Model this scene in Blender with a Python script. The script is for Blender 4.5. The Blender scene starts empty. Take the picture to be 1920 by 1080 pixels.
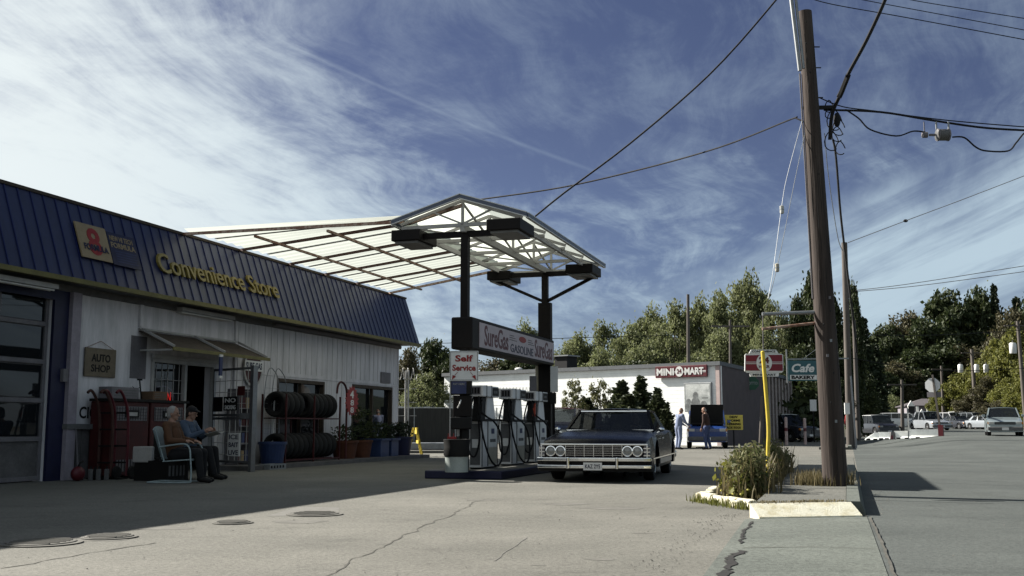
import bpy, bmesh, math, random
import numpy as np
from mathutils import Vector, Matrix, Euler, noise as mnoise
random.seed(7); rng = np.random.default_rng(7)
R = math.radians
scene = bpy.context.scene
col = scene.collection

# ------------------------------------------------------------------ camera, world, sun, exposure
CH, FPX = 0.95, 2000.0
PITCH = math.atan(260 / 2000)
cam_d = bpy.data.cameras.new('camera')
cam_d.sensor_width = 36.0; cam_d.lens = 36.0 * FPX / 1920
cam_d.clip_start = 0.1; cam_d.clip_end = 4000
cam = bpy.data.objects.new('camera', cam_d); col.objects.link(cam)
cam.location = (0, 0, CH); cam.rotation_euler = (math.pi / 2 + PITCH, 0, 0)
scene.camera = cam

SUN_EL = R(35.5)
LH = Vector((0.910, -0.415, 0)).normalized()
LDIR = (LH * math.cos(SUN_EL) + Vector((0, 0, -math.sin(SUN_EL))))
sd = bpy.data.lights.new('sun', 'SUN'); sd.energy = 5.0; sd.angle = R(0.5); sd.color = (1.0, 0.95, 0.87)
sun = bpy.data.objects.new('sun', sd); col.objects.link(sun)
sun.rotation_euler = LDIR.to_track_quat('-Z', 'Y').to_euler()
SUN_ROT = math.atan2(-LH.x, -LH.y)

world = bpy.data.worlds.new('World'); scene.world = world; world.use_nodes = True
def build_world():
    nt = world.node_tree; N = nt.nodes; L = nt.links
    N.clear()
    out = N.new('ShaderNodeOutputWorld'); bg = N.new('ShaderNodeBackground')
    bg.inputs['Strength'].default_value = 0.05; GAIN = .64
    L.new(bg.outputs[0], out.inputs[0])
    sky = N.new('ShaderNodeTexSky'); sky.sky_type = 'NISHITA'; sky.sun_disc = False
    sky.sun_elevation = SUN_EL; sky.sun_rotation = SUN_ROT
    sky.air_density = 1.0; sky.dust_density = 0.6; sky.ozone_density = 2.5
    tc = N.new('ShaderNodeTexCoord')
    def math_(op, a, b=None, clamp=False):
        m = N.new('ShaderNodeMath'); m.operation = op; m.use_clamp = clamp
        for i, v in enumerate((a, b)):
            if v is None: continue
            if isinstance(v, (int, float)): m.inputs[i].default_value = v
            else: L.new(v, m.inputs[i])
        return m.outputs[0]
    def ramp(fac, a, b):
        m = N.new('ShaderNodeMapRange'); m.interpolation_type = 'SMOOTHSTEP'
        L.new(fac, m.inputs[0]); m.inputs[1].default_value = a; m.inputs[2].default_value = b
        return m.outputs[0]
    def vec(x, y, z):
        c = N.new('ShaderNodeCombineXYZ')
        for i, v in enumerate((x, y, z)):
            if isinstance(v, (int, float)): c.inputs[i].default_value = v
            else: L.new(v, c.inputs[i])
        return c.outputs[0]
    def noise(v, scale, detail=5, rough=.55, dist=0.):
        n = N.new('ShaderNodeTexNoise'); n.inputs['Scale'].default_value = scale
        n.inputs['Detail'].default_value = detail; n.inputs['Roughness'].default_value = rough
        n.inputs['Distortion'].default_value = dist
        L.new(v, n.inputs['Vector']); return n.outputs['Fac']
    def mix(fac, a, b, typ='MIX'):
        m = N.new('ShaderNodeMix'); m.data_type = 'RGBA'; m.blend_type = typ
        if isinstance(fac, (int, float)): m.inputs[0].default_value = fac
        else: L.new(fac, m.inputs[0])
        for i, v in ((6, a), (7, b)):
            if isinstance(v, tuple): m.inputs[i].default_value = (*v, 1)
            else: L.new(v, m.inputs[i])
        return m.outputs[2]
    sp = N.new('ShaderNodeSeparateXYZ'); L.new(tc.outputs['Generated'], sp.inputs[0])
    x, y, z = sp.outputs
    zc = math_('ADD', math_('MAXIMUM', z, 0.0), 0.09)
    px = math_('DIVIDE', x, zc); py = math_('DIVIDE', y, zc)
    # azimuth-like coordinate and elevation drive where the cirrus is thick
    az = math_('ARCTAN2', x, y)
    # streaky cirrus: a cloud sheet seen in perspective, combed along one wind direction
    a = R(14)
    u_ = math_('ADD', math_('MULTIPLY', px, math.cos(a)), math_('MULTIPLY', py, -math.sin(a)))
    v_ = math_('ADD', math_('MULTIPLY', px, math.sin(a)), math_('MULTIPLY', py, math.cos(a)))
    warp = noise(vec(math_('MULTIPLY', px, .7), math_('MULTIPLY', py, .5), 3.3), 1.0, 3)
    uw = math_('ADD', u_, math_('MULTIPLY', warp, 1.1))
    st1 = noise(vec(math_('MULTIPLY', uw, 1.5), math_('MULTIPLY', v_, .20), 0.), 1.0, 7, .62)
    st2 = noise(vec(math_('MULTIPLY', uw, 5.5), math_('MULTIPLY', v_, .9), 5.), 1.0, 8, .68)
    puff = noise(vec(math_('MULTIPLY', px, 3.), math_('MULTIPLY', py, 2.2), 9.), 1.0, 9, .66, .4)
    # amount of cloud: much to the left, a broad combed band low on the right, least at upper right
    left = ramp(math_('ADD', math_('MULTIPLY', az, -1.0), math_('MULTIPLY', math_('SUBTRACT', .28, z), .45)), -0.06, 0.46)
    tex = math_('ADD', math_('MULTIPLY', st1, .40), math_('ADD', math_('MULTIPLY', st2, .35), math_('MULTIPLY', puff, .45)))
    texc = math_('MULTIPLY', math_('SUBTRACT', tex, .60), 3.0)
    zl = math_('ADD', math_('MULTIPLY', math_('MAXIMUM', az, -.1), .40), .075)
    dz = math_('SUBTRACT', math_('ADD', zl, math_('MULTIPLY', math_('SUBTRACT', st1, .5), .16)), z)
    comb = noise(vec(math_('MULTIPLY', math_('SUBTRACT', z, math_('MULTIPLY', az, .40)), 26.), math_('MULTIPLY', az, 2.6), 2.), 1.0, 7, .62)
    low = math_('MULTIPLY', ramp(dz, -.015, .07), math_('ADD', .30, math_('MULTIPLY', ramp(comb, .34, .60), .75)), True)
    mid = math_('MULTIPLY', math_('SUBTRACT', 1.0, ramp(z, .12, .42)), .42)
    cl = ramp(math_('ADD', math_('ADD', math_('MULTIPLY', texc, .80), mid), math_('SUBTRACT', math_('MULTIPLY', left, .86), .26)), 0.0, .95)
    cl = math_('MAXIMUM', cl, math_('MULTIPLY', low, .95))
    wis = ramp(math_('ADD', math_('MULTIPLY', st2, .6), math_('MULTIPLY', puff, .5)), .46, .72)
    # contrail across the middle of the sky
    line = math_('ADD', math_('MULTIPLY', az, 0.355), z)
    dl = math_('ABSOLUTE', math_('SUBTRACT', line, 0.2635))
    con = math_('MULTIPLY', math_('SUBTRACT', 1.0, ramp(math_('ADD', dl, math_('MULTIPLY', puff, .003)), 0.001, 0.0045)),
                math_('MULTIPLY', ramp(az, -.34, -.22), math_('SUBTRACT', 1., ramp(az, .03, .14))))
    # clear-sky colour from the sky model, tinted towards the film's indigo
    tint = mix(ramp(z, 0.0, 0.30), (0.50, 0.52, 0.68), (0.51, 0.445, 0.53))
    tinted = mix(1.0, sky.outputs[0], tint, 'MULTIPLY')
    cloudcol = mix(ramp(math_('MULTIPLY', az, -1.0), -0.10, 0.5), (5.0, 6.3, 7.2), (8.3, 9.0, 9.1))
    c1 = mix(math_('MULTIPLY', wis, .22), tinted, cloudcol)
    c2 = mix(math_('MULTIPLY', cl, .95), c1, cloudcol)
    c3 = mix(math_('MULTIPLY', con, .11), c2, cloudcol)
    c4 = mix(1.0, c3, (GAIN, GAIN, GAIN), 'MULTIPLY')
    L.new(c4, bg.inputs['Color'])
build_world()

vs = scene.view_settings
vs.view_transform = 'Standard'; vs.look = 'None'; vs.exposure = 1.70; vs.gamma = 1.0; vs.use_curve_mapping = False
scene.render.resolution_x = 1024; scene.render.resolution_y = 576
scene.cycles.max_bounces = 6; scene.cycles.transparent_max_bounces = 12

# ------------------------------------------------------------------ frames and pixel helpers
_c, _s = math.cos(PITCH), math.sin(PITCH)
def ray(u, v):
    a = (u - 960) / FPX; b = (540 - v) / FPX
    return Vector((a, _c - b * _s, _s + b * _c))
def at(u, v, Y):                       # the point seen at a pixel, at depth Y
    r = ray(u, v); t = Y / r.y
    return Vector((r.x * t, Y, CH + r.z * t))
D = Vector((.2985, .9544, 0)); NV = Vector((.9544, -.2985, 0)); W0 = Vector((-8.15, 19.2, 0))
ANG = math.atan2(D.y, D.x)
def P(s, n, z=0.): return W0 + D * s + NV * n + Vector((0, 0, z))
def to_sn(p): q = Vector((p[0], p[1], 0)) - W0; return q.dot(D), q.dot(NV)
def sstep(a, b, x): t = max(0., min(1., (x - a) / (b - a))); return t * t * (3 - 2 * t)
def gz(x, y):
    n = to_sn((x, y))[1]
    h = max(0, .02 * (y - 27)) if y < 52 else .5 + .0035 * (y - 52)
    return sstep(14.4, 18.5, n) * min(h, .95)
def on_ground(u, v, Y): p = at(u, v, Y); return Vector((p.x, p.y, gz(p.x, p.y)))

# ------------------------------------------------------------------ materials
ALB = dict(white_siding=1.15, grey_paint=.55, greyed_trim=.6, plinth_panel=.5, blue_steel=.55, blue_seam=.9, yellow_trim=.36, yellow_letters=.42, brown_edge=.6, tan_sign=.6,
           worn_red=.34, white_steel=.75, pump_white=1.25, cream=.7, aluminium=.6, galvanised=.7, blue_plastic=.5, faded_blue=.6, terracotta=.4, weathered_pole=.62, grey_pole=.7,
           brown_jacket=.8, cardboard=.5, pale_metal_chair=.6, newsprint=.6, skin=.75, grey_hair=.7, dark_rust=.8, tyre_rubber=.45, black_cloth=.6, maroon=.8, lamp_lens=.75, sign_face_pink=1.25)
def mat(name, c, rough=.7, metal=0., var=.12, scale=6., bump=0., bscale=60., c2=None, thr=None, stretch=None,
        spec=None, transl=None, fine=.5, coat=0.):
    q_ = ALB.get(name, 1.) * .66; c = tuple(k * q_ for k in c); c2 = tuple(k * q_ for k in c2) if c2 else None
    if spec is None and not metal: spec = .28
    m = bpy.data.materials.new(name); m.use_nodes = True
    nt = m.node_tree; N = nt.nodes; L = nt.links
    b = N['Principled BSDF']
    b.inputs['Roughness'].default_value = rough; b.inputs['Metallic'].default_value = metal
    if spec is not None: b.inputs['Specular IOR Level'].default_value = spec
    if coat: b.inputs['Coat Weight'].default_value = coat; b.inputs['Coat Roughness'].default_value = .05
    tc = N.new('ShaderNodeTexCoord'); mp = N.new('ShaderNodeMapping')
    L.new(tc.outputs['Object'], mp.inputs[0])
    if stretch: mp.inputs['Scale'].default_value = stretch
    n1 = N.new('ShaderNodeTexNoise'); n1.inputs['Scale'].default_value = scale; n1.inputs['Detail'].default_value = 6
    n1.inputs['Roughness'].default_value = .6
    L.new(mp.outputs[0], n1.inputs['Vector'])
    r = N.new('ShaderNodeMapRange'); lo, hi = thr or (.3, .7)
    r.inputs[1].default_value = lo; r.inputs[2].default_value = hi
    L.new(n1.outputs['Fac'], r.inputs[0])
    mx = N.new('ShaderNodeMix'); mx.data_type = 'RGBA'; L.new(r.outputs[0], mx.inputs[0])
    d = c2 or tuple(min(1, k * (1 + var)) for k in c)
    e = c if c2 else tuple(k * (1 - var) for k in c)
    mx.inputs[6].default_value = (*e, 1); mx.inputs[7].default_value = (*d, 1)
    n2 = N.new('ShaderNodeTexNoise'); n2.inputs['Scale'].default_value = scale * 9; n2.inputs['Detail'].default_value = 4
    L.new(mp.outputs[0], n2.inputs['Vector'])
    r2 = N.new('ShaderNodeMapRange'); r2.inputs[3].default_value = 1 - var * fine; r2.inputs[4].default_value = 1 + var * fine
    r2.inputs[1].default_value = .3; r2.inputs[2].default_value = .7
    L.new(n2.outputs['Fac'], r2.inputs[0])
    vm = N.new('ShaderNodeVectorMath'); vm.operation = 'SCALE'
    L.new(mx.outputs[2], vm.inputs[0]); L.new(r2.outputs[0], vm.inputs['Scale'])
    L.new(vm.outputs[0], b.inputs['Base Color'])
    if bump:
        n3 = N.new('ShaderNodeTexNoise'); n3.inputs['Scale'].default_value = bscale; n3.inputs['Detail'].default_value = 5
        L.new(mp.outputs[0], n3.inputs['Vector'])
        bp = N.new('ShaderNodeBump'); bp.inputs['Strength'].default_value = bump; bp.inputs['Distance'].default_value = .02
        L.new(n3.outputs['Fac'], bp.inputs['Height']); L.new(bp.outputs[0], b.inputs['Normal'])
    if transl:
        tr = N.new('ShaderNodeBsdfTranslucent'); tr.inputs[0].default_value = (*transl[0], 1)
        ms = N.new('ShaderNodeMixShader'); ms.inputs[0].default_value = transl[1]
        L.new(b.outputs[0], ms.inputs[1]); L.new(tr.outputs[0], ms.inputs[2])
        L.new(ms.outputs[0], N['Material Output'].inputs[0])
    return m
def leafmat(name, c, c2, tr=.35):
    c = tuple(k * .68 for k in c); c2 = tuple(k * .68 for k in c2)
    m = bpy.data.materials.new(name); m.use_nodes = True
    nt = m.node_tree; N = nt.nodes; L = nt.links
    b = N['Principled BSDF']; b.inputs['Roughness'].default_value = .65; b.inputs['Specular IOR Level'].default_value = .25
    g = N.new('ShaderNodeNewGeometry'); mx = N.new('ShaderNodeMix'); mx.data_type = 'RGBA'
    tc = N.new('ShaderNodeTexCoord'); n1 = N.new('ShaderNodeTexNoise'); n1.inputs['Scale'].default_value = .8
    L.new(tc.outputs['Object'], n1.inputs['Vector'])
    ad = N.new('ShaderNodeMath'); ad.operation = 'ADD'; L.new(g.outputs['Random Per Island'], ad.inputs[0]); L.new(n1.outputs['Fac'], ad.inputs[1])
    r = N.new('ShaderNodeMapRange'); r.inputs[1].default_value = .3; r.inputs[2].default_value = 1.4; L.new(ad.outputs[0], r.inputs[0])
    L.new(r.outputs[0], mx.inputs[0]); mx.inputs[6].default_value = (*c, 1); mx.inputs[7].default_value = (*c2, 1)
    L.new(mx.outputs[2], b.inputs['Base Color'])
    t = N.new('ShaderNodeBsdfTranslucent'); L.new(mx.outputs[2], t.inputs[0])
    ms = N.new('ShaderNodeMixShader'); ms.inputs[0].default_value = tr
    L.new(b.outputs[0], ms.inputs[1]); L.new(t.outputs[0], ms.inputs[2]); L.new(ms.outputs[0], N['Material Output'].inputs[0])
    return m
def glassmat(name, tint=(.1, .11, .12), clear=.35, rough=.02):
    m = bpy.data.materials.new(name); m.use_nodes = True
    nt = m.node_tree; N = nt.nodes; L = nt.links
    b = N['Principled BSDF']; b.inputs['Base Color'].default_value = (.012, .014, .016, 1); b.inputs['Roughness'].default_value = rough
    b.inputs['Specular IOR Level'].default_value = .7
    t = N.new('ShaderNodeBsdfTransparent'); t.inputs[0].default_value = (*tint, 1)
    ms = N.new('ShaderNodeMixShader'); ms.inputs[0].default_value = clear
    L.new(b.outputs[0], ms.inputs[1]); L.new(t.outputs[0], ms.inputs[2]); L.new(ms.outputs[0], N['Material Output'].inputs[0])
    return m
def emis(name, c, s):
    m = bpy.data.materials.new(name); m.use_nodes = True
    b = m.node_tree.nodes['Principled BSDF']; b.inputs['Base Color'].default_value = (*c, 1)
    b.inputs['Emission Color'].default_value = (*c, 1); b.inputs['Emission Strength'].default_value = s
    return m

M = {}
M['wall'] = mat('white_siding', (.50, .49, .50), .8, var=.16, scale=1.6, stretch=(3, 3, .35), bump=.25, bscale=20, c2=(.66, .64, .66), thr=(.36, .6))
M['grey'] = mat('grey_paint', (.22, .22, .22), .7, var=.2)
M['greytrim'] = mat('greyed_trim', (.26, .245, .26), .7, var=.2, scale=3)
M['plinth'] = mat('plinth_panel', (.22, .21, .21), .8, var=.25, scale=3)
M['fascia'] = mat('blue_steel', (.022, .034, .125), .5, var=.28, scale=1.0, metal=0., spec=.5, stretch=(2, 2, .4))
M['seam'] = mat('blue_seam', (.012, .020, .10), .45, var=.1)
M['ytrim'] = mat('yellow_trim', (.42, .37, .12), .6, var=.25, scale=3)
M['ylet'] = mat('yellow_letters', (.52, .40, .09), .5, var=.15)
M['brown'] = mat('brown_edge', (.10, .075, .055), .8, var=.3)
M['tan'] = mat('tan_sign', (.50, .38, .22), .6, var=.12)
M['red'] = mat('sign_red', (.28, .02, .018), .55, var=.1)
M['maroon'] = mat('maroon', (.12, .012, .02), .5, var=.1)
M['darkred'] = mat('worn_red', (.15, .014, .014), .6, var=.3, scale=5)
M['navy'] = mat('navy_paint', (.010, .012, .045), .5, var=.2)
M['black'] = mat('black_paint', (.009, .009, .009), .6, var=.2, spec=.15)
M['dark'] = mat('dark_void', (.010, .010, .011), .8, var=.2)
M['rubber'] = mat('tyre_rubber', (.016, .016, .017), .85, var=.25, bump=.2)
M['brownsteel'] = mat('brown_steel', (.008, .006, .0055), .6, var=.25, scale=3, spec=.15)
M['rust'] = mat('rusty_steel', (.20, .10, .065), .75, var=.3, scale=9, c2=(.42, .33, .27), thr=(.42, .62))
M['darkrust'] = mat('dark_rust', (.075, .032, .024), .8, var=.3, scale=8)
M['whitesteel'] = mat('white_steel', (.55, .54, .52), .55, var=.15, scale=4)
M['white'] = mat('white_paint', (.74, .74, .72), .5, var=.07)
M['pumpwhite'] = mat('pump_white', (.60, .59, .58), .45, var=.12, scale=3)
M['cream'] = mat('cream', (.60, .56, .45), .6, var=.1)
M['alu'] = mat('aluminium', (.50, .51, .53), .35, metal=.8, var=.12, scale=4)
M['galv'] = mat('galvanised', (.38, .40, .41), .5, metal=.5, var=.2, scale=6)
M['chrome'] = mat('chrome', (1.02, 1.04, 1.06), .09, metal=1., var=.05)
M['carblack'] = mat('black_car_paint', (.005, .005, .006), .25, var=.1, coat=.0, spec=.08)
M['glass'] = glassmat('window_glass')
M['cglass'] = glassmat('car_glass', (.35, .38, .38), .55)
M['lens'] = mat('lamp_lens', (.62, .62, .58), .12, var=.1, scale=30)
M['lensgrey'] = mat('light_panel', (.16, .16, .155), .5, var=.15)
M['amber'] = mat('amber_lens', (.55, .20, .03), .2, var=.05)
M['panel'] = mat('translucent_panel', (.55, .57, .53), .5, var=.06, scale=2.5, stretch=(1, 1, 1), transl=((.54, .57, .52), .62))
M['blue'] = mat('blue_plastic', (.045, .085, .24), .5, var=.15)
M['bluefade'] = mat('faded_blue', (.055, .075, .20), .6, var=.2)
M['terra'] = mat('terracotta', (.22, .075, .035), .8, var=.2)
M['yellow'] = mat('yellow_paint', (.62, .47, .05), .55, var=.15, scale=8)
M['signyellow'] = mat('yellow_board', (.78, .62, .12), .6, var=.06)
M['teal'] = mat('teal_sign', (.035, .11, .13), .5, var=.12)
M['wood'] = mat('weathered_pole', (.050, .036, .030), .9, var=.35, scale=7, stretch=(1, 1, .06), bump=.6, bscale=30, c2=(.135, .105, .090), thr=(.38, .72))
M['woodgrey'] = mat('grey_pole', (.16, .14, .125), .9, var=.3, scale=6, stretch=(1, 1, .08))
M['cable'] = mat('cable_black', (.010, .010, .011), .9, var=.1)
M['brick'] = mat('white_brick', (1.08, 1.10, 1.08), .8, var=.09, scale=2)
M['roofgrey'] = mat('roof_edge_grey', (.14, .15, .16), .8, var=.15)
M['skin'] = mat('skin', (.42, .24, .17), .6, var=.08)
M['hairgrey'] = mat('grey_hair', (.42, .40, .38), .8, var=.15, scale=30)
M['hairdark'] = mat('dark_hair', (.02, .015, .012), .8, var=.15)
M['jbrown'] = mat('brown_jacket', (.11, .050, .024), .85, var=.2)
M['denim'] = mat('denim_shirt', (.06, .085, .13), .85, var=.2)
M['jeans'] = mat('jeans', (.045, .065, .15), .85, var=.2)
M['coverall'] = mat('pale_coverall', (.20, .24, .36), .85, var=.15)
M['blackcloth'] = mat('black_cloth', (.016, .016, .019), .9, var=.15)
M['darkbrowncloth'] = mat('dark_brown_coat', (.045, .022, .016), .85, var=.15)
M['paper'] = mat('newsprint', (.55, .55, .52), .8, var=.12, scale=40)
M['chairblue'] = mat('pale_metal_chair', (.50, .62, .64), .45, var=.15)
M['card'] = mat('cardboard', (.28, .17, .10), .85, var=.15)
M['silver'] = mat('silver_paint', (.38, .41, .44), .25, metal=.4, var=.05, coat=.5)
M['grgreen'] = mat('greygreen_paint', (.26, .31, .32), .3, metal=.3, var=.05, coat=.5)
M['carblue'] = mat('blue_car_paint', (.02, .055, .21), .25, var=.08, coat=.7)
M['carwhite'] = mat('white_car_paint', (.72, .73, .73), .3, var=.04, coat=.5)
M['carred'] = mat('dark_red_car_paint', (.13, .015, .018), .25, var=.1, coat=.5)
M['cardark'] = mat('dark_car_paint', (.02, .022, .03), .25, var=.1, coat=.6)
M['barrier'] = mat('white_barrier', (.92, .94, .90), .8, var=.14, scale=3)
M['green'] = mat('sign_green', (.02, .09, .05), .5, var=.1)
M['bark'] = mat('bark', (.10, .085, .07), .95, var=.3, scale=6)
M['housewall'] = mat('house_grey', (.24, .22, .24), .8, var=.1)
M['shingle'] = mat('roof_shingle', (.085, .075, .08), .9, var=.2, scale=3)
M['leafA'] = leafmat('leaf_poplar', (.070, .088, .032), (.225, .245, .115), .5)
M['leafB'] = leafmat('leaf_dark', (.018, .032, .012), (.055, .070, .022), .25)
M['leafC'] = leafmat('leaf_yellow', (.080, .095, .020), (.20, .20, .045), .4)
M['leafD'] = leafmat('leaf_brown', (.048, .050, .022), (.100, .088, .045), .3)
M['leafK'] = leafmat('leaf_conifer', (.010, .022, .012), (.030, .044, .018), .1)
M['leafCedar'] = leafmat('leaf_cedar', (.022, .036, .018), (.070, .085, .035), .2)
M['leafW'] = leafmat('leaf_weed', (.05, .075, .02), (.20, .19, .09), .35)
M['leafG'] = leafmat('dry_grass', (.08, .07, .03), (.22, .18, .09), .3)
M['flower'] = mat('yellow_flower', (.55, .50, .12), .8)

# ------------------------------------------------------------------ mesh builder and object helpers
def font_mesh(txt, bold=.02, cache={}):
    k = (txt, bold)
    if k in cache: return cache[k]
    cu = bpy.data.curves.new('txt', 'FONT'); cu.body = txt; cu.size = 1; cu.offset = bold; cu.extrude = .5; cu.resolution_u = 3
    o = bpy.data.objects.new('txt', cu); col.objects.link(o)
    dg = bpy.context.evaluated_depsgraph_get(); me = bpy.data.meshes.new_from_object(o.evaluated_get(dg))
    vv = [tuple(v.co) for v in me.vertices]; ff = [tuple(p.vertices) for p in me.polygons]
    bpy.data.objects.remove(o); bpy.data.curves.remove(cu); bpy.data.meshes.remove(me)
    xs = [v[0] for v in vv]; ys = [v[1] for v in vv]
    x0, x1, y0, y1 = min(xs), max(xs), min(ys), max(ys)
    vv = [((v[0] - x0) / (x1 - x0), (v[1] - y0) / (y1 - y0), v[2] + .5) for v in vv]
    cache[k] = (vv, ff); return cache[k]

class MB:
    def __init__(self): self.v = []; self.f = []
    def add(self, vs_, fs):
        o = len(self.v); self.v += [tuple(p) for p in vs_]; self.f += [tuple(i + o for i in f) for f in fs]; return self
    def box(self, x0, x1, y0, y1, z0, z1):
        vs_ = [(x, y, z) for z in (z0, z1) for y in (y0, y1) for x in (x0, x1)]
        return self.add(vs_, [(0, 2, 3, 1), (4, 5, 7, 6), (0, 1, 5, 4), (2, 6, 7, 3), (0, 4, 6, 2), (1, 3, 7, 5)])
    def sn(self, s0, s1, n0, n1, z0, z1): return self.box(s0, s1, -n1, -n0, z0, z1)
    def bar(self, a, b, w, h=None, up=(0, 0, 1)):
        a = Vector(a); b = Vector(b); h = h or w; d = (b - a).normalized(); up = Vector(up)
        if abs(d.dot(up)) > .98: up = Vector((0, 1, 0))
        r = d.cross(up).normalized(); t = r.cross(d).normalized()
        vs_ = [p + r * i * w / 2 + t * j * h / 2 for p in (a, b) for j in (-1, 1) for i in (-1, 1)]
        return self.add(vs_, [(0, 1, 3, 2), (4, 6, 7, 5), (0, 4, 5, 1), (2, 3, 7, 6), (0, 2, 6, 4), (1, 5, 7, 3)])
    def tube(self, pts, r, seg=8):
        pts = [Vector(p) for p in pts]; n = len(pts)
        rs = r if isinstance(r, (list, tuple)) else [r] * n
        vs_ = []; fs = []; prev = None
        for i, p in enumerate(pts):
            d = (pts[min(i + 1, n - 1)] - pts[max(i - 1, 0)])
            d = d.normalized() if d.length > 1e-9 else Vector((0, 0, 1))
            if prev is None:
                a = Vector((0, 0, 1)) if abs(d.z) < .9 else Vector((1, 0, 0)); x = d.cross(a).normalized()
            else:
                x = prev - d * prev.dot(d); x = x.normalized() if x.length > 1e-6 else d.orthogonal().normalized()
            prev = x; y = d.cross(x)
            for k in range(seg):
                an = 2 * math.pi * k / seg
                vs_.append(p + (x * math.cos(an) + y * math.sin(an)) * rs[i])
        for i in range(n - 1):
            for k in range(seg):
                a = i * seg + k; b = i * seg + (k + 1) % seg
                fs.append((a, b, b + seg, a + seg))
        fs.append(tuple(range(seg))[::-1]); fs.append(tuple((n - 1) * seg + k for k in range(seg)))
        return self.add(vs_, fs)
    def lathe(self, prof, c=(0, 0, 0), axis='z', seg=20):
        vs_ = []; fs = []; n = len(prof)
        for r, h in prof:
            for k in range(seg):
                an = 2 * math.pi * k / seg; a, b = r * math.cos(an), r * math.sin(an)
                q = {'z': (a, b, h), 'y': (a, h, b), 'x': (h, a, b)}[axis]
                vs_.append((q[0] + c[0], q[1] + c[1], q[2] + c[2]))
        for i in range(n - 1):
            for k in range(seg):
                a = i * seg + k; b = i * seg + (k + 1) % seg; fs.append((a, b, b + seg, a + seg))
        fs.append(tuple(range(seg))[::-1]); fs.append(tuple((n - 1) * seg + k for k in range(seg)))
        return self.add(vs_, fs)
    def prism(self, poly, off):
        n = len(poly); off = Vector(off); vs_ = [Vector(p) for p in poly]; vs_ += [p + off for p in vs_]
        fs = [tuple(range(n)), tuple(range(n, 2 * n))[::-1]] + [(i, (i + 1) % n, (i + 1) % n + n, i + n) for i in range(n)]
        return self.add(vs_, fs)
    def poly(self, pts): return self.add(pts, [tuple(range(len(pts)))])
    def text(self, txt, x0, z0, w, h, y=0., depth=.006, bold=.02, shear=0., fn=None):
        vv, ff = font_mesh(txt, bold); out = []
        for a, b, c in vv:
            q = (x0 + a * w + shear * b * h, y - depth * c, z0 + b * h)
            out.append(fn(q) if fn else q)
        return self.add(out, ff)
    def disc(self, cx, cz, rx, rz, y, depth=.006, seg=28):
        return self.prism([(cx + rx * math.cos(2 * math.pi * k / seg), y, cz + rz * math.sin(2 * math.pi * k / seg)) for k in range(seg)], (0, -depth, 0))
    def capsule(self, a, b, ra, rb, seg=14):
        a = Vector(a); b = Vector(b); d = b - a; L_ = d.length
        d = d / L_ if L_ > 1e-6 else Vector((0, 0, 1))
        pts = []; rs = []
        for k in range(6): t = math.pi / 2 * k / 5; pts.append(a - d * ra * math.cos(t)); rs.append(max(ra * math.sin(t), ra * .02))
        for k in range(6): t = math.pi / 2 * (1 - k / 5); pts.append(b + d * rb * math.cos(t)); rs.append(max(rb * math.sin(t), rb * .02))
        return self.tube(pts, rs, seg)
    def ell(self, c, rx, ry, rz, seg=16, rot=None):
        vs_ = []; fs = []; rings = 9; c = Vector(c)
        for i in range(rings + 1):
            ph = math.pi * i / rings
            for k in range(seg):
                t = 2 * math.pi * k / seg
                p = Vector((rx * max(.03, math.sin(ph)) * math.cos(t), ry * max(.03, math.sin(ph)) * math.sin(t), rz * math.cos(ph)))
                if rot: p = rot @ p
                vs_.append(c + p)
        for i in range(rings):
            for k in range(seg):
                a = i * seg + k; b = i * seg + (k + 1) % seg; fs.append((a, b, b + seg, a + seg))
        fs.append(tuple(range(seg))); fs.append(tuple(rings * seg + k for k in range(seg))[::-1])
        return self.add(vs_, fs)
    def build(self, name, m, parent=None, loc=None, rotz=0., smooth=False, bevel=0.):
        me = bpy.data.meshes.new(name); me.from_pydata(self.v, [], self.f)
        bm = bmesh.new(); bm.from_mesh(me); bmesh.ops.recalc_face_normals(bm, faces=bm.faces); bm.to_mesh(me); bm.free()
        me.materials.append(M[m] if isinstance(m, str) else m)
        if smooth: me.polygons.foreach_set('use_smooth', [True] * len(me.polygons))
        o = bpy.data.objects.new(name, me); col.objects.link(o)
        if parent: o.parent = parent
        if loc is not None: o.location = loc; o.rotation_euler = (0, 0, rotz)
        if bevel:
            b = o.modifiers.new('bevel', 'BEVEL'); b.width = bevel; b.segments = 2; b.limit_method = 'ANGLE'
        if smooth: 
            try: me.set_sharp_from_angle(angle=R(40))
            except Exception: pass
        return o
    def remesh(self, name, m, voxel, parent=None, it=3):
        o = self.build(name, m, None); md = o.modifiers.new('r', 'REMESH'); md.mode = 'VOXEL'; md.voxel_size = voxel
        s = o.modifiers.new('s', 'SMOOTH'); s.factor = .5; s.iterations = it
        dg = bpy.context.evaluated_depsgraph_get(); me = bpy.data.meshes.new_from_object(o.evaluated_get(dg))
        old = o.data; o.modifiers.clear(); o.data = me; bpy.data.meshes.remove(old); me.name = name
        me.polygons.foreach_set('use_smooth', [True] * len(me.polygons))
        if parent: o.parent = parent
        return o

def tag(o, label, cat, group=None, kind=None):
    if label: o['label'] = label
    if cat: o['category'] = cat
    if group: o['group'] = group
    if kind: o['kind'] = kind
    return o
def thing(name, label, cat, loc, rotz=0., group=None):
    o = bpy.data.objects.new(name, None); col.objects.link(o); o.empty_display_size = .2
    o.location = loc; o.rotation_euler = (0, 0, rotz); return tag(o, label, cat, group)
def struct(o): o['kind'] = 'structure'; return o
def copy_tree(o, parent=None):
    c = o.copy(); col.objects.link(c)
    if parent: c.parent = parent
    for ch in list(o.children): copy_tree(ch, c)
    return c
def lbl(o, s): o['label'] = s; return o

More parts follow.
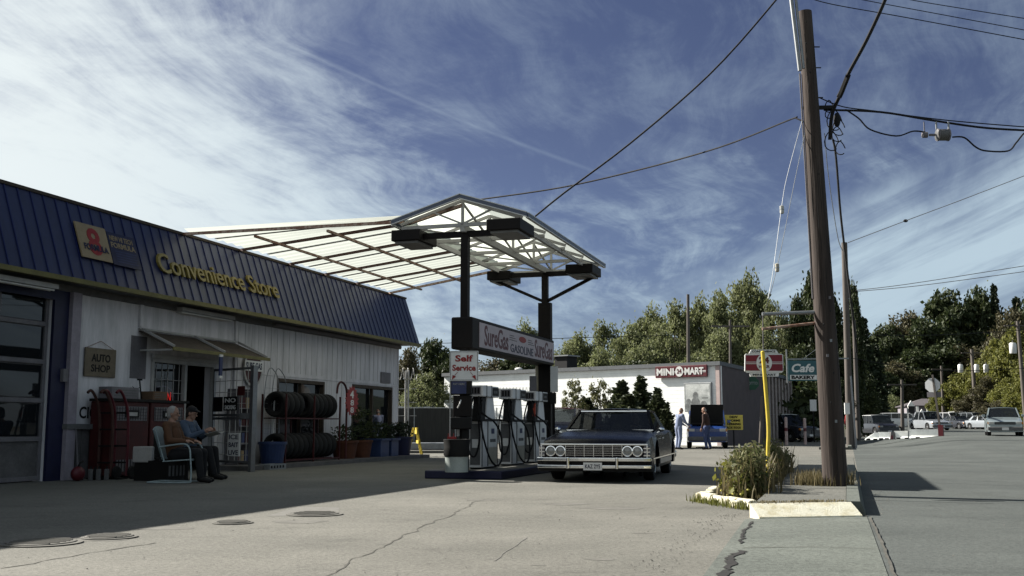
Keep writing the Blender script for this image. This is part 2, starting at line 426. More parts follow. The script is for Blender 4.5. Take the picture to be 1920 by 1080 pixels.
# ------------------------------------------------------------------ the ground, lot, road, pavement
def groundmat(name, c, c2, spots=.5, bump=.35):
    m = mat(name, c, .92, var=.10, scale=.5, bump=bump, bscale=90, c2=c2, thr=(.35, .65), spec=.2)
    nt = m.node_tree; N = nt.nodes; L = nt.links; b = N['Principled BSDF']
    src = b.inputs['Base Color'].links[0].from_socket
    tc = N.new('ShaderNodeTexCoord')
    def layer(src, scale, lo, hi, mn, stretch=None, detail=4, rough=.6):
        n = N.new('ShaderNodeTexNoise'); n.inputs['Scale'].default_value = scale; n.inputs['Detail'].default_value = detail
        n.inputs['Roughness'].default_value = rough
        if stretch:
            mp = N.new('ShaderNodeMapping'); mp.inputs['Rotation'].default_value = (0, 0, -ANG); mp.inputs['Scale'].default_value = stretch
            L.new(tc.outputs['Object'], mp.inputs[0]); L.new(mp.outputs[0], n.inputs['Vector'])
        else: L.new(tc.outputs['Object'], n.inputs['Vector'])
        r = N.new('ShaderNodeMapRange'); r.inputs[1].default_value = lo; r.inputs[2].default_value = hi
        r.inputs[3].default_value = 1.; r.inputs[4].default_value = mn; L.new(n.outputs['Fac'], r.inputs[0])
        v = N.new('ShaderNodeVectorMath'); v.operation = 'SCALE'; L.new(src, v.inputs[0]); L.new(r.outputs[0], v.inputs['Scale'])
        return v.outputs[0]
    src = layer(src, .22, .40, .66, .82, detail=5)
    src = layer(src, 1.1, .56, .72, .74, detail=7, rough=.7)
    src = layer(src, 4.0, .62, .72, .80)
    src = layer(src, 30., .45, .62, .55, detail=4, rough=.9)
    src = layer(src, 14., .34, .68, .76, detail=5, rough=.85)
    src = layer(src, 1.0, .55, .72, .84, stretch=(.15, 2.2, 1))
    L.new(src, b.inputs['Base Color'])
    return m
M['lot'] = groundmat('lot_concrete', (.196, .192, .168), (.248, .240, .210))
M['apron'] = groundmat('apron_concrete', (.150, .166, .148), (.195, .212, .188))
M['road'] = groundmat('road_asphalt', (.098, .110, .104), (.132, .145, .136))
M['walk'] = groundmat('walk_concrete', (.165, .168, .150), (.215, .212, .186))
M['earth'] = groundmat('earth', (.06, .055, .04), (.10, .09, .06))
M['crack'] = mat('tar_crack', (.02, .019, .018), .9, var=.3)
M['joint'] = mat('stained_joint', (.085, .082, .070), .95, var=.3, scale=8)
M['stain'] = mat('oil_stain', (.135, .13, .114), .85, var=.25, scale=5)
M['patch'] = mat('patched_concrete', (.16, .155, .14), .9, var=.15, scale=8, bump=.3)
M['curbpaint'] = mat('kerb_paint', (.60, .54, .36), .8, var=.2, scale=7, c2=(.78, .75, .60), thr=(.35, .55), bump=.3)

def sheet(name, xs, ys, dz, m, keep=lambda x, y: True):
    mb = MB(); idx = {}
    for j, y in enumerate(ys):
        for i, x in enumerate(xs):
            idx[i, j] = len(mb.v); mb.v.append((x, y, gz(x, y) + dz))
    for j in range(len(ys) - 1):
        for i in range(len(xs) - 1):
            mb.f.append((idx[i, j], idx[i + 1, j], idx[i + 1, j + 1], idx[i, j + 1]))
    return struct(mb.build(name, m, smooth=True))
xs = [-2500, -800, -300, -120, -60] + list(range(-30, 90, 3)) + [100, 130, 180, 300, 800, 2500]
ys = [-300, -100, -30] + list(range(-12, 120, 3)) + [130, 150, 180, 220, 300, 500, 1200, 3500]
sheet('ground', xs, ys, -.12, 'earth')
def snsheet(name, S, Nn, dz, m, terr=False):
    mb = MB(); idx = {}
    for i, s in enumerate(S):
        for j, n in enumerate(Nn):
            p = P(s, n); idx[i, j] = len(mb.v); mb.v.append((p.x, p.y, (gz(p.x, p.y) if terr else 0) + dz))
    for i in range(len(S) - 1):
        for j in range(len(Nn) - 1):
            mb.f.append((idx[i, j], idx[i + 1, j], idx[i + 1, j + 1], idx[i, j + 1]))
    return struct(mb.build(name, m, smooth=True))
snsheet('forecourt', [-40, -20, -8, 0, 10, 25, 42, 62], [-8, 0, 6, 12.43, 13.66], 0, 'lot')
snsheet('road', [-40, -25] + list(range(-15, 110, 3)) + [120, 140, 170, 210, 260, 330], [13.66] + [14.2 + .6 * k for k in range(10)] + [21, 24, 28, 34, 42, 60], .004, 'road', True)
# the flat paved strip in front of the raised walk
mb = MB(); pts = []
mb.poly([P(-40, 12.6, .009), P(-9.2, 12.6, .009), P(-4.5, 12.46, .009), P(-3.85, 13.66, .009), P(-9, 13.72, .009), P(-40, 13.8, .009)])
struct(mb.build('pavement', 'apron'))
# raised walk with its kerb, and the dropped crossing beyond it
mb = MB()
S0, S1 = -3.35, 8.2
mb.prism([P(-4.20, 12.52, 0), P(-3.68, 13.45, 0), P(S1, 13.45, 0), P(S1, 12.45, 0)], (0, 0, .14))
struct(mb.build('sidewalk', 'walk'))
mb = MB()
mb.poly([P(8.25, 11.6, .008), P(8.25, 13.62, .008), P(19, 13.62, .008), P(19, 10.4, .008)])
struct(mb.build('driveway_crossing', 'walk'))
mb = MB()
for k in range(9):
    s = 9.6 + k * .34
    mb.poly([P(s, 12.2, .012), P(s, 13.5, .012), P(s + .05, 13.5, .012), P(s + .05, 12.2, .012)])
struct(mb.build('crossing_grooves', 'joint'))
mb = MB()
mb.prism([P(31, 12.3, 0), P(31, 12.3, .10), P(31, 13.45, .10), P(31, 13.45, 0)], D * 48)
struct(mb.build('far_sidewalk', 'walk'))
mb = MB()
for a, b in ((-3.6, S1), (31, 79)):
    k = a
    while k < b - .1:
        e = min(k + 2.6, b); j = .012
        mb.prism([P(k + j, 13.455, 0), P(k + j, 13.455, .15), P(k + j, 13.60, .15), P(k + j, 13.66, 0)], D * (e - k - 2 * j)); k = e
struct(mb.build('road_kerb', 'apron'))
mb = MB()     # painted, sloping end kerb of the walk
ke = P(-3.85, 13.62) - P(-4.42, 12.60); kb = Vector((-ke.y, ke.x, 0)).normalized(); kb = kb if kb.dot(D) > 0 else -kb
k0 = P(-4.42, 12.60)
mb.prism([k0, k0 + kb * .01 + Vector((0, 0, .022)), k0 + kb * .15 + Vector((0, 0, .10)), k0 + kb * .24 + Vector((0, 0, .147)), k0 + kb * .245], ke)
struct(mb.build('painted_end_kerb', 'curbpaint'))

def jag(name, pts, w, m, z=.014, jit=.05, step=.12, seed=1, kind=True, wj=.6):
    rr = random.Random(seed); mb = MB(); P_ = []
    for a, b in zip(pts[:-1], pts[1:]):
        a = Vector(a); b = Vector(b); k = max(1, int((b - a).length / step))
        for i in range(k): P_.append(a.lerp(b, i / k))
    P_.append(Vector(pts[-1])); L_ = []; Rr = []; off = 0
    for i, p in enumerate(P_):
        d = (P_[min(i + 1, len(P_) - 1)] - P_[max(0, i - 1)]).normalized(); t = Vector((-d.y, d.x, 0))
        off = off * .6 + rr.uniform(-jit, jit); ww = w * rr.uniform(1 - wj, 1 + wj) / 2
        L_.append(p + t * (off + ww)); Rr.append(p + t * (off - ww))
    for i in range(len(P_) - 1):
        mb.poly([(L_[i].x, L_[i].y, z), (Rr[i].x, Rr[i].y, z), (Rr[i + 1].x, Rr[i + 1].y, z), (L_[i + 1].x, L_[i + 1].y, z)])
    return struct(mb.build(name, m))
def gp(u, v):
    r = ray(u, v); t = -CH / r.z; return Vector((r.x * t, r.y * t, 0))
jag('tar_crack', [gp(1345, 1120), gp(1372, 1062), gp(1390, 1035)], .055, 'crack', jit=.03, step=.06, seed=3)
jag('tar_crack', [gp(1386, 1022), gp(1402, 993), gp(1410, 980)], .03, 'crack', jit=.02, step=.06, seed=4)
jag('pavement_joint', [gp(1392, 1030), gp(1520, 1028), gp(1655, 1032)], .014, 'joint', z=.014, jit=.01, seed=5)
jag('kerb_joint', [P(-3.9, 13.69), P(-7, 13.74), P(-11, 13.78)], .022, 'joint', z=.014, jit=.006, seed=6, wj=.3)
jag('forecourt_crack', [gp(560, 1100), gp(700, 1033), gp(800, 985), gp(905, 936)], .013, 'joint', z=.003, jit=.03, seed=7)
jag('forecourt_crack', [gp(925, 1052), gp(985, 1008)], .01, 'patch', z=.003, jit=.01, seed=8)
jag('forecourt_crack', [gp(0, 1066), gp(150, 1040), gp(290, 1018)], .018, 'joint', z=.003, jit=.03, seed=9)
def blot(name, c, rx, ry, m, z=.0018, seed=0, n=26, jit=.2):
    rr = random.Random(seed); mb = MB(); ps = []
    ph = [rr.uniform(0, 6.28) for _ in range(3)]
    for k in range(n):
        a = 2 * math.pi * k / n; q = 1 + jit * (math.sin(2 * a + ph[0]) * .5 + math.sin(3 * a + ph[1]) * .5 + rr.uniform(-.25, .25))
        ps.append(Vector(c) + D * ry * q * math.sin(a) + NV * rx * q * math.cos(a) + Vector((0, 0, z)))
    mb.poly(ps); return struct(mb.build(name, m))
for k, (u, v, rx, ry) in enumerate([(1125, 1049, .12, .06), (1148, 953, .35, .25), (1060, 945, .3, .22), (1010, 1060, .05, .03), (300, 990, .3, .2),
                                    (900, 938, .2, .15), (560, 978, .3, .2), (150, 1010, .4, .2), (1205, 1000, .10, .05)]):
    blot('oil_stain', gp(u, v), rx, ry, 'stain', seed=k)
mb = MB(); mb.poly([gp(500, 968) + Vector((0, 0, .0018)), gp(635, 966) + Vector((0, 0, .0018)), gp(636, 952) + Vector((0, 0, .0018)), gp(560, 950) + Vector((0, 0, .0018))])
struct(mb.build('concrete_patch', 'patch'))
def manhole(u, v, r, label):
    p = gp(u, v); t = thing('manhole_cover', label, 'manhole cover', (p.x, p.y, .004), 0, 'round covers in the forecourt')
    m = MB(); m.lathe([(r * 1.18, 0), (r * 1.18, .006), (r * 1.02, .008), (r * 1.02, 0)], seg=32); m.build('collar', 'stain', t)
    m = MB(); m.lathe([(r, 0), (r, .014), (r * .97, .016)], seg=32)
    for k in range(-3, 4):
        hw = math.sqrt(max(.01, 1 - (k / 4) ** 2)) * r * .85; m.box(-hw, hw, k * r / 4 - .012, k * r / 4 + .012, .016, .021)
    m.build('lid', mat('iron_lid', (.12, .115, .10), .7), t)
manhole(78, 1019, .27, 'large iron cover in the shade at the left edge of the forecourt')
manhole(205, 1008, .20, 'iron cover right of the large cover in the shade')
manhole(590, 977 - 12, .26, 'iron cover lying by the patch at the edge of the shade')
manhole(436, 981, .17, 'small iron cover on the shadow line of the forecourt')

# ------------------------------------------------------------------ the convenience store
store = thing('convenience_store', 'low white convenience store and garage with a blue steel fascia', 'building', W0, ANG)
WT = .22
mb = MB()
def wallpart(s0, s1, z0, z1): mb.sn(s0, s1, -WT, 0, z0, z1)
wallpart(-14, -6.2, 0, 3.7); wallpart(-6.2, -.25, 3.45, 3.7); wallpart(-.25, 2.68, 0, 3.7)
wallpart(2.68, 3.85, 0, .95); wallpart(2.68, 4.92, 2.28, 3.7)
wallpart(4.92, 7.75, 0, 3.7); wallpart(7.75, 10.26, 0, .50); wallpart(7.75, 10.26, 2.15, 3.7)
wallpart(10.26, 11.97, 0, 3.7); wallpart(11.97, 14.8, 0, .46); wallpart(11.97, 14.8, 2.16, 3.7); wallpart(14.8, 15.3, 0, 3.7)
mb.sn(15.08, 15.3, -9, -WT, 0, 3.7); mb.sn(-14, 15.3, -9.2, -9, 0, 3.7)
wall = mb.build('wall', 'wall', store)
mb = MB()
k = 5.9
while k < 15.25:
    inw = 7.7 < k < 10.3 or 11.9 < k < 14.85
    mb.sn(k, k + .022, .0005, .012, 2.30 if inw else .12, 3.49); k += .30
for k in (2.2, 5.72): mb.sn(k, k + .09, .0005, .05, 2.95 if k < 3 else .1, 3.5)
mb.sn(5.85, 15.25, .0005, .02, 2.2, 2.235)
mb.build('batten', 'wall', wall)
mb = MB(); mb.sn(-14, 15.3, -9, .0, 3.7, 3.85); mb.build('roof', 'roofgrey', store)
mb = MB()
mb.prism([(-14, -.60, 3.55), (-14, -.10, 5.0), (-14, -.04, 5.0), (-14, -.5, 3.55)], (29.5, 0, 0))
mb.prism([(15.5, -.60, 3.55), (15.5, -.10, 5.0), (15.5, 9, 5.0), (15.5, 9, 3.55)], (.05, 0, 0))
fascia = mb.build('fascia', 'fascia', store)
mb = MB(); k = -13.9
while k < 15.5:
    mb.prism([(k, -.603, 3.56), (k, -.103, 4.99), (k, -.122, 4.995), (k, -.622, 3.555)], (.022, 0, 0)); k += .305 if k < 6 else .29
mb.build('seam', 'seam', fascia)
mb = MB(); mb.sn(-14, 15.56, .56, .66, 3.46, 3.545); mb.build('lower_trim', 'ytrim', store)
mb = MB(); mb.sn(-14, 15.56, -.05, .13, 5.003, 5.06); mb.build('coping', 'brown', store)
mb = MB(); mb.sn(-14, 15.5, .001, .555, 3.50, 3.545)
mb.sn(-14, 15.3, .001, .08, 3.38, 3.499); mb.build('soffit', 'grey', store)
def fsc(q, base=.0):     # puts a flat (x, depth, z) drawing on the sloping fascia
    x, y, z = q; n = .60 - .5 * (z - 3.55) / 1.45
    return (x, -(n + .02) + y, z)
mb = MB(); mb.text('Convenience Store', 2.16, 4.02, 4.74, .42, 0, .055, .008, fn=fsc); mb.build('lettering', 'ylet', store)
# garage door
gd = MB(); gd.sn(-6.2, -.25, -.14, -.09, 0.02, 3.45)
door = gd.build('garage_door', 'plinth', store)
gd = MB()
for z in (.02, .70, 1.37, 2.05, 2.72, 3.36): gd.sn(-6.2, -.26, -.088, -.05, z, z + .075)
for k in range(6): gd.sn(-.33 - k * 1.14, -.26 - k * 1.14, -.086, -.055, .02, 3.4)
gd.build('door_rail', 'greytrim', door)
gd = MB()
for z in (.79, 1.46, 2.14, 2.81):
    for k in range(5): gd.sn(-.35 - (k + 1) * 1.14 + .10, -.35 - k * 1.14, -.088, -.075, z, z + .56)
gd.build('door_pane', 'glass', door)
mb = MB(); mb.sn(-.25, .12, .001, .06, 0, 3.38); mb.sn(-6.5, -6.2, .001, .06, 0, 3.38); mb.sn(-6.2, -.25, .001, .06, 3.2, 3.38); mb.build('door_surround', 'navy', store)
mb = MB(); mb.sn(.125, .36, .001, .14, 0, 3.38); mb.build('corner_post', mat('mauve_trim', (.30, .27, .31), .7, var=.15), store)
mb = MB(); mb.sn(-.02, .10, .062, .13, 1.75, 1.98); mb.build('switch_box', 'greytrim', store)
mb = MB(); mb.sn(.50, 2.66, .001, .07, 0, .90)
for k in range(9): mb.sn(.6 + k * .23, .625 + k * .23, .0705, .085, .02, .9)
mb.build('plinth', 'plinth', store)
mb = MB(); mb.sn(.10, 2.66, .001, .17, .905, 1.0); mb.build('ledge', 'grey', store)
# shop window beside the door, with its grille
w = MB(); w.sn(2.66, 2.74, -.05, .04, .93, 2.32); w.sn(3.80, 3.88, -.05, .04, .93, 2.32); w.sn(2.66, 4.95, -.05, .05, 2.26, 2.36); w.sn(2.66, 3.88, -.05, .05, .92, .97)
w.sn(4.88, 4.96, -.05, .04, 0, 2.32); w.sn(2.62, 5.0, .051, .10, 2.34, 2.42)
win = w.build('window_frame', 'whitesteel', store)
w = MB(); w.sn(2.74, 3.80, -.10, -.09, .97, 2.26); w.build('pane', 'glass', win)
w = MB()
for k in range(5): w.sn(2.86 + k * .2, 2.872 + k * .2, -.02, -.008, .97, 2.26)
for k in range(4): w.sn(2.74, 3.80, -.006, .004, 1.1 + k * .27, 1.112 + k * .27)
w.build('grille', 'whitesteel', win)
for a, b, zb, zt in ((7.75, 10.26, .50, 2.15), (11.97, 14.8, .46, 2.16)):
    w = MB(); w.sn(a, a + .07, -.1, .02, zb, zt); w.sn(b - .07, b, -.1, .02, zb, zt); w.sn(a + .07, b - .07, -.1, .03, zt - .09, zt); w.sn(a + .07, b - .07, -.1, .02, zb, zb + .06)
    m_ = (a + b) / 2; w.sn(m_ - .03, m_ + .03, -.09, .0, zb + .06, zt - .09)
    f_ = w.build('window_frame', 'brown', store)
    w = MB(); w.sn(a + .07, b - .07, -.12, -.11, zb + .06, zt - .09); w.build('pane', 'glass', f_)
# inside: back wall, floor, shelves with stock, a poster by the door
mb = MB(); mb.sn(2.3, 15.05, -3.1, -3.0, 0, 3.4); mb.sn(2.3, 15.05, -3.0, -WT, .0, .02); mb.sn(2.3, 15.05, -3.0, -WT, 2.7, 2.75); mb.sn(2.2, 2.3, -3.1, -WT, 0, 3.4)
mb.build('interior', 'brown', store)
for s0 in (7.8, 12.0):
    for z in (.5, .95, 1.4):
        mb = MB(); mb.sn(s0, s0 + 2.6, -.6, -.3, z - .03, z); mb.build('shelf', 'greytrim', store)
for nm, m_, sd_ in (('stock', 'cream', 1), ('stock', 'maroon', 2), ('stock', 'bluefade', 3), ('stock', 'tan', 4)):
    mb = MB(); rr = random.Random(sd_)
    for s0 in (7.85, 12.05):
        for z in (.5, .95, 1.4):
            for k in range(6):
                s = s0 + rr.uniform(0, 2.4); mb.sn(s, s + .11, -.55, -.35, z + .001, z + rr.uniform(.12, .32))
    tag(mb.build(nm, m_, store), None, None)
mb = MB(); mb.sn(4.05, 4.50, -.9, -.87, .05, 2.05); mb.build('inner_door', 'greytrim', store)
mb = MB(); mb.sn(4.12, 4.40, -.868, -.86, 1.3, 1.8); mb.build('poster', 'darkred', store)
# awning
aw = MB(); aw.prism([(2.2, -.02, 2.86), (5.75, -.02, 2.86), (5.95, -.80, 2.50), (2.25, -.80, 2.50)], (0, 0, -.02))
awn = aw.build('awning', 'brown', store)
aw = MB(); aw.sn(2.24, 5.96, .80, .83, 2.45, 2.52); aw.build('awning_valance', 'ytrim', awn)
aw = MB()
for s in (2.28, 4.1, 5.85): aw.bar((s, -.03, 2.90), (s + .03, -.79, 2.54), .045)
aw.bar((2.28, -.02, 2.47), (2.28, -.78, 2.47), .035); aw.bar((2.2, -.03, 2.90), (5.8, -.03, 2.90), .04); aw.build('awning_strut', 'whitesteel', awn)
# fluorescent fittings under the soffit
for a, b, n, z in ((-2.1, -.62, .34, 3.36), (3.35, 5.4, .12, 3.40), (7.3, 15.1, .14, 3.40)):
    f = MB(); f.sn(a, b, n - .10, n + .10, z - .03, z + .05) if b - a < 3 else f.sn(a, b, n - .035, n + .035, z, z + .06)
    fx = f.build('light_fitting' if b - a < 3 else 'conduit', 'greytrim' if b - a > 3 else 'whitesteel', store)
    if b - a < 3:
        f = MB(); f.tube([(a + .05, -(n - .04), z - .05), (b - .05, -(n - .04), z - .05)], .018); f.tube([(a + .05, -(n + .04), z - .05), (b - .05, -(n + .04), z - .05)], .018)
        f.build('lamp_tube', 'white', fx)
mb = MB(); mb.text('CIGS', .60, 1.10, .62, .22, -.003, .004, .02); mb.build('lettering', 'black', store)
mb = MB(); mb.sn(13.9, 14.6, .013, .035, 2.27, 2.60); mb.build('wall_vent', 'greytrim', store)
mb = MB(); mb.sn(2.0, 2.5, .001, .006, 1.9, 2.75); mb.build('wall_patch', 'greytrim', store)
# raised footing in front of the wall
mb = MB(); mb.prism([P(4.7, 0.01, 0), P(4.7, 0.01, .10), P(4.7, 1.1, .10), P(4.7, 1.1, 0)], D * 10.55); struct(mb.build('store_walkway', 'plinth'))

# signs on the store
t = thing('fascia_sign', 'oil sign with a red figure eight on tan beside small blue panel of words', 'sign', P(-.15, .40, 3.98), ANG)
def fs2(q):
    x, y, z = q; n = .40 - .5 * (z) / 1.45
    return (x, -(n - .40 + .125) + y, z)
mb = MB(); mb.add([fs2(p) for p in [(0, 0, .0), (.83, 0, .0), (.83, 0, .66), (0, 0, .66), (0, .03, 0), (.83, .03, 0), (.83, .03, .66), (0, .03, .66)]],
                  [(0, 1, 2, 3), (4, 7, 6, 5), (0, 4, 5, 1), (1, 5, 6, 2), (2, 6, 7, 3), (3, 7, 4, 0)]); mb.build('tan_panel', 'tan', t)
mb = MB(); mb.add([fs2(p) for p in [(.85, 0, -.02), (1.68, 0, -.02), (1.68, 0, .62), (.85, 0, .62), (.85, .03, -.02), (1.68, .03, -.02), (1.68, .03, .62), (.85, .03, .62)]],
                  [(0, 1, 2, 3), (4, 7, 6, 5), (0, 4, 5, 1), (1, 5, 6, 2), (2, 6, 7, 3), (3, 7, 4, 0)]); mb.build('blue_panel', 'navy', t)
mb = MB(); mb.text('8', .24, .08, .36, .52, -.002, .006, .025, fn=fs2); mb.build('numeral', 'red', t)
mb = MB(); mb.text('FORMULA', .10, .16, .66, .12, -.009, .004, .03, fn=fs2); mb.build('lettering', 'navy', t)
mb = MB(); mb.text('NEW HI TECH', .90, .46, .68, .10, -.002, .004, .02, fn=fs2); mb.text('FORMULA', .90, .32, .72, .11, -.002, .004, .03, fn=fs2)
mb.build('lettering', 'tan', t)
mb = MB()
for k in range(5):
    z = .25 - k * .05; x1 = 1.62 - (k % 2) * .05
    mb.add([fs2(p) for p in [(.98, -.004, z), (x1, -.004, z), (x1, -.004, z + .018), (.98, -.004, z + .018)]], [(0, 1, 2, 3)])
mb.build('small_print', 'bluefade', t)
t = thing('auto_shop_sign', 'brown board reading AUTO SHOP hung on a string from the wall', 'sign', P(.63, .02, 1.88), ANG)
mb = MB(); mb.box(0, .88, -.03, 0, 0, .54); mb.build('board', mat('old_board', (.16, .13, .09), .7, var=.2), t, bevel=.01)
mb = MB(); mb.text('AUTO', .17, .28, .54, .15, -.031, .003, .03); mb.text('SHOP', .17, .09, .54, .14, -.031, .003, .02); mb.build('lettering', 'black', t)
mb = MB(); mb.tube([(.06, -.01, .54), (.44, -.01, .68), (.82, -.01, .54)], .006, 5); mb.build('string', 'rust', t)
t = thing('oval_sign', 'oval gas sign with a red top and white band on the wall', 'sign', P(6.08, .04, 1.90), ANG)
mb = MB(); mb.disc(.42, .42, .42, .44, 0, .03); mb.build('rim', 'whitesteel', t)
mb = MB(); mb.disc(.42, .42, .36, .38, -.031, .004); mb.build('face', 'darkred', t)
mb = MB(); mb.box(.02, .82, -.045, -.038, .36, .60); mb.build('band', 'white', t)
mb = MB(); mb.text('SURE GAS', .06, .40, .72, .16, -.046, .003, .03); mb.build('lettering', 'navy', t)
t = thing('neon_open_sign', 'red neon open sign glowing behind the grilled window', 'sign', P(2.86, -.10, 1.42), ANG)
mb = MB(); mb.text('OPEN', .12, .05, .52, .20, 0, .02, .0); mb.build('neon_letters', emis('neon', (.75, .02, .015), .10), t)
mb = MB(); mb.tube([(.38 + .40 * math.cos(a / 16 * 2 * math.pi), 0, .15 + .22 * math.sin(a / 16 * 2 * math.pi)) for a in range(17)], .010, 6); mb.build('neon_ring', emis('neon2', (.35, .30, .45), .25), t)
t = thing('hanging_tag', 'narrow pale blue thermometer strip hanging by the doorway under the awning', 'sign', P(3.9, .84, 2.02), ANG)
mb = MB(); mb.box(-.05, .05, -.015, .015, 0, .40); mb.build('strip', 'bluefade', t)
mb = MB(); mb.box(-.055, .055, -.02, .02, .40, .45); mb.box(-.055, .055, -.02, .02, -.05, 0.); mb.build('clip', 'white', t)

# security gate standing open
G0, G1 = P(4.9, .06), P(4.32, 1.40); gv = (G1 - G0); gl = gv.length
gate = thing('security_gate', 'open barred steel security gate beside the shop door', 'gate', G0, math.atan2(gv.y, gv.x))
mb = MB()
for a, b in (((0, 0, .18), (0, 0, 2.2)), ((gl, 0, .0), (gl, 0, 2.25)), ((0, 0, 2.2), (gl, 0, 2.2)), ((0, 0, .2), (gl, 0, .2)), ((0, 0, 1.2), (gl, 0, 1.2)), ((0, 0, 1.13), (gl, 0, 1.13))):
    mb.bar(a, b, .05 if a[0] != b[0] or a[0] == 0 else .11)
mb.build('gate_frame', 'alu', gate)
mb = MB()
for k in range(1, 7): mb.bar((gl * k / 7, 0, .22), (gl * k / 7, 0, 2.18), .013)
for z in (.35, .6, .85, 1.45, 1.7, 1.95): mb.bar((0, .014, z), (gl, .014, z), .013)
mb.build('bar', 'whitesteel', gate)
mb = MB(); mb.box(gl - .42, gl - .05, -.05, .05, 1.12, 1.24); mb.build('lock_box', 'galv', gate)
d_ = gv / gl
def gsign(x, z, w, h, m, txt, tm, name, label):
    p = G0 + d_ * x; t = thing(name, label, 'sign', (p.x, p.y, z), math.atan2(gv.y, gv.x))
    mb = MB(); mb.box(0, w, -.035, -.022, 0, h); mb.build('board', m, t)
    if txt:
        mb = MB()
        for i, s in enumerate(txt): mb.text(s, w * .1, h * (1 - (i + .85) / len(txt)), w * .8, h * .62 / len(txt), -.036, .003, .02)
        mb.build('lettering', tm, t)
gsign(.42, 1.30, .50, .30, 'black', ['NO', 'SMOKING'], 'white', 'no_smoking_sign', 'small black NO SMOKING sign on the security gate')
gsign(.03, 1.28, .34, .32, 'black', None, None, 'blank_plate', 'plain black plate on the gate left of the no smoking sign')
gsign(.62, .32, .44, .50, 'white', ['ICE', 'BAIT', 'LIVE'], 'navy', 'handwritten_notice', 'white handwritten notice low on the security gate')
gsign(.92, 1.62, .26, .2, 'darkred', None, None, 'red_plate', 'small dull red plate high on the security gate')

# ------------------------------------------------------------------ the pump canopy
CS, CN = 2.78, 6.75
def cs(q): return (q[0] - CS, -(q[1] - CN), q[2])      # (s, n, z) -> canopy-local
class CB(MB):                                          # builder that takes (s, n, z)
    def done(self, name, m, parent, **k):
        self.v = [cs(p) for p in self.v]; return self.build(name, m, parent, **k)
canopy = thing('pump_canopy', 'translucent gabled canopy on brown posts joined to the store roof', 'canopy', P(CS, CN), ANG)
def slope(n): return 5.03 - .035 * n
WS = [3.43, 5.69, 8.0, 9.94, 11.89, 14.24]; ES = [2.64, 2.85, 4.38, 6.0, 7.65, 9.05]; NE = 5.55
def sp_(i, t, n):      # a point between purlins i and i+1
    a = WS[i] + (ES[i] - WS[i]) * (n - .1) / (NE - .1); b = WS[i + 1] + (ES[i + 1] - WS[i + 1]) * (n - .1) / (NE - .1)
    return a + (b - a) * t
mb = CB()
for i in range(5):
    W_ = 28; cols = []
    for k in range(W_ + 1):
        t = k / W_; wv = .022 * math.cos(t * 2 * math.pi * 6) + (.03 if abs(t - .5) < .02 else 0)
        for n in (.12, 2.0, 3.8, NE): mb.v.append((sp_(i, t, n), n, slope(n) + .10 + wv)); 
    o = len(mb.v) - 4 * (W_ + 1)
    for k in range(W_):
        for j in range(3): mb.f.append((o + 4 * k + j, o + 4 * k + j + 1, o + 4 * k + 5 + j, o + 4 * k + 4 + j))
mb.done('flat_roof_sheet', 'panel', canopy, smooth=True)
for i in range(6):
    mb = CB(); mb.bar((WS[i], .0, slope(0) + .0), (ES[i], NE, slope(NE)), .038, .06)
    mb.done('purlin', 'darkrust' if 0 < i < 5 else 'rust', canopy)
    if i < 5:
        mb = CB(); mb.bar((sp_(i, .5, .2), .2, slope(0) + .08), (sp_(i, .5, NE), NE, slope(NE) + .08), .07, .012); mb.done('sheet_lap', 'greytrim', canopy)
mb = CB(); mb.bar((ES[1], NE, slope(NE)), (2.62, 6.75, 5.08), .06); mb.done('purlin', 'rust', canopy)
for n in (1.8, 3.7):
    mb = CB(); mb.bar((sp_(0, .2, n), n, slope(n) - .06), (sp_(4, 1.0, n) + .1, n, slope(n) - .06), .05, .05); mb.done('cross_beam', 'rust', canopy)
# gable
SA, SB, NL, NR, ZE, ZR = 2.50, 9.05, 5.42, 8.0, 4.82, 5.22
mb = CB()
for a, b, za, zb in ((NL, 6.75, ZE, ZR), (6.75, NR, ZR, ZE)):
    K = 60
    o = len(mb.v)
    for k in range(K + 1):
        s = SA + (SB - SA) * k / K; wv = .012 * math.cos(k * math.pi / 1.5)
        mb.v += [(s, a, za + wv), (s, b, zb + wv)]
    for k in range(K): mb.f.append((o + 2 * k, o + 2 * k + 1, o + 2 * k + 3, o + 2 * k + 2))
mb.done('gable_roof_sheet', 'panel', canopy, smooth=True)
for m_, off, hh in (('white', .043, .016), ('galv', .0, .07), ('white', -.043, .016)):
    mb = CB()
    for s in (SA - .03, SB + .03):
        mb.bar((s, NL - .05, ZE - .02 + off), (s, 6.75, ZR + off), .05 if m_ == 'galv' else .06, hh); mb.bar((s, 6.75, ZR + off), (s, NR + .05, ZE - .02 + off), .05 if m_ == 'galv' else .06, hh)
    mb.bar((SA, NR + .05, ZE - .03 + off), (SB, NR + .05, ZE - .03 + off), .05 if m_ == 'galv' else .06, hh); mb.bar((SA, NL - .05, ZE - .03 + off), (SB, NL - .05, ZE - .03 + off), .05, hh)
    mb.done('roof_edge', m_ if m_ == 'white' else mat('edge_slate', (.10, .12, .17), .5), canopy)
for s in (2.62, 4.2, 5.8, 7.4, 8.92):
    mb = CB(); zc = 4.70
    mb.bar((s, NL + .1, zc), (s, NR - .1, zc), .05, .07); mb.bar((s, 6.75, zc), (s, 6.75, ZR - .05), .05)
    mb.bar((s, NL + .08, ZE - .05), (s, 6.75, ZR - .05), .04, .06); mb.bar((s, 6.75, ZR - .05), (s, NR - .08, ZE - .05), .04, .06)
    mb.bar((s, 6.75, zc + .02), (s, 6.15, 4.98), .035); mb.bar((s, 6.75, zc + .02), (s, 7.35, 4.98), .035)
    mb.done('truss', 'whitesteel', canopy)
for n, z, w in ((5.62, 4.66, .09), (6.75, 4.64, .13), (7.8, 4.66, .09)):
    mb = CB(); mb.bar((2.6, n, z), (8.98, n, z), w * .7, w); mb.done('long_beam', 'whitesteel', canopy)
mb = CB()
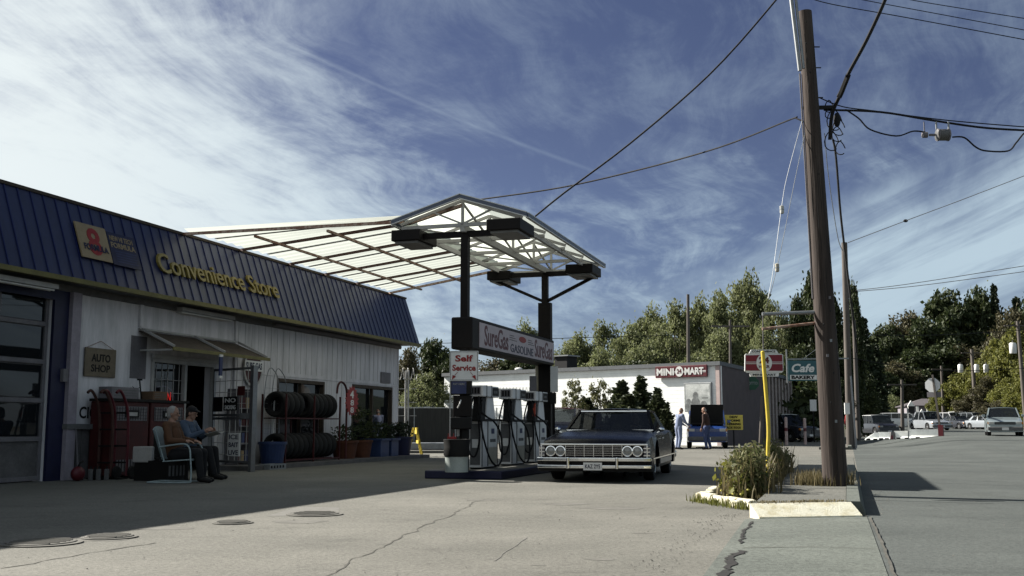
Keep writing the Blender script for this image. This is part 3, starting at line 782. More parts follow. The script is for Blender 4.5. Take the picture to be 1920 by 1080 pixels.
for k in range(4):
    s = 2.62 + k * 1.6; mb.bar((s, 6.75, ZR - .1), (s + 1.5, 6.75, 4.72), .035); 
    mb.bar((s, 5.7, 4.70), (s + 1.55, 6.7, 4.70), .03)
mb.done('diagonal', 'whitesteel', canopy)
for s, thick in ((2.78, 0), (8.36, 1)):
    mb = CB(); mb.sn(s - .07, s + .07, CN - .07, CN + .07, .15, 4.60) if 0 else mb.box(s - .07, s + .07, CN - .07, CN + .07, .15, 4.6)
    if thick: mb.box(s - .09, s + .09, CN - .15, CN + .15, .15, 3.86)
    post = mb.done('post', 'brownsteel', canopy)
    mb = CB(); mb.bar((s - .01, 5.55, 4.55), (s - .01, 8.0, 4.55), .09, .11); mb.done('light_arm', 'brownsteel', canopy)
    if thick:
        for e in (5.45, 8.0):
            mb = CB(); mb.bar((s, CN, 3.88), (s, e, 4.47), .07); mb.done('brace', 'brownsteel', canopy)
    for n0, n1 in ((5.34, 5.92), (7.42, 8.06)):
        mb = CB(); ds = .15 if n0 < 6 else -.35
        if thick: ds += .1
        mb.box(s - .42 + ds, s + .50 + ds, n0, n1, 4.45, 4.66); lb = mb.done('light_box', 'brownsteel', canopy, bevel=.015)
        mb = CB(); mb.box(s - .36 + ds, s + .44 + ds, n0 + .06, n1 - .06, 4.405, 4.449); mb.done('lens', 'lensgrey', lb)
# gas sign between the posts
t = thing('gasoline_sign', 'long gas brand sign in a brown frame hung between canopy posts', 'sign', P(2.70, 6.92, 2.38), ANG); t.scale = (.94, 1, 1)
mb = MB(); mb.box(0, 6.2, .0, .42, 0, .60); mb.build('sign_box', 'brownsteel', t, bevel=.03)
mb = MB(); mb.box(.42, 6.1, -.012, -.001, .06, .53); mb.build('sign_face', mat('sign_face_pink', (.40, .34, .36), .5, var=.08), t)
mb = MB(); mb.text('SureGas', .72, .11, 1.60, .39, -.013, .004, .012); mb.text('SureGas', 4.40, .11, 1.55, .39, -.013, .004, .012); mb.build('lettering', 'maroon', t)
mb = MB(); mb.text('GASOLINE', 2.48, .10, 1.78, .17, -.013, .004, .01); mb.build('lettering', 'navy', t)
mb = MB(); mb.disc(3.4, .41, .27, .065, -.013, .004); mb.build('oval_badge', 'red', t)
mb = MB()
for x0, x1 in ((2.42, 2.95), (3.85, 4.35)):
    for k in range(3): mb.box(x0, x1 - .1 * k, -.016, -.0125, .34 + .045 * k, .355 + .045 * k)
mb.build('small_print', 'greytrim', t)

# ------------------------------------------------------------------ pump island
mb = MB()
isl = [P(2.7, 6.0), P(2.7, 7.5), P(11.8, 7.5), P(11.8, 6.0)]
mb.prism([(p.x, p.y, 0) for p in isl], (0, 0, .15)); o = mb.build('pump_island', 'navy', bevel=.02); struct(o)
mb = MB(); mb.poly([tuple(P(s, n, .154)) for s, n in ((2.8, 6.1), (2.8, 7.4), (11.7, 7.4), (11.7, 6.1))]); struct(mb.build('island_top', 'stain'))
def make_pump():
    t = thing('gas_pump', 'x', 'fuel pump', (0, 0, 0), ANG, 'fuel pumps on the island')
    mb = MB(); mb.box(-.50, .48, -.11, .13, .03, .90); cab = mb.build('cabinet', 'pumpwhite', t, bevel=.012)
    mb = MB(); mb.box(-.46, .44, -.10, .12, 0, .03); mb.build('foot', 'black', t)
    mb = MB(); mb.box(-.62, .56, -.125, .145, .902, .945); mb.build('shelf', 'black', t)
    for x in (-.46, -.12, .465):
        mb = MB(); mb.box(x - .014, x + .014, -.118, -.1105, .05, .9); mb.build('trim_strip', 'black', cab)
    mb = MB(); mb.box(-.07, .42, -.117, -.1105, .42, .86); mb.build('label_panel', 'white', cab)
    mb = MB(); mb.box(-.07, .42, -.117, -.1105, .08, .40); mb.build('lower_panel', 'cream', cab)
    mb = MB(); mb.box(.0, .34, -.121, -.1175, .50, .56); mb.build('label', 'grey', cab)
    mb = MB(); mb.box(.08, .26, -.121, -.1175, .66, .76); mb.build('label', 'bluefade', cab)
    mb = MB(); mb.box(-.507, -.5005, -.09, .11, .08, .85); mb.build('end_panel', 'grey', cab)
    mb = MB(); mb.box(-.511, -.5075, -.05, .07, .40, .56); mb.build('notice', 'white', cab)
    mb = MB(); mb.prism([(-.20, -.10, .946), (.36, -.10, .946), (.24, -.10, 1.36), (-.12, -.10, 1.36)], (0, .20, 0)); mb.build('neck', 'pumpwhite', t)
    mb = MB(); mb.prism([(-.48, -.08, .946), (-.202, -.08, .946), (-.14, -.08, 1.36), (-.40, -.08, 1.36)], (0, .16, 0)); mb.build('nozzle_boot', 'black', t)
    mb = MB(); mb.box(-.52, .46, -.15, .16, 1.361, 1.575); hd = mb.build('display_head', 'pumpwhite', t, bevel=.02)
    mb = MB(); mb.box(.05, .43, -.156, -.1505, 1.39, 1.55); mb.build('screen', 'black', hd)
    mb = MB(); mb.text('0.00', .12, 1.44, .2, .05, -.1565, .002, .0); mb.build('digits', 'galv', hd)
    for x in (-.30, .0):
        mb = MB(); mb.box(x - .014, x + .014, -.155, .165, 1.355, 1.58); mb.build('strap', 'black', hd)
    mb = MB(); mb.box(-.527, -.5205, -.10, .11, 1.40, 1.55); mb.build('keypad', 'greytrim', hd)
    mb = MB()
    for k in range(3): mb.box(-.531, -.5275, -.08 + k * .06, -.04 + k * .06, 1.42, 1.53)
    mb.build('keys', 'black', hd)
    h = [(-.50, -.06, 1.37), (-.56, -.10, 1.05), (-.58, -.18, .6), (-.48, -.27, .22), (-.22, -.32, .06), (.10, -.31, .14), (.26, -.28, .42), (.18, -.25, .72), (-.10, -.22, .90), (-.36, -.19, .97), (-.52, -.12, 1.06)]
    def smooth(p, n=6):
        out = []
        for i in range(len(p) - 1):
            a, b, c, d = [Vector(p[max(0, min(len(p) - 1, j))]) for j in (i - 1, i, i + 1, i + 2)]
            for k in range(n):
                t_ = k / n; out.append(.5 * ((2 * b) + (c - a) * t_ + (2 * a - 5 * b + 4 * c - d) * t_ ** 2 + (3 * b - a - 3 * c + d) * t_ ** 3))
        return out + [Vector(p[-1])]
    mb = MB(); mb.tube(smooth(h), .019, 8); mb.build('hose', 'cable', t, smooth=True)
    mb = MB(); mb.tube(smooth([(-.50, .05, 1.36), (-.60, .12, .9), (-.60, .10, .35), (-.58, -.02, .25), (-.62, -.12, .6), (-.54, -.05, 1.05)]), .017, 8); mb.build('hose', 'cable', t, smooth=True)
    mb = MB(); mb.bar((-.52, -.10, 1.02), (-.49, -.10, 1.24), .045, .06); mb.bar((-.49, -.10, 1.24), (-.41, -.10, 1.30), .03); mb.bar((-.56, -.10, 1.06), (-.55, -.10, 1.2), .012, .03)
    nz = mb.build('nozzle', 'black', t)
    return t, nz
def smoothp(p, n=6):
    out = []
    for i in range(len(p) - 1):
        a, b, c, d = [Vector(p[max(0, min(len(p) - 1, j))]) for j in (i - 1, i, i + 1, i + 2)]
        for k in range(n):
            t_ = k / n; out.append(.5 * ((2 * b) + (c - a) * t_ + (2 * a - 5 * b + 4 * c - d) * t_ ** 2 + (3 * b - a - 3 * c + d) * t_ ** 3))
    return out + [Vector(p[-1])]
pump, nz_ = make_pump()
for i, (s, lab) in enumerate(((3.83, 'white fuel pump nearest the self service sign'), (5.72, 'middle fuel pump of the three on the island'), (7.46, 'fuel pump with an orange red nozzle next to the far canopy post'))):
    t = pump if i == 0 else copy_tree(pump)
    t.location = P(s, 6.78, .155); t['label'] = lab
    if i == 2:
        for ch in t.children:
            if ch.name.startswith('nozzle') and 'boot' not in ch.name: ch.data = ch.data.copy(); ch.data.materials[0] = mat('orange_red', (.42, .05, .02), .5)
# pump toppers and boards by the far post
def topper(name, u0, v0, u1, v1, Y, m, label, thick=.05, legs=None, zb=None, rz=0.):
    a = at(u0, v1, Y); b = at(u1, v0, Y)
    t = thing(name, label, 'sign', (a.x, Y, zb if zb is not None else a.z), rz)
    dz = a.z - (zb if zb is not None else a.z)
    mb = MB(); mb.box(0, b.x - a.x, 0, thick, dz, b.z - a.z + dz); mb.build('board', m, t, bevel=.006)
    if legs:
        mb = MB(); mb.box((b.x - a.x) * .4, (b.x - a.x) * .6, thick * .3, thick * .7, 0, dz); mb.build('stem', legs, t)
    return t, b.x - a.x, b.z - a.z
topper('pump_topper', 993, 705, 1006, 736, 24.1, 'greytrim', 'narrow grey card standing on top of the third pump', .12)
topper('notice_board', 1032, 687, 1046, 735, 25.0, 'white', 'blank white board fixed to the right of the far canopy post', .06, 'brownsteel', .16)
topper('notice_board', 1004, 686, 1012, 735, 25.3, 'cream', 'tall cream board left of the far canopy post', .06, 'brownsteel', .16)
topper('meter_box', 1031, 736, 1043, 757, 24.9, 'black', 'black meter box below the blank white board', .2, 'brownsteel', .16)
# self-service sign
Ys = 19.35
a = at(843, 714, Ys); b = at(897, 658, Ys); w_ = b.x - a.x; h_ = b.z - a.z
t = thing('self_service_sign', 'white board with red Self Service lettering and two arrows', 'sign', (a.x, Ys, .15), 0)
z0 = a.z - .15
mb = MB(); mb.box(0, w_, 0, .03, z0, z0 + h_); mb.build('board', 'white', t)
mb = MB()
for x0, x1, za, zb in ((.012, w_ - .012, .012, .02), (.012, w_ - .012, h_ - .02, h_ - .012), (.012, .02, .02, h_ - .02), (w_ - .02, w_ - .012, .02, h_ - .02)): mb.box(x0, x1, -.004, -.0005, z0 + za, z0 + zb)
mb.build('border', 'grey', t)
mb = MB(); mb.text('Self', w_ * .19, z0 + h_ * .64, w_ * .62, h_ * .22, -.001, .004, .035); mb.text('Service', w_ * .09, z0 + h_ * .33, w_ * .82, h_ * .21, -.001, .004, .035)
mb.build('lettering', 'red', t)
mb = MB()
for s_ in (-1, 1):
    c = w_ / 2; p0 = (c + s_ * w_ * .22, z0 + h_ * .30); p1 = (c + s_ * w_ * .36, z0 + h_ * .13)
    mb.bar((p0[0], -.003, p0[1]), (p1[0], -.003, p1[1]), .016, .006)
    mb.prism([(p1[0] - s_ * .045, -.001, p1[1] + .005), (p1[0] + s_ * .03, -.001, p1[1] - .05), (p1[0] + s_ * .02, -.001, p1[1] + .035)], (0, -.005, 0))
mb.build('arrow', 'red', t)
mb = MB(); mb.box(.0, .02, .031, .05, 0, z0 + h_); mb.build('post', 'whitesteel', t)
# service kiosk
Yk = 19.5
a = at(846, 740, Yk); t = thing('windscreen_service_stand', 'black stand with a blue panel and paper towel box under the self service sign', 'service stand', (a.x, Yk, .155), 0)
def kz(v): return at(860, v, Yk).z - .155
def kx(u): return at(u, 800, Yk).x - a.x
mb = MB(); mb.box(kx(844), kx(884), 0, .3, kz(740), kz(712)); mb.build('head', 'black', t, bevel=.02)
mb = MB(); mb.box(kx(846), kx(874), -.008, -.0005, kz(738), kz(715)); mb.build('blue_panel', 'bluefade', t)
mb = MB(); mb.text('PAY HERE', kx(849), kz(722), kx(871) - kx(849), .035, -.009, .002, .01); mb.build('lettering', 'galv', t)
mb = MB(); mb.box(kx(849), kx(884), .04, .26, kz(781), kz(741)); mb.build('towel_box', 'brownsteel', t, bevel=.01)
mb = MB(); mb.box(kx(844), kx(884), -.03, .28, kz(805), kz(782)); mb.build('squeegee_tray', 'black', t, bevel=.02)
mb = MB(); mb.box(kx(866), kx(878), .1, .22, 0, kz(806)); mb.build('pedestal', 'black', t)
mb = MB(); mb.tube([(kx(858), 0, kz(765)), (kx(862), -.05, kz(757)), (kx(864), -.02, kz(750))], .012); mb.build('paper_sheet', 'white', t)
# waste bin
Yb = 19.1
a = at(856, 880, Yb); t = thing('waste_bin', 'white drum bin lined with a black bag at the end of the island', 'bin', (a.x, Yb + .02, .155), 0)
mb = MB(); mb.lathe([(.205, 0), (.205, .30), (.21, .31)], seg=28); mb.build('drum', mat('bin_white', (.36, .40, .38), .5, var=.12), t, smooth=True)
mb = MB(); mb.lathe([(.215, .27), (.235, .31), (.225, .44), (.24, .57), (.225, .575), (.20, .5)], seg=28); mb.build('bag', 'black', t, smooth=True)
t = thing('red_caddy', 'small red caddy resting on the rim of the drum bin', 'caddy', (at(846, 820, 19.3).x, 19.32, .73), 0)
mb = MB(); mb.box(-.07, .09, -.05, .05, 0, .04); mb.build('tray', 'red', t)
mb = MB(); mb.box(-.06, -.05, -.01, .01, .04, .10); mb.box(.04, .05, -.01, .01, .04, .10); mb.build('handle', 'red', t)
a = at(862, 818, 19.65); t = thing('poster_holder', 'small white notice with black lines behind the bin', 'notice', (a.x, 19.9, .155), 0)
z_ = at(862, 818, 19.9).z - .155
mb = MB(); mb.box(-.07, .09, 0, .02, z_, z_ + .18); mb.build('board', 'white', t)
mb = MB(); mb.box(-.01, .01, .021, .03, 0, z_ + .1); mb.build('stem', 'black', t)

# ------------------------------------------------------------------ goods and gear along the store wall
t = thing('red_merchandiser', 'worn red double cabinet with two lit windows standing against the wall', 'cabinet', P(.78, .10), ANG)
for i, x in enumerate((0, 1.16)):
    mb = MB(); mb.box(x, x + 1.10, -.48, 0, .05, 1.42); c_ = mb.build('cabinet', 'darkred', t, bevel=.02)
    mb = MB(); mb.box(x + .10, x + 1.02, -.492, -.481, 1.06, 1.33); mb.build('window', 'greytrim', c_)
    mb = MB()
    for k in range(12): mb.box(x + .12 + k * .078, x + .126 + k * .078, -.498, -.493, 1.07, 1.32)
    for k in range(4): mb.box(x + .10, x + 1.02, -.502, -.4985, 1.10 + k * .06, 1.105 + k * .06)
    mb.build('wire_grille', 'black', c_)
    mb = MB(); mb.box(x + .36, x + .76, -.51, -.5025, 1.12, 1.26); mb.build('device', 'black', c_)
    mb = MB(); mb.box(x + .42, x + .70, -.515, -.5105, 1.15, 1.22); mb.build('device_face', 'whitesteel', c_)
    mb = MB(); mb.box(x + .12, x + .95, -.492, -.481, .12, .34); mb.build('lower_vent', 'greytrim', c_)
    mb = MB()
    for k in range(10): mb.box(x + .14 + k * .085, x + .16 + k * .085, -.498, -.493, .12, .34)
    mb.build('vent_slot', 'black', c_)
mb = MB(); mb.box(-.02, 2.38, -.51, .02, 1.421, 1.47); mb.build('top', 'black', t)
def onbox(name, label, cat, s, n, z, dims, m, extra=None):
    t = thing(name, label, cat, P(s, n, z), ANG)
    x, y, h = dims; mb = MB(); mb.box(0, x, -y, 0, 0, h); mb.build('body', m, t, bevel=.01)
    if extra: extra(t, x, y, h)
    return t
def lines(t, x, y, h):
    mb = MB()
    for k in range(3): mb.box(x * .1, x * .9, -y - .004, -y - .0005, h * (.25 + .22 * k), h * (.32 + .22 * k))
    mb.build('printed_lines', 'grey', t)
onbox('storage_box', 'pale grey box with faded print on the left of the red cabinet', 'box', .85, .2, 1.471, (.80, .3, .22), 'greytrim', lines)
onbox('cardboard_box', 'brown cardboard box on the right half of the red cabinet', 'box', 2.1, .2, 1.471, (.46, .3, .17), 'card', lines)
t = thing('potted_cactus', 'small dark spiky plant between the two boxes', 'plant', P(1.8, .3, 1.471), ANG)
mb = MB(); mb.lathe([(.05, 0), (.07, .08)]); mb.build('pot', 'black', t)
mb = MB()
for k in range(12):
    a = k * 2.4; mb.tube([(0, 0, .07), (.05 * math.cos(a), .05 * math.sin(a), .12 + .01 * k), (.10 * math.cos(a), .1 * math.sin(a), .13 + .012 * k)], [.012, .01, .003], 5)
mb.build('leaf', 'leafK', t)
t = thing('squeegee', 'dark squeegee handle leaning up behind the cardboard box', 'tool', P(2.02, .25, 1.471), ANG)
mb = MB(); mb.bar((.05, 0, 0), (-.03, 0, .38), .02); mb.build('handle', 'black', t)
mb = MB(); mb.box(-.09, .03, -.02, .02, .38, .41); mb.build('blade', 'rubber', t)
for k, (s, n, lab) in enumerate(((.62, .55, 'leftmost dark hand truck with a curved handle by the corner post'), (.80, .75, 'dark hand truck against the left side of the red cabinet'))):
    t = thing('hand_truck', lab, 'hand truck', P(s, n), ANG, 'hand trucks by the red cabinet')
    for y in (-.14, .14):
        mb = MB(); mb.tube(smoothp([(-.32, y, 1.56), (-.22, y, 1.60), (-.08, y, 1.45), (.02, y, 1.22), (.06, y, .8), (.06, y, .06)]), .026, 8); mb.build('rail', 'maroon' if k else 'darkrust', t, smooth=True)
    for z in (.3, .6, .9, 1.2): mb = MB(); mb.bar((.05, -.14, z), (.05, .14, z), .03); mb.build('rung', 'black', t)
    mb = MB(); mb.box(-.2, .06, -.18, .18, 0.01, .03); mb.build('toe_plate', 'black', t)
    for y in (-.2, .2):
        mb = MB(); mb.lathe([(.1, -.025), (.12, -.015), (.12, .015), (.1, .025)], (.14, y, .12), 'y'); mb.build('wheel', 'rubber', t)
def crate(s, n, dims, m, label, name='crate', fill=True):
    t = thing(name, label, 'crate', P(s, n), ANG); x, y, h = dims
    mb = MB(); mb.box(0, x, -y, -y + .02, 0, h); mb.box(0, x, -.02, 0, 0, h); mb.box(0, .02, -y + .02, -.02, 0, h); mb.box(x - .02, x, -y + .02, -.02, 0, h); mb.box(.02, x - .02, -y + .02, -.02, 0.005, .03)
    mb.build('shell', m, t)
    mb = MB()
    for k in range(5): mb.box(.04 + k * (x - .08) / 5, .02 + (k + .7) * (x - .08) / 5, -y - .004, -y - .0005, h * .25, h * .75)
    mb.build('slot', 'black' if m != 'black' else 'grey', t)
    if fill:
        mb = MB()
        for k in range(4): mb.lathe([(.05, .03), (.05, h * .9), (.02, h * 1.1), (.02, h * 1.2)], (.08 + k * (x - .16) / 3, -y * .5, 0), seg=10)
        mb.build('bottle', 'rubber', t)
crate(.30, 1.75, (.62, .40, .36), 'black', 'black plastic crate of dark bottles in front of the red cabinet')
crate(5.35, .95, (.72, .3, .12), 'galv', 'pale low tray on the store walkway beside the blue tub', 'tray', False)
t = thing('jerry_can', 'red petrol can on the ground left of the red cabinet', 'can', P(-.02, .55), ANG)
mb = MB(); mb.ell((.0, 0, .13), .15, .10, .13); mb.build('body', 'maroon', t, smooth=True)
mb = MB(); mb.tube([(0, 0, .25), (.05, 0, .32), (.12, 0, .34)], .018); mb.build('spout', 'black', t)
for k in range(3):
    t = thing('oil_bottle', ['pale oil bottle nearest the red petrol can', 'pale oil bottle between two others by the petrol can', 'pale oil bottle nearest the hand trucks'][k], 'bottle', P(.22 + k * .09, .62 + .1 * k), ANG, 'oil bottles by the petrol can')
    mb = MB(); mb.box(-.025, .025, -.04, .04, 0, .2); mb.build('body', 'grey', t, bevel=.01)
    mb = MB(); mb.lathe([(.015, .2), (.015, .25)], seg=8); mb.build('cap', 'black', t)
for k, (sx, nx, lab) in enumerate(((.28, .16, 'left of two thin poles leaning on the plinth'), (.85, .16, 'right of two thin poles leaning on the plinth'))):
    t = thing('broom', lab, 'broom', P(sx, nx + .15), ANG, 'poles leaning on the plinth')
    mb = MB(); mb.bar((0, 0, .08), (.03, .12, .92), .02); mb.build('handle', 'greytrim', t)
    mb = MB(); mb.box(-.1, .1, -.03, .03, 0, .08); mb.build('head', 'dark', t)
# tyre rack
t = thing('tyre_rack', 'two tier red steel tyre rack in front of the shop window', 'rack', P(6.65, .55, .10), ANG)
mb = MB()
for x in (0, 1.4, 2.8):
    for y in (-.34, .30): mb.bar((x, y, 0), (x, y, 1.62), .035)
for z in (.06, 1.05):
    for y in (-.34, .30, -.12, .10): mb.bar((0, y, z), (2.8, y, z), .03)
mb.build('frame', 'darkred', t)
mb = MB(); mb.tube(smoothp([(2.45, -.42, 1.70), (2.5, -.42, 1.90), (2.68, -.42, 2.0), (2.95, -.42, 1.88), (3.02, -.42, 1.5), (3.02, -.42, .02)]), .028, 8); mb.build('curved_handle', 'darkred', t, smooth=True)
def make_tyre():
    mb = MB(); R_, r_, w_ = .31, .19, .10
    mb.lathe([(r_, -w_ * .75), (r_ + .03, -w_), (R_ - .04, -w_ * 1.05), (R_ - .01, -w_ * .8), (R_, -w_ * .4), (R_, w_ * .4), (R_ - .01, w_ * .8), (R_ - .04, w_ * 1.05), (r_ + .03, w_), (r_, w_ * .75), (r_ - .015, 0), (r_, -w_ * .75)], (0, 0, R_), 'x', 26)
    mb.f = mb.f[:-2]
    return mb.build('tyre', 'rubber', smooth=True)
ty0 = make_tyre(); first = True
for row, z in ((0, .18), (1, 1.17)):
    for k in range(11):
        if row == 1 and k in (4,): continue
        o = ty0 if first else ty0.copy()
        if not first: col.objects.link(o)
        first = False
        nm_ = ['first', 'second', 'third', 'fourth', 'fifth', 'sixth', 'seventh', 'eighth', 'ninth', 'tenth', 'farthest'][k]
        tag(o, f'black tyre, {nm_} from the near end of the {"top" if row else "bottom"} shelf of the rack', 'tyre', 'tyres on the rack')
        o.location = P(6.80 + k * .25, .55, z); o.rotation_euler = (random.uniform(0, 3), 0, ANG + random.uniform(-.06, .06)); 
        o.rotation_euler = (0, 0, ANG + random.uniform(-.06, .06))
t = thing('starburst_sign', 'red starburst price card reading 4 fixed to the curved rack handle', 'sign', P(9.78, 1.06, 1.62), ANG)
mb = MB(); pts = []
for k in range(36): r = .40 if k % 2 else .31; a = 2 * math.pi * k / 36; pts.append((r * math.cos(a), 0, r * math.sin(a)))
mb.prism(pts, (0, -.015, 0)); mb.build('card', 'red', t)
mb = MB(); mb.text('4', -.13, .07, .22, .2, -.016, .003, .03); mb.text('8', -.1, -.12, .2, .15, -.016, .003, .02); mb.text('8', -.1, -.31, .2, .15, -.016, .003, .02); mb.build('lettering', 'white', t)
# planters and tubs
def leafy(c, r, h, n, size, seed, up=.5):
    rr = np.random.default_rng(seed); mb = MB()
    for k in range(n):
        a = rr.uniform(0, 6.28); q = r * math.sqrt(rr.uniform()); z = h * rr.uniform()
        p = Vector((c[0] + q * math.cos(a), c[1] + q * math.sin(a), c[2] + z))
        d = Vector(rr.normal(size=3)); d.z = abs(d.z) * up; d.normalize(); e = d.orthogonal().normalized(); e = Matrix.Rotation(rr.uniform(0, 6.28), 3, d) @ e
        L_ = size * rr.uniform(.6, 1.4); mb.add([p - e * L_ * .18, p + d * L_ * .5 + e * L_ * .22, p + d * L_, p + d * L_ * .5 - e * L_ * .22], [(0, 1, 2, 3)])
    return mb
def tub(name, label, s, n, r, h, m, plant, pm, square=False, leafh=.4):
    t = thing(name, label, 'planter', P(s, n, .102), ANG)
    mb = MB()
    if square: mb.prism([(-r * .85, -r * .85, 0), (r * .85, -r * .85, 0), (r * .85, r * .85, 0), (-r * .85, r * .85, 0)], (0, 0, h)); mb.box(-r, r, -r, r, h - .05, h + .01)
    else: mb.lathe([(r * .78, 0), (r * .97, h - .06), (r * 1.05, h - .06), (r * 1.05, h), (r * .9, h), (r * .88, h - .03)], seg=24)
    mb.build('pot', m, t, bevel=.006 if square else 0)
    if plant:
        leafy((0, 0, h - .05), r * .9, leafh, plant, .10, int(s * 100), .8).build('plant', pm, t)
tub('terracotta_planter', 'left terracotta planter under the second shop window', 10.45, .55, .36, .48, 'terra', 260, 'leafB')
tub('terracotta_planter', 'right terracotta planter with tall stems next to the blue tubs', 11.45, .55, .33, .48, 'terra', 420, 'leafB', leafh=.9)
tub('blue_tub', 'pale blue tub right beside the terracotta planter', 12.45, .55, .34, .50, 'blue', 320, 'leafB', True, .5)
tub('blue_tub', 'pale blue tub with a white sticker in the middle of the row', 13.25, .55, .30, .50, 'blue', 300, 'leafK', True, .45)
tub('dark_blue_barrel', 'tall dark blue barrel at the end of the planter row', 14.25, .55, .36, .55, 'navy', 500, 'leafK', False, .45)
tub('blue_tub', 'blue plastic tub standing left of the tyre rack', 6.35, .72, .32, .50, 'blue', 0, 'leafB')
t = thing('wire_stand', 'tall arched wire net stand behind the blue tub', 'stand', P(6.9, .25, .102), ANG)
for off in (0, .35):
    mb = MB(); mb.tube(smoothp([(-.35 + off, -.1, 0), (-.35 + off, -.1, 1.5), (-.2 + off, -.1, 2.15), (.05 + off, -.1, 2.2), (.35 + off, -.1, 1.75), (.38 + off, -.1, 0)]), .012, 6); mb.build('hoop', 'galv', t)
mb = MB()
for k in range(14): mb.bar((-.3, -.1, .2 + k * .12), (.35, -.1, .2 + k * .12), .006)
mb.build('wire_mesh', 'galv', t)
mb = MB(); mb.bar((-.1, -.2, .1), (.1, -.12, 1.55), .025); mb.build('pole', 'white', t)
t = thing('merchandise_rack', 'narrow rack of red and dark packets behind the gate post', 'rack', P(5.35, .12, .102), ANG)
mb = MB()
for z in (.05, .45, .85, 1.25): mb.box(0, .5, -.3, 0, z, z + .02)
for x in (0, .48): mb.box(x, x + .02, -.31, .01, 0, 1.7)
mb.build('frame', 'greytrim', t)
for k, z in enumerate((.07, .47, .87, 1.27)):
    for j in range(3):
        mb = MB(); mb.box(.04 + j * .15, .16 + j * .15, -.28, -.06, z + .001, z + .24); mb.build('packet', ['darkred', 'tan', 'bluefade', 'darkred'][(k + j) % 4], t)
t = thing('road_barricade', 'weathered yellow wooden barricade standing past the end of the store', 'barricade', P(15.9, .35), ANG + .5)
for x in (0, .42):
    for y in (-.16, .16):
        mb = MB(); mb.bar((x, y * 1.5, 0), (x, y * .2, .92), .045); mb.build('leg', 'yellow', t)
mb = MB(); mb.box(-.1, .55, -.07, -.03, .72, .92); mb.box(-.1, .55, -.12, -.08, .42, .52); mb.build('board', 'yellow', t)

# ------------------------------------------------------------------ cars
def lerp_pts(pts, x):
    if x <= pts[0][0]: return pts[0][1]
    for (a, b), (c, d) in zip(pts[:-1], pts[1:]):
        if x <= c: t = (x - a) / (c - a); return b + (d - b) * t
    return pts[-1][1]
def car_shell(sp):
    """closed outer skin of the body: x forward, y left, z up; wheel arches cut by lifting the lower edge"""
    L2 = sp['L'] / 2; ax = sp['axles']; Rw = sp['wr'] * sp.get('arch', 1.18); xs_ = set()
    n = 26
    for k in range(n + 1): xs_.add(round(-L2 + sp['L'] * k / n, 4))
    for a in ax:
        for k in range(13): xs_.add(round(a + Rw * math.cos(math.pi * k / 12), 4))
        xs_.add(round(a - Rw - .004, 4)); xs_.add(round(a + Rw + .004, 4))
    for p in sp['top']: xs_.add(round(p[0], 4))
    xs_ = sorted(x for x in xs_ if -L2 <= x <= L2)
    mb = MB(); rows = None
    for x in xs_:
        w = sp['W'] / 2 * lerp_pts(sp['plan'], x); zt = lerp_pts(sp['top'], x); zs = lerp_pts(sp['shoulder'], x); zb = sp['zb']
        for a in ax:
            d = abs(x - a)
            if d < Rw: zb = max(zb, sp['wr'] + math.sqrt(Rw * Rw - d * d))
        zb = min(zb, zs - .06); zc = max(zb + .01, sp['crease'])
        zc = min(zc, zs - .04)
        half = [(w - .10, zb), (w - .02, zb + .005), (w - .005, zb + (zc - zb) * .5), (w, zc), (w - .015, (zc + zs) / 2), (w - .05, zs), (w - .14, zs + (zt - zs) * .55), (w * .72, zt - .012), (w * .36, zt - .002), (0, zt)]
        ring = half + [(-y, z) for y, z in half[-2::-1]]; rows = len(ring)
        mb.v += [(x, y, z) for y, z in ring]
    m = len(xs_)
    for i in range(m - 1):
        for j in range(rows - 1): a = i * rows + j; mb.f.append((a, a + 1, a + rows + 1, a + rows))
    mb.f.append(tuple(range(rows))); mb.f.append(tuple((m - 1) * rows + j for j in range(rows))[::-1])
    return mb
def wheel(parent, x, y, r, w, rim='chrome', side=1, name='wheel'):
    mb = MB(); h = w / 2
    mb.lathe([(r * .62, -h * .9), (r * .72, -h), (r * .95, -h * .9), (r, -h * .6), (r, h * .6), (r * .95, h * .9), (r * .72, h), (r * .62, h * .9)], (x, y, r), 'y', 28)
    ty = mb.build(name, 'rubber', parent, smooth=True)
    mb = MB(); o = side * h
    mb.lathe([(r * .62, o * .7), (r * .60, o * .92), (r * .5, o * .80), (r * .30, o * .82), (r * .26, o * 1.0), (r * .02, o * 1.05)] if side > 0 else
             [(r * .62, o * .7), (r * .60, o * .92), (r * .5, o * .80), (r * .30, o * .82), (r * .26, o * 1.0), (r * .02, o * 1.05)], (x, y, r), 'y', 24)
    mb.build('rim', rim, ty, smooth=True)
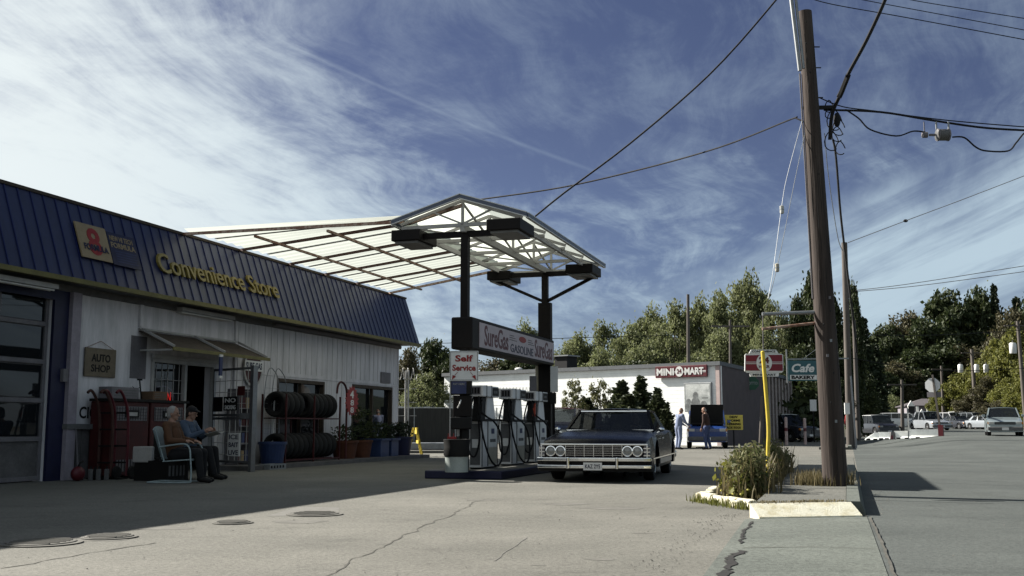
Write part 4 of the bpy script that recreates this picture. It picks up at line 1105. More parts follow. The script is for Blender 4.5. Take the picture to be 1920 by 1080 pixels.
def make_car(name, label, cat, loc, rotz, sp, group=None):
    t = thing(name, label, cat, loc, rotz, group); L2 = sp['L'] / 2; W2 = sp['W'] / 2; H = sp['H']; paint = sp['paint']
    car_shell(sp).build('body', paint, t, smooth=True)
    mb = MB(); mb.box(-L2 + .25, L2 - .25, -W2 + .26, W2 - .26, sp['zb'] - .02, sp['crease'] + .05); mb.build('chassis', 'dark', t)
    # greenhouse
    xf, xft, xrt, xr = sp['cab']; belt = lambda x: lerp_pts(sp['shoulder'], x) - .01
    wb = W2 * sp.get('cabw', .90); wr = W2 * sp.get('roofw', .72)
    def cr(x, w, z): return [Vector((x, w, z)), Vector((x, -w, z))]
    zf, zr = lerp_pts(sp['top'], xf) - .005, lerp_pts(sp['top'], xr) - .005
    BF = cr(xf, wb - .03, zf - .02); TF = cr(xft, wr, H - .05); TR = cr(xrt, wr, H - .06); BR = cr(xr, wb - .05, zr - .02)
    # roof slab, crowned
    mb = MB(); nx, ny = 8, 9
    for lay in (0, 1):
        for i in range(nx + 1):
            x = xft + (xrt - xft) * i / nx
            for j in range(ny + 1):
                q = -1 + 2 * j / ny; cz = (1 - q * q) * .045 + .018 * math.sin(math.pi * i / nx)
                mb.v.append((x + (0.05 * (1 - q * q) if i == 0 else 0), q * (wr + .015), H - .055 + cz - lay * .03))
    k = (nx + 1) * (ny + 1)
    for i in range(nx):
        for j in range(ny):
            a = i * (ny + 1) + j; mb.f.append((a, a + 1, a + ny + 2, a + ny + 1)); mb.f.append((a + k, a + ny + 1 + k, a + ny + 2 + k, a + 1 + k))
    edge = [j for j in range(ny + 1)] + [i * (ny + 1) + ny for i in range(1, nx + 1)] + [nx * (ny + 1) + j for j in range(ny - 1, -1, -1)] + [i * (ny + 1) for i in range(nx - 1, 0, -1)]
    for a, b in zip(edge, edge[1:] + edge[:1]): mb.f.append((a, b, b + k, a + k))
    roof = mb.build('roof', sp.get('roof', paint), t, smooth=True)
    for s in (0, 1):
        pil = MB(); pil.bar(BF[s], TF[s], .045, .05); pil.build('pillar', sp.get('pillarm', paint), t)
        pil = MB()
        a, b = BR[s], TR[s]; sd = 1 if s == 0 else -1
        cw = sp.get('cpillar', .18)
        pil.prism([a, b, b + Vector((cw, 0, 0)), a + Vector((cw * 1.9, 0, .0))], (0, -.03 * sd, 0))
        pil.build('pillar', sp.get('pillarm', paint), t)
        for xb in sp.get('bp', []):
            pil = MB(); fz = belt(xb); tb = (xb - xft) / (xrt - xft); pil.bar((xb, sd * (wb - .015), fz), (xb - .03, sd * wr, H - .06), .05, .04); pil.build('pillar', sp.get('pillarm', paint), t)
    g = MB(); g.poly([BF[0], TF[0], TF[1], BF[1]]); g.build('windshield', 'cglass', t)
    g = MB(); g.poly([BR[0], TR[0], TR[1], BR[1]]); g.build('rear_window', 'cglass', t)
    for s in (0, 1):
        sd = 1 if s == 0 else -1
        c = sp.get('cpillar', .18)
        g = MB(); g.poly([BF[s], TF[s], TR[s] + Vector((c, 0, 0)), BR[s] + Vector((c * 1.9, 0, 0))]); g.build('side_window', 'cglass', t)
    if sp.get('trimwin'):
        mb = MB()
        mb.bar(BF[0] + Vector((.02, 0, .01)), BF[1] + Vector((.02, 0, .01)), .02); mb.bar(TF[0] + Vector((.03, 0, -.005)), TF[1] + Vector((.03, 0, -.005)), .018)
        for s in (0, 1): mb.bar(BF[s] + Vector((.03, 0, 0)), TF[s] + Vector((.03, 0, 0)), .016); 
        mb.build('window_trim', 'chrome', t)
    # seats
    mb = MB(); xs0 = (xf + xrt) / 2 - .1
    mb.box(xs0 - .15, xs0 + .0, -wb + .2, -.08, .3, H - .48); mb.box(xs0 - .15, xs0, .08, wb - .2, .3, H - .48); mb.build('seat', 'dark', t)
    for a in sp['axles']:
        for sd in (1, -1): wheel(t, a, sd * (W2 - sp.get('inset', .13)), sp['wr'], .2, sp.get('rim', 'galv'), sd)
    if not sp.get('custom'):
        zl = sp.get('zl', .62); m_ = MB(); m_.box(L2 - .02, L2 + .012, -W2 * .55, W2 * .55, zl - .07, zl + .06); m_.build('grille', sp.get('grille', 'black'), t)
        m_ = MB()
        for k in range(3): m_.box(L2 + .012, L2 + .018, -W2 * .54, W2 * .54, zl - .05 + k * .04, zl - .04 + k * .04)
        m_.build('grille_bar', sp.get('gbar', 'galv'), t)
        for sd in (1, -1):
            m_ = MB(); a, b = sorted((sd * W2 * .58, sd * W2 * .86)); m_.box(L2 - .06, L2 + .006, a, b, zl - .06, zl + .06); m_.build('headlight', 'lens', t, bevel=.01)
            m_ = MB(); a, b = sorted((sd * W2 * .865, sd * W2 * .93)); m_.box(L2 - .12, L2 - .02, a, b, zl - .06, zl + .06); m_.build('turn_signal', 'amber', t)
            m_ = MB(); a, b = sorted((sd * W2 * .6, sd * W2 * .9)); m_.box(-L2 - .006, -L2 + .05, a, b, zl, zl + .12); m_.build('tail_light', 'red', t)
            m_ = MB(); a, b = sorted((sd * (W2 - .02), sd * (W2 + .13))); m_.box(xf - .22, xf - .14, a, b, zf + .02, zf + .14); m_.build('side_mirror', paint, t, bevel=.015)
        for e, nm in ((1, 'front_bumper'), (-1, 'rear_bumper')):
            m_ = MB(); a, b = sorted((e * (L2 - .10), e * (L2 + .07))); m_.box(a, b, -W2 * .93, W2 * .93, sp['zb'] + .06, sp['zb'] + .24); m_.build(nm, sp.get('bumper', 'grey'), t, bevel=.03)
        m_ = MB(); m_.box(L2 + .071, L2 + .08, -.15, .15, sp['zb'] + .08, sp['zb'] + .2); m_.build('number_plate', 'white', t)
        m_ = MB(); m_.box(-L2 - .08, -L2 - .071, -.15, .15, sp['zb'] + .1, sp['zb'] + .22); m_.build('number_plate', 'white', t)
    return t
def sedan(paint, L_=4.5, W_=1.72, H_=1.38, **k):
    l = L_ / 2
    d = dict(L=L_, W=W_, H=H_, paint=paint, zb=.20, crease=.55, wr=.30, axles=(-l + .95, l - .85), cab=(.95, .30, -1.05, -1.55),
             top=[(-l, .70), (-l + .1, .90), (-1.5, .94), (-.5, .92), (.95, .92), (l - .25, .76), (l, .66)], shoulder=[(-l, .68), (-l + .1, .84), (-1, .88), (.9, .87), (l - .2, .72), (l, .62)],
             plan=[(-l, .84), (-l + .3, .95), (-.8, 1), (.8, 1), (l - .5, .95), (l - .12, .88), (l, .80)], bp=[-.25])
    d.update(k); return d
def suv(paint, **k):
    d = sedan(paint, 4.6, 1.80, 1.75, cab=(1.0, .55, -2.1, -2.25), zb=.28, crease=.7, wr=.36, bp=[-.2, -1.15], zl=.80)
    l = 2.3
    d.update(top=[(-l, .95), (-l + .05, 1.08), (-1.5, 1.1), (1.0, 1.10), (l - .15, .98), (l, .86)], shoulder=[(-l, .92), (-l + .05, 1.03), (1, 1.03), (l - .15, .92), (l, .80)],
             plan=[(-l, .92), (-l + .2, .98), (0, 1), (l - .3, .97), (l, .88)], roofw=.80); d.update(k); return d

# --- the long black classic car
l = 2.70
imp = dict(L=5.4, W=1.98, H=1.305, paint='carblack', zb=.22, crease=.46, wr=.335, arch=1.13, axles=(-1.45, 1.60), inset=.16, rim='chrome', custom=True,
           cab=(.78, .18, -1.15, -1.95), cabw=.86, roofw=.66, cpillar=.42, trimwin=True, bp=[],
           top=[(-l, .66), (-l + .05, .80), (-2.0, .90), (-1.0, .90), (.78, .90), (1.6, .86), (2.3, .79), (2.6, .72), (l, .655)],
           shoulder=[(-l, .62), (-l + .05, .74), (-2.0, .82), (-1.4, .87), (-.4, .80), (.7, .80), (1.6, .80), (2.3, .74), (2.6, .685), (l, .63)],
           plan=[(-l, .90), (-l + .3, .97), (-1.4, 1), (.8, .985), (2.0, .98), (2.5, .965), (l, .93)])
IR = math.atan2(-.972, -.233)
car = make_car('black_classic_car', 'long black classic sedan with chrome grille stopped beside the fuel pumps', 'car', (2.03, 21.12, 0), IR, imp)
W2 = .93
mb = MB(); mb.box(l - .02, l + .02, -W2, W2, .632, .660); mb.box(l - .02, l + .015, -W2, -W2 + .03, .43, .631); mb.box(l - .02, l + .015, W2 - .03, W2, .43, .631); mb.build('hood_lip', 'chrome', car, bevel=.008)
mb = MB(); mb.box(l - .10, l - .01, -W2 + .03, W2 - .03, .43, .631); gb = mb.build('grille', 'black', car)
mb = MB()
for k in range(5): mb.box(l - .01, l + .008, -.50, .50, .462 + k * .036, .467 + k * .036)
mb.build('grille_bar', 'chrome', gb)
for k in range(7): mb = MB(); mb.box(l - .008, l + .012, -.49 + k * .163 - .004, -.49 + k * .163 + .004, .44, .63); mb.build('grille_post', 'chrome', gb)
for sd in (1, -1):
    for y in (.58, .75):
        mb = MB(); mb.lathe([(.088, -.01), (.090, .02), (.076, .022), (.074, .004)], (l, sd * y, .535), 'x', 24); hb = mb.build('headlight', 'chrome', car, smooth=True)
        mb = MB(); mb.lathe([(.073, .004), (.055, .014), (.02, .02)], (l, sd * y, .535), 'x', 20); mb.build('lens', mat('lens_dark', (.20, .20, .19), .08, spec=.8), hb, smooth=True)
    a, b = sorted((sd * .86, sd * .95)); mb = MB(); mb.box(l - .10, l + .012, a, b, .44, .625); ts = mb.build('turn_signal', 'greytrim', car, bevel=.01)
    mb = MB()
    for k in range(3): mb.box(l - .10, l + .02, a - .004, b + .004, .455 + k * .06, .47 + k * .06)
    mb.build('signal_bar', 'chrome', ts)
mb = MB()     # wrap-round bumper in two steps, bowed in plan
def bump(z0, z1, out, m_=None):
    q = []
    for k in range(17):
        y = -1 + 2 * k / 16; q.append((l + out - .08 * abs(y) ** 3, y * .985))
    mb.add([(x, y, z) for z in (z0, z1) for x, y in q] + [(x - .10, y, z) for z in (z0, z1) for x, y in q],
           [(i, i + 1, i + 18, i + 17) for i in range(16)] + [(i + 34, i + 51, i + 52, i + 35) for i in range(16)] + [(i + 17, i + 18, i + 52, i + 51) for i in range(16)] + [(i, i + 34, i + 35, i + 1) for i in range(16)] + [(0, 17, 51, 34), (16, 50, 67, 33)])
bump(.365, .428, .15); fb = mb.build('front_bumper', 'chrome', car, bevel=.012)
mb = MB(); bump(.300, .3645, .06); mb.build('bumper_recess', 'black', fb)
mb = MB(); bump(.245, .2995, .12); mb.build('lower_bumper', 'chrome', fb, bevel=.01)
mb = MB(); bump(.19, .2445, .04); mb.build('valance', 'black', fb)
for y in (-.42, .42):
    mb = MB(); mb.box(l + .08, l + .19, y - .025, y + .025, .24, .435); mb.build('bumper_guard', 'chrome', fb, bevel=.015)
mb = MB(); mb.box(l + .12, l + .135, -.16, .16, .215, .345); pl = mb.build('number_plate', 'white', car)
mb = MB(); mb.v = []; vv = MB(); vv.text('KAZ 2Y5', -.13, .245, .26, .07, 0, .003, .02)
mb.add([(l + .136 - y, x, z) for x, y, z in vv.v], vv.f); mb.build('lettering', 'navy', pl)
for sd in (1, -1):
    mb = MB(); mb.ell((.86, sd * .98, .90), .07, .06, .045); mb.bar((.86, sd * .90, .84), (.86, sd * .97, .88), .02); mb.build('side_mirror', 'chrome', car, smooth=True)
    mb = MB(); mb.bar((-2.55, sd * .985, .40), (2.3, sd * .975, .40), .012, .02); mb.build('side_trim', 'chrome', car)
    mb = MB(); mb.bar((-1.0, sd * .992, .33), (1.15, sd * .982, .33), .010, .09); mb.build('rocker_trim', 'alu', car)
    mb = MB(); mb.bar((.25, sd * .975, .74), (.45, sd * .975, .74), .03, .02); mb.build('door_handle', 'chrome', car)
    a, b = sorted((sd * .5, sd * .9)); mb = MB(); mb.box(-l - .01, -l + .04, a, b, .5, .6); mb.build('tail_light', 'red', car)
mb = MB(); mb.box(-l - .10, -l + .05, -.95, .95, .30, .44); mb.build('rear_bumper', 'chrome', car, bevel=.03)
mb = MB(); mb.box(.45, .78, -.8, .8, .74, .84); mb.build('dashboard', 'black', car, bevel=.02)
mb = MB(); mb.tube([(.42 + .03 * math.sin(a_ / 16 * 6.283), .38 + .19 * math.cos(a_ / 16 * 6.283), .84 + .16 * math.sin(a_ / 16 * 6.283)) for a_ in range(17)], .011, 6); mb.build('steering_wheel', 'black', car)

# ------------------------------------------------------------------ people
def finger_set(mb, wrist, d, palm_n, side, s=1., curl=.5):
    """palm with four fingers and a thumb, along direction d, palm facing palm_n"""
    wrist = Vector(wrist); d = Vector(d).normalized(); n = (Vector(palm_n) - d * Vector(palm_n).dot(d)).normalized(); w = d.cross(n) * side
    mb.capsule(wrist, wrist + d * .05 * s, .026 * s, .030 * s); mb.capsule(wrist + w * .015 * s + d * .03 * s, wrist + w * .02 * s + d * .085 * s, .02 * s, .016 * s)
    mb.capsule(wrist - w * .015 * s + d * .03 * s, wrist - w * .02 * s + d * .08 * s, .02 * s, .015 * s)
    for k, ln in enumerate((.070, .080, .074, .058)):
        o = wrist + d * .085 * s + w * (.030 - .020 * k) * s; c1 = (d + n * curl * .6).normalized(); c2 = (d + n * curl * 1.8).normalized()
        p1 = o + c1 * ln * .5 * s; p2 = p1 + c2 * ln * .5 * s
        mb.capsule(o, p1, .0095 * s, .009 * s, 8); mb.capsule(p1, p2, .009 * s, .0075 * s, 8)
    o = wrist + d * .02 * s + w * .028 * s; p1 = o + (d * .6 + w * .7 + n * .3).normalized() * .038 * s; p2 = p1 + (d * .9 + w * .1 + n * .4).normalized() * .03 * s
    mb.capsule(o, p1, .012 * s, .0105 * s, 8); mb.capsule(p1, p2, .0105 * s, .009 * s, 8)
def make_person(label, loc, rotz, J, top, bottom, hair, face=(1, 0, 0), bald=False, cap=None, onepiece=False, vox=.012, group=None):
    t = thing('person', label, 'person', loc, rotz, group)
    V = {k: Vector(v) for k, v in J.items()}; f = Vector(face).normalized(); up = Vector((0, 0, 1)); lf = up.cross(f).normalized(); up = f.cross(lf)
    rot = Matrix((f, lf, up)).transposed()
    hd = V['head']; b = MB()
    b.ell(hd + up * .02, .094, .076, .108, rot=rot); b.ell(hd + f * .025 - up * .055, .062, .052, .062, rot=rot)
    b.capsule(hd + f * .085 + up * .005, hd + f * .108 - up * .028, .010, .015, 8)      # nose
    b.capsule(hd + f * .082 - up * .062 - lf * .015, hd + f * .082 - up * .062 + lf * .015, .010, .010, 8)   # mouth
    b.ell(hd + f * .07 - up * .095, .024, .026, .018, rot=rot)                               # chin
    for sd in (1, -1): b.ell(hd + lf * .078 * sd - up * .01 - f * .005, .018, .010, .030, rot=rot); b.ell(hd + f * .080 + lf * .032 * sd + up * .030, .014, .022, .008, rot=rot)
    b.capsule(hd - up * .06 - f * .02, V['neck'], .052, .058)
    b.capsule(V['neck'], V['chest'], .07, .12); b.capsule(V['chest'], V['pelvis'], .12, .115)
    for s in 'LR':
        b.capsule(V['sh' + s], V['el' + s], .046, .038); b.capsule(V['el' + s], V['wr' + s], .038, .027); b.capsule(V['neck'], V['sh' + s], .05, .05)
        b.capsule(V['hip' + s], V['kn' + s], .075, .052); b.capsule(V['kn' + s], V['an' + s], .05, .038); b.capsule(V['pelvis'], V['hip' + s], .1, .08)
        b.capsule(V['an' + s], V['toe' + s], .038, .028)
        dr = (V['wr' + s] - V['el' + s]).normalized(); finger_set(b, V['wr' + s], dr, J.get('palm' + s, (0, 0, -1)), 1 if s == 'L' else -1)
    b.remesh('body', 'skin', vox * .62, t, 2)
    for sd in (1, -1):
        e = MB(); e.ell(hd + f * .086 + lf * .032 * sd + up * .012, .008, .011, .006, 8, rot); e.build('eye', 'black', t, smooth=True)
    c = MB()
    c.capsule(V['chest'] + (V['neck'] - V['chest']) * .55, V['chest'], .115, .155); c.capsule(V['chest'], V['pelvis'], .155, .15)
    for s in 'LR':
        c.capsule(V['chest'] + (V['neck'] - V['chest']) * .6, V['sh' + s], .09, .078); c.capsule(V['sh' + s], V['el' + s], .074, .056)
        w_ = V['el' + s].lerp(V['wr' + s], .92); c.capsule(V['el' + s], w_, .056, .043)
    c.capsule(V['neck'].lerp(V['chest'], .12), V['chest'], .068, .1)
    c.remesh('shirt' if not onepiece else 'coverall_top', top, vox, t)
    c = MB(); c.capsule(V['pelvis'] + Vector((0, 0, .06)), V['pelvis'], .148, .15)
    for s in 'LR':
        c.capsule(V['pelvis'], V['hip' + s], .14, .11); c.capsule(V['hip' + s], V['kn' + s], .108, .076); c.capsule(V['kn' + s], V['an' + s].lerp(V['kn' + s], .06), .076, .062)
    c.remesh('trousers', bottom, vox, t)
    for s in 'LR':
        c = MB(); a_, o_ = V['an' + s], V['toe' + s]; c.capsule(a_ + Vector((0, 0, -.02)), o_, .052, .042); c.capsule(a_ + (a_ - o_).normalized() * .03 + Vector((0, 0, -.025)), a_.lerp(o_, .5), .045, .045); c.remesh('shoe', 'black', vox, t)
    if hair and not bald:
        c = MB(); c.ell(hd + up * .035 - f * .022, .098, .086, .104, rot=rot); c.ell(hd - f * .05 - up * .02, .055, .080, .085, rot=rot)
        h = c.remesh('hair', hair, vox, t); 
    if bald:
        c = MB(); c.ell(hd - f * .045 - up * .015, .058, .080, .05, rot=rot); c.remesh('hair', hair, vox, t)
    if cap:
        c = MB(); c.ell(hd + up * .062 - f * .005, .104, .088, .07, rot=rot); c.prism([tuple(hd + up * .06 + f * .08 + lf * .07), tuple(hd + up * .05 + f * .17 + lf * .04), tuple(hd + up * .05 + f * .17 - lf * .04), tuple(hd + up * .06 + f * .08 - lf * .07)], up * .014)
        c.remesh('cap', cap, vox, t)
    return t
def standing(bend=0., arm='reach', twist=0):
    import copy
    b = math.sin(bend); c = math.cos(bend)
    def q(x, y, z): zz = z - .95; return (x * c + zz * b, y, .95 + zz * c - x * b)
    J = dict(pelvis=(0, 0, .93), chest=q(.0, 0, 1.26), neck=q(-.01, 0, 1.47), head=q(.03, 0, 1.63), hipL=(0, .09, .90), hipR=(0, -.09, .90), knL=(.04, .11, .49), knR=(.0, -.12, .49),
             anL=(-.02, .12, .09), anR=(-.10, -.13, .09), toeL=(.13, .14, .045), toeR=(.06, -.16, .045), shL=q(0, .19, 1.42), shR=q(0, -.19, 1.42))
    if arm == 'reach':
        J.update(elL=q(.16, .23, 1.18), elR=q(.14, -.23, 1.17), wrL=q(.40, .16, 1.10), wrR=q(.38, -.15, 1.08))
    elif arm == 'down':
        J.update(elL=q(.02, .25, 1.14), elR=q(.02, -.25, 1.14), wrL=q(.14, .24, .90), wrR=q(.14, -.24, .90))
        J['palmL'] = (0, -1, 0); J['palmR'] = (0, 1, 0)
    return J
a = on_ground(1273, 842, 45.0)
make_person('man in pale blue coveralls bending over the open engine bay on its left side', (a.x, 45.0, 0), R(28), standing(.18, 'reach'), 'coverall', 'coverall', 'hairgrey', face=(1, -.1, -.25), bald=True, onepiece=True, vox=.02)
a = on_ground(1326, 842, 44.6)
make_person('bald man in dark brown jacket and jeans standing in front of the blue car', (a.x, 44.6, 0), R(150), standing(.10, 'down'), 'darkbrowncloth', 'jeans', 'hairgrey', face=(1, .05, -.25), bald=True, vox=.02)
# seated men
def seated(lean=-.18, foot=.42, arms='lap', seat=.40):
    z0 = seat + .10; b = math.sin(lean); c = math.cos(lean)
    def q(x, y, z): return (x * c + z * b, y, z0 + z * c - x * b)
    J = dict(pelvis=(0, 0, z0), chest=q(0, 0, .33), neck=q(.02, 0, .54), head=q(.07, 0, .68), hipL=(.03, .09, z0 - .01), hipR=(.03, -.09, z0 - .01), knL=(.44, .13, z0 + .02), knR=(.45, -.12, z0 + .02),
             anL=(foot, .14, .09), anR=(foot + .08, -.13, .09), toeL=(foot + .16, .16, .045), toeR=(foot + .24, -.15, .045), shL=q(0, .19, .49), shR=q(0, -.19, .49))
    if arms == 'lap': J.update(elL=q(.05, .26, .24), elR=q(.05, -.27, .22), wrL=q(.28, .20, .16), wrR=q(.30, -.22, .16))
    else: J.update(elL=q(.14, .25, .25), elR=q(.14, -.25, .25), wrL=q(.38, .14, .34), wrR=q(.38, -.14, .34)); J['palmL'] = (0, -1, 0); J['palmR'] = (0, 1, 0)
    return J
cX = at(330, 880, 18.5).x
chair = thing('metal_chair', 'pale blue cantilever metal garden chair facing the pumps', 'chair', (cX, 18.5, 0), R(-6))
mb = MB()
for y in (-.27, .27):
    mb.tube(smoothp([(-.38, y, .02), (.30, y, .02), (.38, y, .08), (.36, y, .45), (.33, y, .60), (.22, y, .66), (-.12, y, .62), (-.20, y, .60)]), .014, 8)
    mb.tube(smoothp([(-.12, y * .8, .36), (-.20, y * .8, .60), (-.30, y * .8, .92)]), .012, 8)
mb.tube([(-.38, -.27, .02), (-.38, .27, .02)], .014); mb.tube([(.36, -.27, .40), (.36, .27, .40)], .012); mb.build('frame', 'chairblue', chair, smooth=True)
mb = MB()
for (x0, z0_, x1, z1) in ((-.14, .375, .36, .41),): mb.prism([(x0, -.25, z0_), (x1, -.25, z1), (x1 + .02, -.25, z1 - .03), (x1, -.25, z1 - .022), (x0, -.25, z0_ - .018)], (0, .5, 0))
mb.build('seat', 'chairblue', chair, bevel=.01)
mb = MB()
pr = []
for k in range(9):
    y = -.26 + .52 * k / 8; hh = .90 + .06 * math.cos((k - 4) / 4 * 1.57); cv = .03 * (1 - ((k - 4) / 4) ** 2)
    pr.append(((-.14 - cv, y, .40), (-.32 - cv, y, hh)))
for k in range(8):
    (a0, a1), (b0, b1) = pr[k], pr[k + 1]; o = len(mb.v)
    mb.v += [a0, b0, b1, a1, (a0[0] - .012, a0[1], a0[2]), (b0[0] - .012, b0[1], b0[2]), (b1[0] - .012, b1[1], b1[2]), (a1[0] - .012, a1[1], a1[2])]
    mb.f += [(o, o + 1, o + 2, o + 3), (o + 4, o + 7, o + 6, o + 5), (o + 3, o + 2, o + 6, o + 7), (o, o + 4, o + 5, o + 1)]
mb.build('backrest', 'chairblue', chair)
make_person('grey haired man in a brown jacket sitting in the pale metal chair', (cX - .02, 18.5, .0), R(-6), seated(-.20, .44, 'lap', .39), 'jbrown', 'blackcloth', 'hairgrey', face=(1, .05, -.05), vox=.012)
bX = at(352, 880, 19.6).x
bench = thing('bench', 'dark low bench by the wall carrying the man with the newspaper', 'bench', (bX, 19.6, 0), R(-10))
mb = MB(); mb.box(-.35, .25, -.55, .55, .36, .41); mb.build('seat', 'black', bench, bevel=.01)
mb = MB(); mb.box(-.40, -.35, -.55, .55, .38, .80); mb.build('backrest', 'black', bench, bevel=.01)
for x in (-.3, .18):
    for y in (-.48, .44): mb = MB(); mb.box(x, x + .05, y, y + .05, 0, .359); mb.build('leg', 'black', bench)
make_person('man in a dark cap and denim shirt reading a newspaper beside the grey haired man', (bX, 19.6, 0), R(-10), seated(-.05, .50, 'read', .41), 'denim', 'blackcloth', 'hairdark', face=(1, .0, -.25), cap='blackcloth', vox=.012)
ppos = Vector((bX, 19.6, 0)) + Matrix.Rotation(R(-10), 3, 'Z') @ Vector((.50, 0, .78))
t = thing('newspaper', 'folded newspaper held by the man in the cap', 'newspaper', ppos, R(-10))
mb = MB(); mb.prism([(-.04, 0, 0), (.10, -.17, .06), (.105, -.17, .07), (-.035, 0, .012)], (.03, 0, 0)) if 0 else mb.add([(-.10, 0, -.02), (.12, 0, .04), (.12, .20, .09), (-.10, .20, .03), (.12, -.20, .09), (-.10, -.20, .03), (-.10, 0, -.012), (.12, 0, .048), (.12, .20, .098), (-.10, .20, .038), (.12, -.20, .098), (-.10, -.20, .038)],
        [(0, 1, 2, 3), (0, 5, 4, 1), (6, 9, 8, 7), (6, 7, 10, 11), (2, 1, 7, 8), (1, 4, 10, 7), (3, 2, 8, 9), (4, 5, 11, 10), (0, 3, 9, 6), (5, 0, 6, 11)])
mb.build('sheet', 'paper', t)
t = thing('white_cooler', 'pale box standing behind the metal chair against the red cabinet', 'box', (at(280, 830, 19.3).x, 19.3, 0), ANG)
mb = MB(); mb.box(-.2, .2, -.2, .2, .32, .60); mb.build('body', 'whitesteel', t, bevel=.02)
mb = MB(); mb.box(-.17, .17, -.17, .17, 0, .319); mb.build('base', 'black', t)
# driver and passenger of the black car
def in_car(label, y, xx):
    J = seated(-.12, .42, 'read', .12)
    p = Matrix.Rotation(IR, 3, 'Z') @ Vector((xx, y, 0)) + Vector((2.03, 21.12, 0))
    for k in ('head', 'neck', 'chest', 'shL', 'shR', 'elL', 'elR', 'wrL', 'wrR'): J[k] = tuple(Vector(J[k]) + Vector((0, 0, .19)))
    for k in ('pelvis', 'hipL', 'hipR', 'knL', 'knR'): J[k] = tuple(Vector(J[k]) + Vector((0, 0, .10)))
    return make_person(label, p, IR, J, 'blackcloth', 'blackcloth', 'hairdark', face=(1, 0, -.05), vox=.02)
in_car('driver in dark clothes behind the wheel of the black classic car', .38, -.18)
in_car('passenger in dark clothes in the front seat of the black classic car', -.38, -.22)

# --- other vehicles
def face_car(u, v, Y, heading, off=0.):      # heading: direction the nose points, degrees from -Y (towards the camera), + to the right
    a = R(-90 + heading); p = on_ground(u, v, Y); return (p.x, p.y, p.z), a
loc, rz = face_car(1326, 836, 49.4, -10)
tk = make_car('parked_car', 'blue car with its hood up parked by the mini mart wall', 'car', (loc[0], loc[1], 0), rz, suv('carblue', W=1.85, H=1.72, rim='galv', grille='carblue'))
mb = MB(); mb.prism([(1.30, -.74, 1.10), (1.42, -.70, 1.93), (1.45, -.70, 1.93), (1.33, -.74, 1.09)], (0, 1.44, 0)); mb.build('raised_hood', 'black', tk, bevel=.02)
mb = MB(); mb.box(1.35, 2.1, -.7, .7, 1.045, 1.115); mb.build('engine_bay', 'black', tk)
loc, rz = face_car(1062, 845, 33.5, -12)
make_car('parked_car', 'dark red and grey car mostly hidden behind the black classic car', 'car', (loc[0] - .35, loc[1], 0), rz, suv('cardark', H=1.55, roof='carred'))
loc, rz = face_car(1906, 818, 52.5, -22)
make_car('grey_sedan', 'pale grey boxy sedan driving in from the right edge', 'car', (loc[0] + .1, loc[1] + 1.6, gz(loc[0] + .1, loc[1])), rz, sedan('grgreen', W=1.68, H=1.42, rim='galv'))
loc, rz = face_car(785, 838, 42, 70)
make_car('parked_car', 'pale hatchback roof showing over the slatted fence behind the store', 'car', (loc[0] - 1.5, 63.5, 0), rz, suv('silver', H=2.15))
far = [  # u, v, Y, heading, kind, paint, label
    (1646, 807, 88, 4, 'suv', 'cardark', 'dark van with a white roof edge behind the barriers', dict(H=1.75, roof='carwhite')),
    (1695, 806, 105, 75, 'suv', 'carwhite', 'white pickup seen side on right of the dark van', dict(H=1.6)),
    (1716, 805, 112, 70, 'sedan', 'silver', 'grey saloon half hidden behind the leaning sign post', {}),
    (1743, 808, 92, 6, 'sedan', 'silver', 'silver car facing the camera behind the right barrier', dict(H=1.62, W=1.9)),
    (1782, 804, 116, 24, 'suv', 'carwhite', 'white off-roader with a dark cab left of the parked row', {}),
    (1797, 804, 112, 10, 'sedan', 'cardark', 'dark saloon parked in front of the white off-roader', {}),
    (1814, 804, 122, 20, 'suv', 'carwhite', 'white van in the middle of the parked row', dict(H=1.95)),
    (1828, 804, 116, 14, 'suv', 'silver', 'silver estate with black windows in the parked row', {}),
    (1848, 803, 108, 16, 'sedan', 'silver', 'low silver saloon at the right end of the parked row', {}),
]
for u, v, Y, hd_, kd, pt, lab, kw in far:
    p = at(u, v, Y); g_ = gz(p.x, Y)
    make_car('parked_van' if 'van' in lab else 'parked_car', lab, 'van' if 'van' in lab else 'car', (p.x, Y, g_), R(-90 + hd_), (sedan if kd == 'sedan' else suv)(pt, **kw), 'vehicles along the far street')

# ------------------------------------------------------------------ mini mart across the driveway
C0 = Vector((10.45, 54.0, 0)); XM = Vector((.77, -.638, 0)).normalized(); RM = math.atan2(XM.y, XM.x); NM = Vector((XM.y, -XM.x, 0))
S2 = Vector((.42, .91, 0)).normalized(); RS = math.atan2(S2.y, S2.x); NS = Vector((S2.y, -S2.x, 0))
def onplane(u, v, p0, n, dirx, off=0.):
    r = ray(u, v); q = p0 + n * off - Vector((0, 0, CH)); t = (q.dot(n)) / r.dot(n); w = r * t + Vector((0, 0, CH)); return (w - p0).dot(dirx), w.z
mart = thing('mini_mart_building', 'low white brick mini mart building with a grey roof edge', 'building', C0, RM)
HM = onplane(1347, 685, C0, NM, XM)[1]
sl = Vector((S2.dot(XM), S2.dot(Vector((-XM.y, XM.x, 0))), 0))          # side direction in mart-local axes
mb = MB(); mb.box(-19, 0, 0, .3, 0, HM); mw = mb.build('wall', 'brick', mart)
mb = MB()
k = .2
while k < HM: mb.box(-18.95, -.02, -.0035, -.0005, k, k + .012); k += .2
mb.build('mortar_course', mat('mortar', (.88, .89, .89), .9), mw)
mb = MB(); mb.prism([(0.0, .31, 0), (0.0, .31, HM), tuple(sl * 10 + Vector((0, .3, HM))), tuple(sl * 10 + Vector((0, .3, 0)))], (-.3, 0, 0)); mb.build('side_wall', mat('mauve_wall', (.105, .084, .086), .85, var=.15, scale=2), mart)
mb = MB(); mb.box(-.16, .06, -.06, .1, 0, HM); mb.build('corner_pillar', mat('pinkish', (.50, .40, .38), .8, var=.1), mart)
